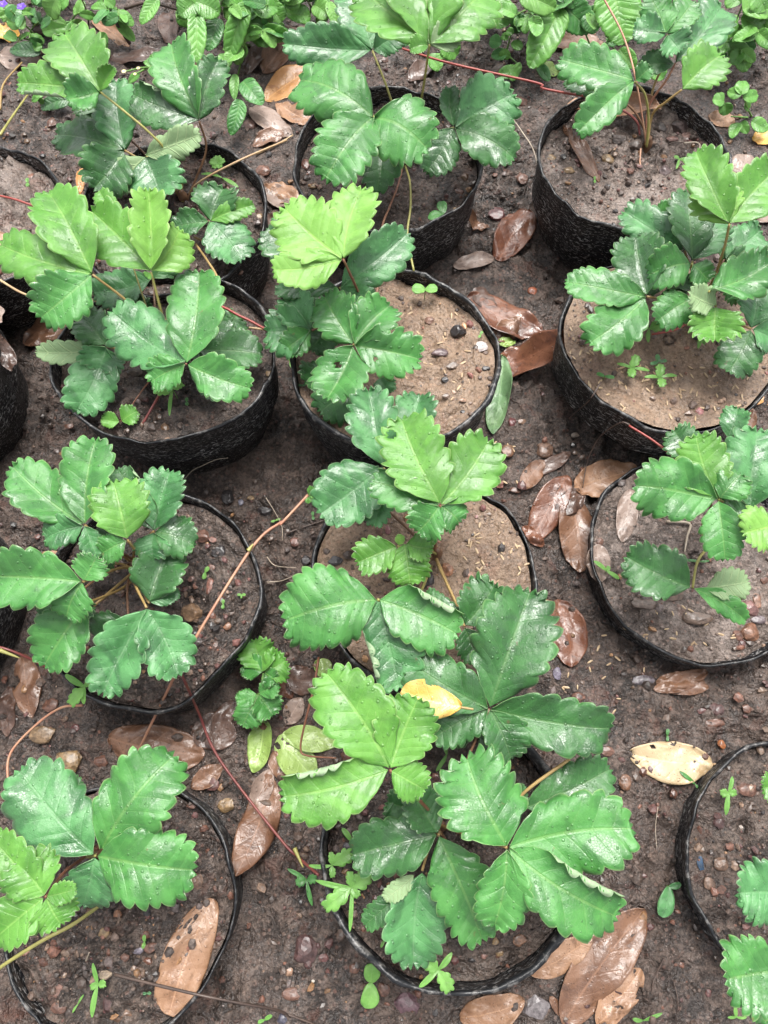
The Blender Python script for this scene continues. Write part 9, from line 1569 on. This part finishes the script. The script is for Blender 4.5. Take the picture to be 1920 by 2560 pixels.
# ---------------------------------------------------------------- strawberry plants
def make_plant(pl):
    c = list(pl['crown']); c[2] = surf(c[0], c[1])
    root = empty('strawberry_plant' if not pl.get('name') else pl['name'], c)
    tag(root, pl['label'], pl.get('cat', 'strawberry plant'), pl.get('group', 'strawberry plants growing in the pots'))
    k = 0
    if pl.get('heart', 1):
        # short woody crown with a few stipules
        V, F = tube([np.array(c) + (0, 0, -0.006), np.array(c) + (0.001, 0, 0.006), np.array(c) + (0, 0.001, 0.014)], 0.0060, 0.0035, 9, 4, 0.12, seed=3)
        mesh_obj('crown', V, F, SM['br'], root)
    for lf in pl['leaves']:
        J = np.array(lf['J'])
        if lf.get('stalk'):
            path = [np.array(q) for q in lf['stalk']]
            path[0][2] = max(path[0][2], surf(path[0][0], path[0][1]) - 0.002) if lf.get('snap', 1) else path[0][2]
        else:
            st = np.array(c) + np.array([rnd.uniform(-.004, .004), rnd.uniform(-.004, .004), 0.004])
            md = st * 0.55 + J * 0.45; md[2] = max(md[2], st[2] * .4 + J[2] * .6) + 0.004
            path = [st, md, J]
        V, F = tube(path, 0.0014 if not lf.get('thin') else 0.0009, 0.0011 if not lf.get('thin') else 0.0007, 7, 8, 0.05, seed=k, hairs=lf.get('hairs', 90))
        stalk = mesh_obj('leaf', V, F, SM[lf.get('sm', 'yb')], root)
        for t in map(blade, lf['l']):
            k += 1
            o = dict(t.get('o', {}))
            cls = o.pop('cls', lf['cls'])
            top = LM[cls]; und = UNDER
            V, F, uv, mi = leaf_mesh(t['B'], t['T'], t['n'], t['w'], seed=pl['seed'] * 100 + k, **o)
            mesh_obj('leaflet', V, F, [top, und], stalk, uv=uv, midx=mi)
    for ru in pl.get('runners', ()):
        V, F = tube(ru['p'], ru.get('r', 0.0013), ru.get('r1', ru.get('r', 0.0013)), 7, 8, 0.05, seed=k, hairs=ru.get('hairs', 0))
        rn = mesh_obj('runner', V, F, SM[ru['m']], root)
        if ru.get('label'): rn['label'] = ru['label']
        for nd in ru.get('nodes', ()):
            V, F = tube(nd, 0.0021, 0.0006, 7, 4, 0.1)
            mesh_obj('bud_scale', V, F, SM['yg'], rn)
        for t in map(blade, ru.get('l', ())):
            k += 1
            o = dict(t.get('o', {})); cls = o.pop('cls', 'fresh')
            V, F, uv, mi = leaf_mesh(t['B'], t['T'], t['n'], t['w'], seed=k, **o)
            mesh_obj('leaflet', V, F, [LM[cls], UNDER], rn, uv=uv, midx=mi)

for pl in D['plants']:
    make_plant(pl)

# ---------------------------------------------------------------- fallen leaves
for i, d in enumerate(D['dead']):
    o = dict(d.get('o', {}))
    if 'holes' not in o and i % 7 == 3:                 # bitten or broken edges
        wr = d['w'] / max(1e-6, math.dist(d['B'], d['T'])) * 0.5
        o['holes'] = [((1 if i % 2 else -1) * wr * 0.95, 0.3 + 0.09 * (i % 6), 0.11), ((-1 if i % 3 else 1) * wr, 0.75, 0.07)]; o['nr'] = 12
    B, T = np.array(d['B']), np.array(d['T'])
    for q in (B, T):
        if not d.get('abs'): q[2] += surf(q[0], q[1])
    V, F, uv, mi = leaf_mesh(B, T, d['n'], d['w'], seed=500 + i, **{**dict(shape='lance', teeth=0, thick=0.0005, quilt=0.004, fold=(8, 8), curl=(-22, 10), wave=0.24, bend=0.03, nr=9, ragged=0.09), **o})
    if not d.get('abs'):
        # let it settle: nothing may sink into the earth
        which = pot_at(*((B + T)[:2] / 2)); h = surf_on(which, V[::5, 0], V[::5, 1])
        lift = np.percentile(h + 0.0010 - V[::5, 2], 55)
        V[:, 2] += lift
        hh = surf_on(which, V[:, 0], V[:, 1]); half = len(V) // 2
        hh = hh - 0.0045 * np.clip(vnoise(V[:, 0] * 34, V[:, 1] * 34, i) - 0.02, 0, 1)    # here and there the edge lies under the mud
        V[:half, 2] = np.maximum(V[:half, 2], hh[:half] + 0.0016); V[half:, 2] = np.maximum(V[half:, 2], hh[half:] + 0.0008)
    ob = mesh_obj('fallen_leaf', V, F, [DM[d['m']], DM[d.get('u', d['m'])]], None, uv=uv, midx=mi, origin=V[0])
    tag(ob, d['label'], 'fallen leaf', 'fallen leaves lying about')
    if d.get('stalk'):
        S = [np.array(q) for q in d['stalk']]
        S[0] = V[0]
        S[-1][2] = V[0][2] + 0.001
        sv, sf = tube(S, 0.0011, 0.0009, 6, 5)
        mesh_obj('stalk', sv, sf, SM[d.get('sm', 'tan')], ob)

# ---------------------------------------------------------------- weeds
for i, wd in enumerate(D['weeds']):
    b = list(wd['base']); b[2] = surf(b[0], b[1])
    root = empty('weed', b); tag(root, wd['label'], 'weed', 'weeds growing behind the pots')
    for s in wd['stems']:
        s = [list(q) for q in s]; s[0][2] = min(s[0][2], surf(s[0][0], s[0][1]) - 0.003) if s[0][2] < 0.02 else s[0][2]
        V, F = tube(s, wd.get('r', 0.0013), 0.0008, 6, 6, 0.05, hairs=wd.get('hairs', 0))
        mesh_obj('stem', V, F, SM[wd.get('sm', 'grn')], root)
    for k, t in enumerate(wd['l']):
        o = dict(t.get('o', {})); cls = o.pop('cls', wd['cls'])
        V, F, uv, mi = leaf_mesh(t['B'], t['T'], t['n'], t['w'], seed=900 + i * 40 + k, **{**dict(shape='ovate', teeth=9, depth=0.06, sharp=0.8, curl=(-12, -12), quilt=0.010), **o})
        mesh_obj('leaf', V, F, [LM[cls], UNDER], root, uv=uv, midx=mi)
    for fl in wd.get('flowers', ()):
        q = np.array(fl['p']); 
        for a in range(fl['n']):
            th = 6.283 * a / fl['n']
            T = q + fl['r'] * np.array([math.cos(th), math.sin(th), 0.3])
            V, F, uv, mi = leaf_mesh(q, T, (0, 0, 1), fl['r'] * .9, shape='cot', teeth=0, nr=4, seed=a)
            mesh_obj('petal', V, F, [FLM[fl['m']], FLM[fl['m']]], root, uv=uv, midx=mi)

# ---------------------------------------------------------------- seedlings
for i, sd in enumerate(D['seedlings']):
    x, y = sd['p']; z = surf(x, y)
    root = empty('seedling', (x, y, z)); tag(root, sd['label'], 'seedling', 'tiny weed seedlings')
    h = sd['h']; top = np.array([x + sd.get('dx', 0), y, z + h])
    V, F = tube([np.array([x, y, z - .002]), np.array([x, y, z + h * .6]), top], 0.0005, 0.0004, 5, 4)
    mesh_obj('stem', V, F, SM['grn'], root)
    for k, (ang, ln, wd_, dz, shp) in enumerate(sd['l']):
        a = math.radians(ang); dirv = np.array([math.cos(a), math.sin(a), dz])
        B = top; T = top + dirv * ln
        teeth, dep = (3, 0.5) if shp == 'lob' else (0, 0)
        V, F, uv, mi = leaf_mesh(B, T, (0, 0, 1), wd_, shape='narrow' if shp == 'nar' else ('cot' if shp == 'cot' else 'straw'), teeth=teeth, depth=dep, sharp=0.2, nr=4, seed=i * 9 + k, fold=(10, 10), curl=(-10, -10), bend=0.06, quilt=0)
        mesh_obj('leaf', V, F, [LM[sd.get('cls', 'seed')], LM[sd.get('cls', 'seed')]], root, uv=uv, midx=mi)

# ---------------------------------------------------------------- single stones
for i, s in enumerate(D['stones']):
    x, y = s['p']; a, b, h = s['s']
    r_ = np.random.RandomState(i + 5)
    bv, bf = I2
    q = bv.copy()
    for k in range(9):                         # knock flat faces off the lump
        nn = r_.normal(size=3); nn /= np.linalg.norm(nn); dlim = r_.uniform(0.62, 0.9)
        e = q @ nn - dlim; q = q - np.outer(np.clip(e, 0, None), nn)
    q = q * (1 + 0.05 * r_.uniform(-1, 1, (len(q), 1)))
    th = math.radians(s.get('a', r_.uniform(0, 180))); q = q * np.array([a, b, h])
    q = np.stack([q[:, 0] * math.cos(th) - q[:, 1] * math.sin(th), q[:, 0] * math.sin(th) + q[:, 1] * math.cos(th), q[:, 2]], 1)
    z = surf(x, y) + h * 0.12
    ob = mesh_obj(s.get('name', 'stone'), q + np.array([x, y, z]), bf, STONE, None, col=np.tile(np.array(s['c']) * 0.72, (len(q), 1)), smooth=False, origin=(x, y, z - h * 0.12))
    tag(ob, s['label'], s.get('cat', 'stone'), s.get('group', 'loose stones on the earth'))

# ---------------------------------------------------------------- twigs, roots
for i, t in enumerate(D['twigs']):
    P_ = [np.array(q) for q in t['p']]
    if not t.get('abs'):
        for q in P_: q[2] += surf(q[0], q[1])
    V, F = tube(P_, t['r'], t.get('r1', t['r'] * .6), 6, 6, 0.12, seed=i)
    ob = mesh_obj(t['name'], V, F, SM[t['m']], None, origin=P_[0]); tag(ob, t['label'], t['cat'], t.get('group'))

# ---------------------------------------------------------------- rice husks
HV, HF, HUV, HMI = leaf_mesh((0, -0.5, 0), (0, 0.5, 0), (0, 0, 1), 0.38, shape='narrow', teeth=0, fold=(-10, -10), curl=(-50, -50), bend=0.05, nr=4, thick=0.05, wave=0, quilt=0)
hm = bpy.data.meshes.new('rice_husk'); hm.from_pydata(HV.tolist(), [], HF); hm.materials.append(SM['husk']); hm.update()
hm.polygons.foreach_set('use_smooth', np.ones(len(hm.polygons), bool))
for h in D['husks']:
    for k in range(h['n']):
        while True:
            x = h['c'][0] + rnd.uniform(-h['rx'], h['rx']); y = h['c'][1] + rnd.uniform(-h['ry'], h['ry'])
            if math.hypot((x - h['c'][0]) / h['rx'], (y - h['c'][1]) / h['ry']) < 1: break
        ob = bpy.data.objects.new('rice_husk', hm); s = rnd.uniform(0.0048, 0.0075)
        ob.location = (x, y, surf(x, y) + 0.0008); ob.scale = (s, s, s)
        ob.rotation_euler = (rnd.uniform(-.25, .25), rnd.uniform(-.3, .3), rnd.uniform(0, 6.28)); link(ob)
        tag(ob, h['label'], 'rice husk', h['group'])
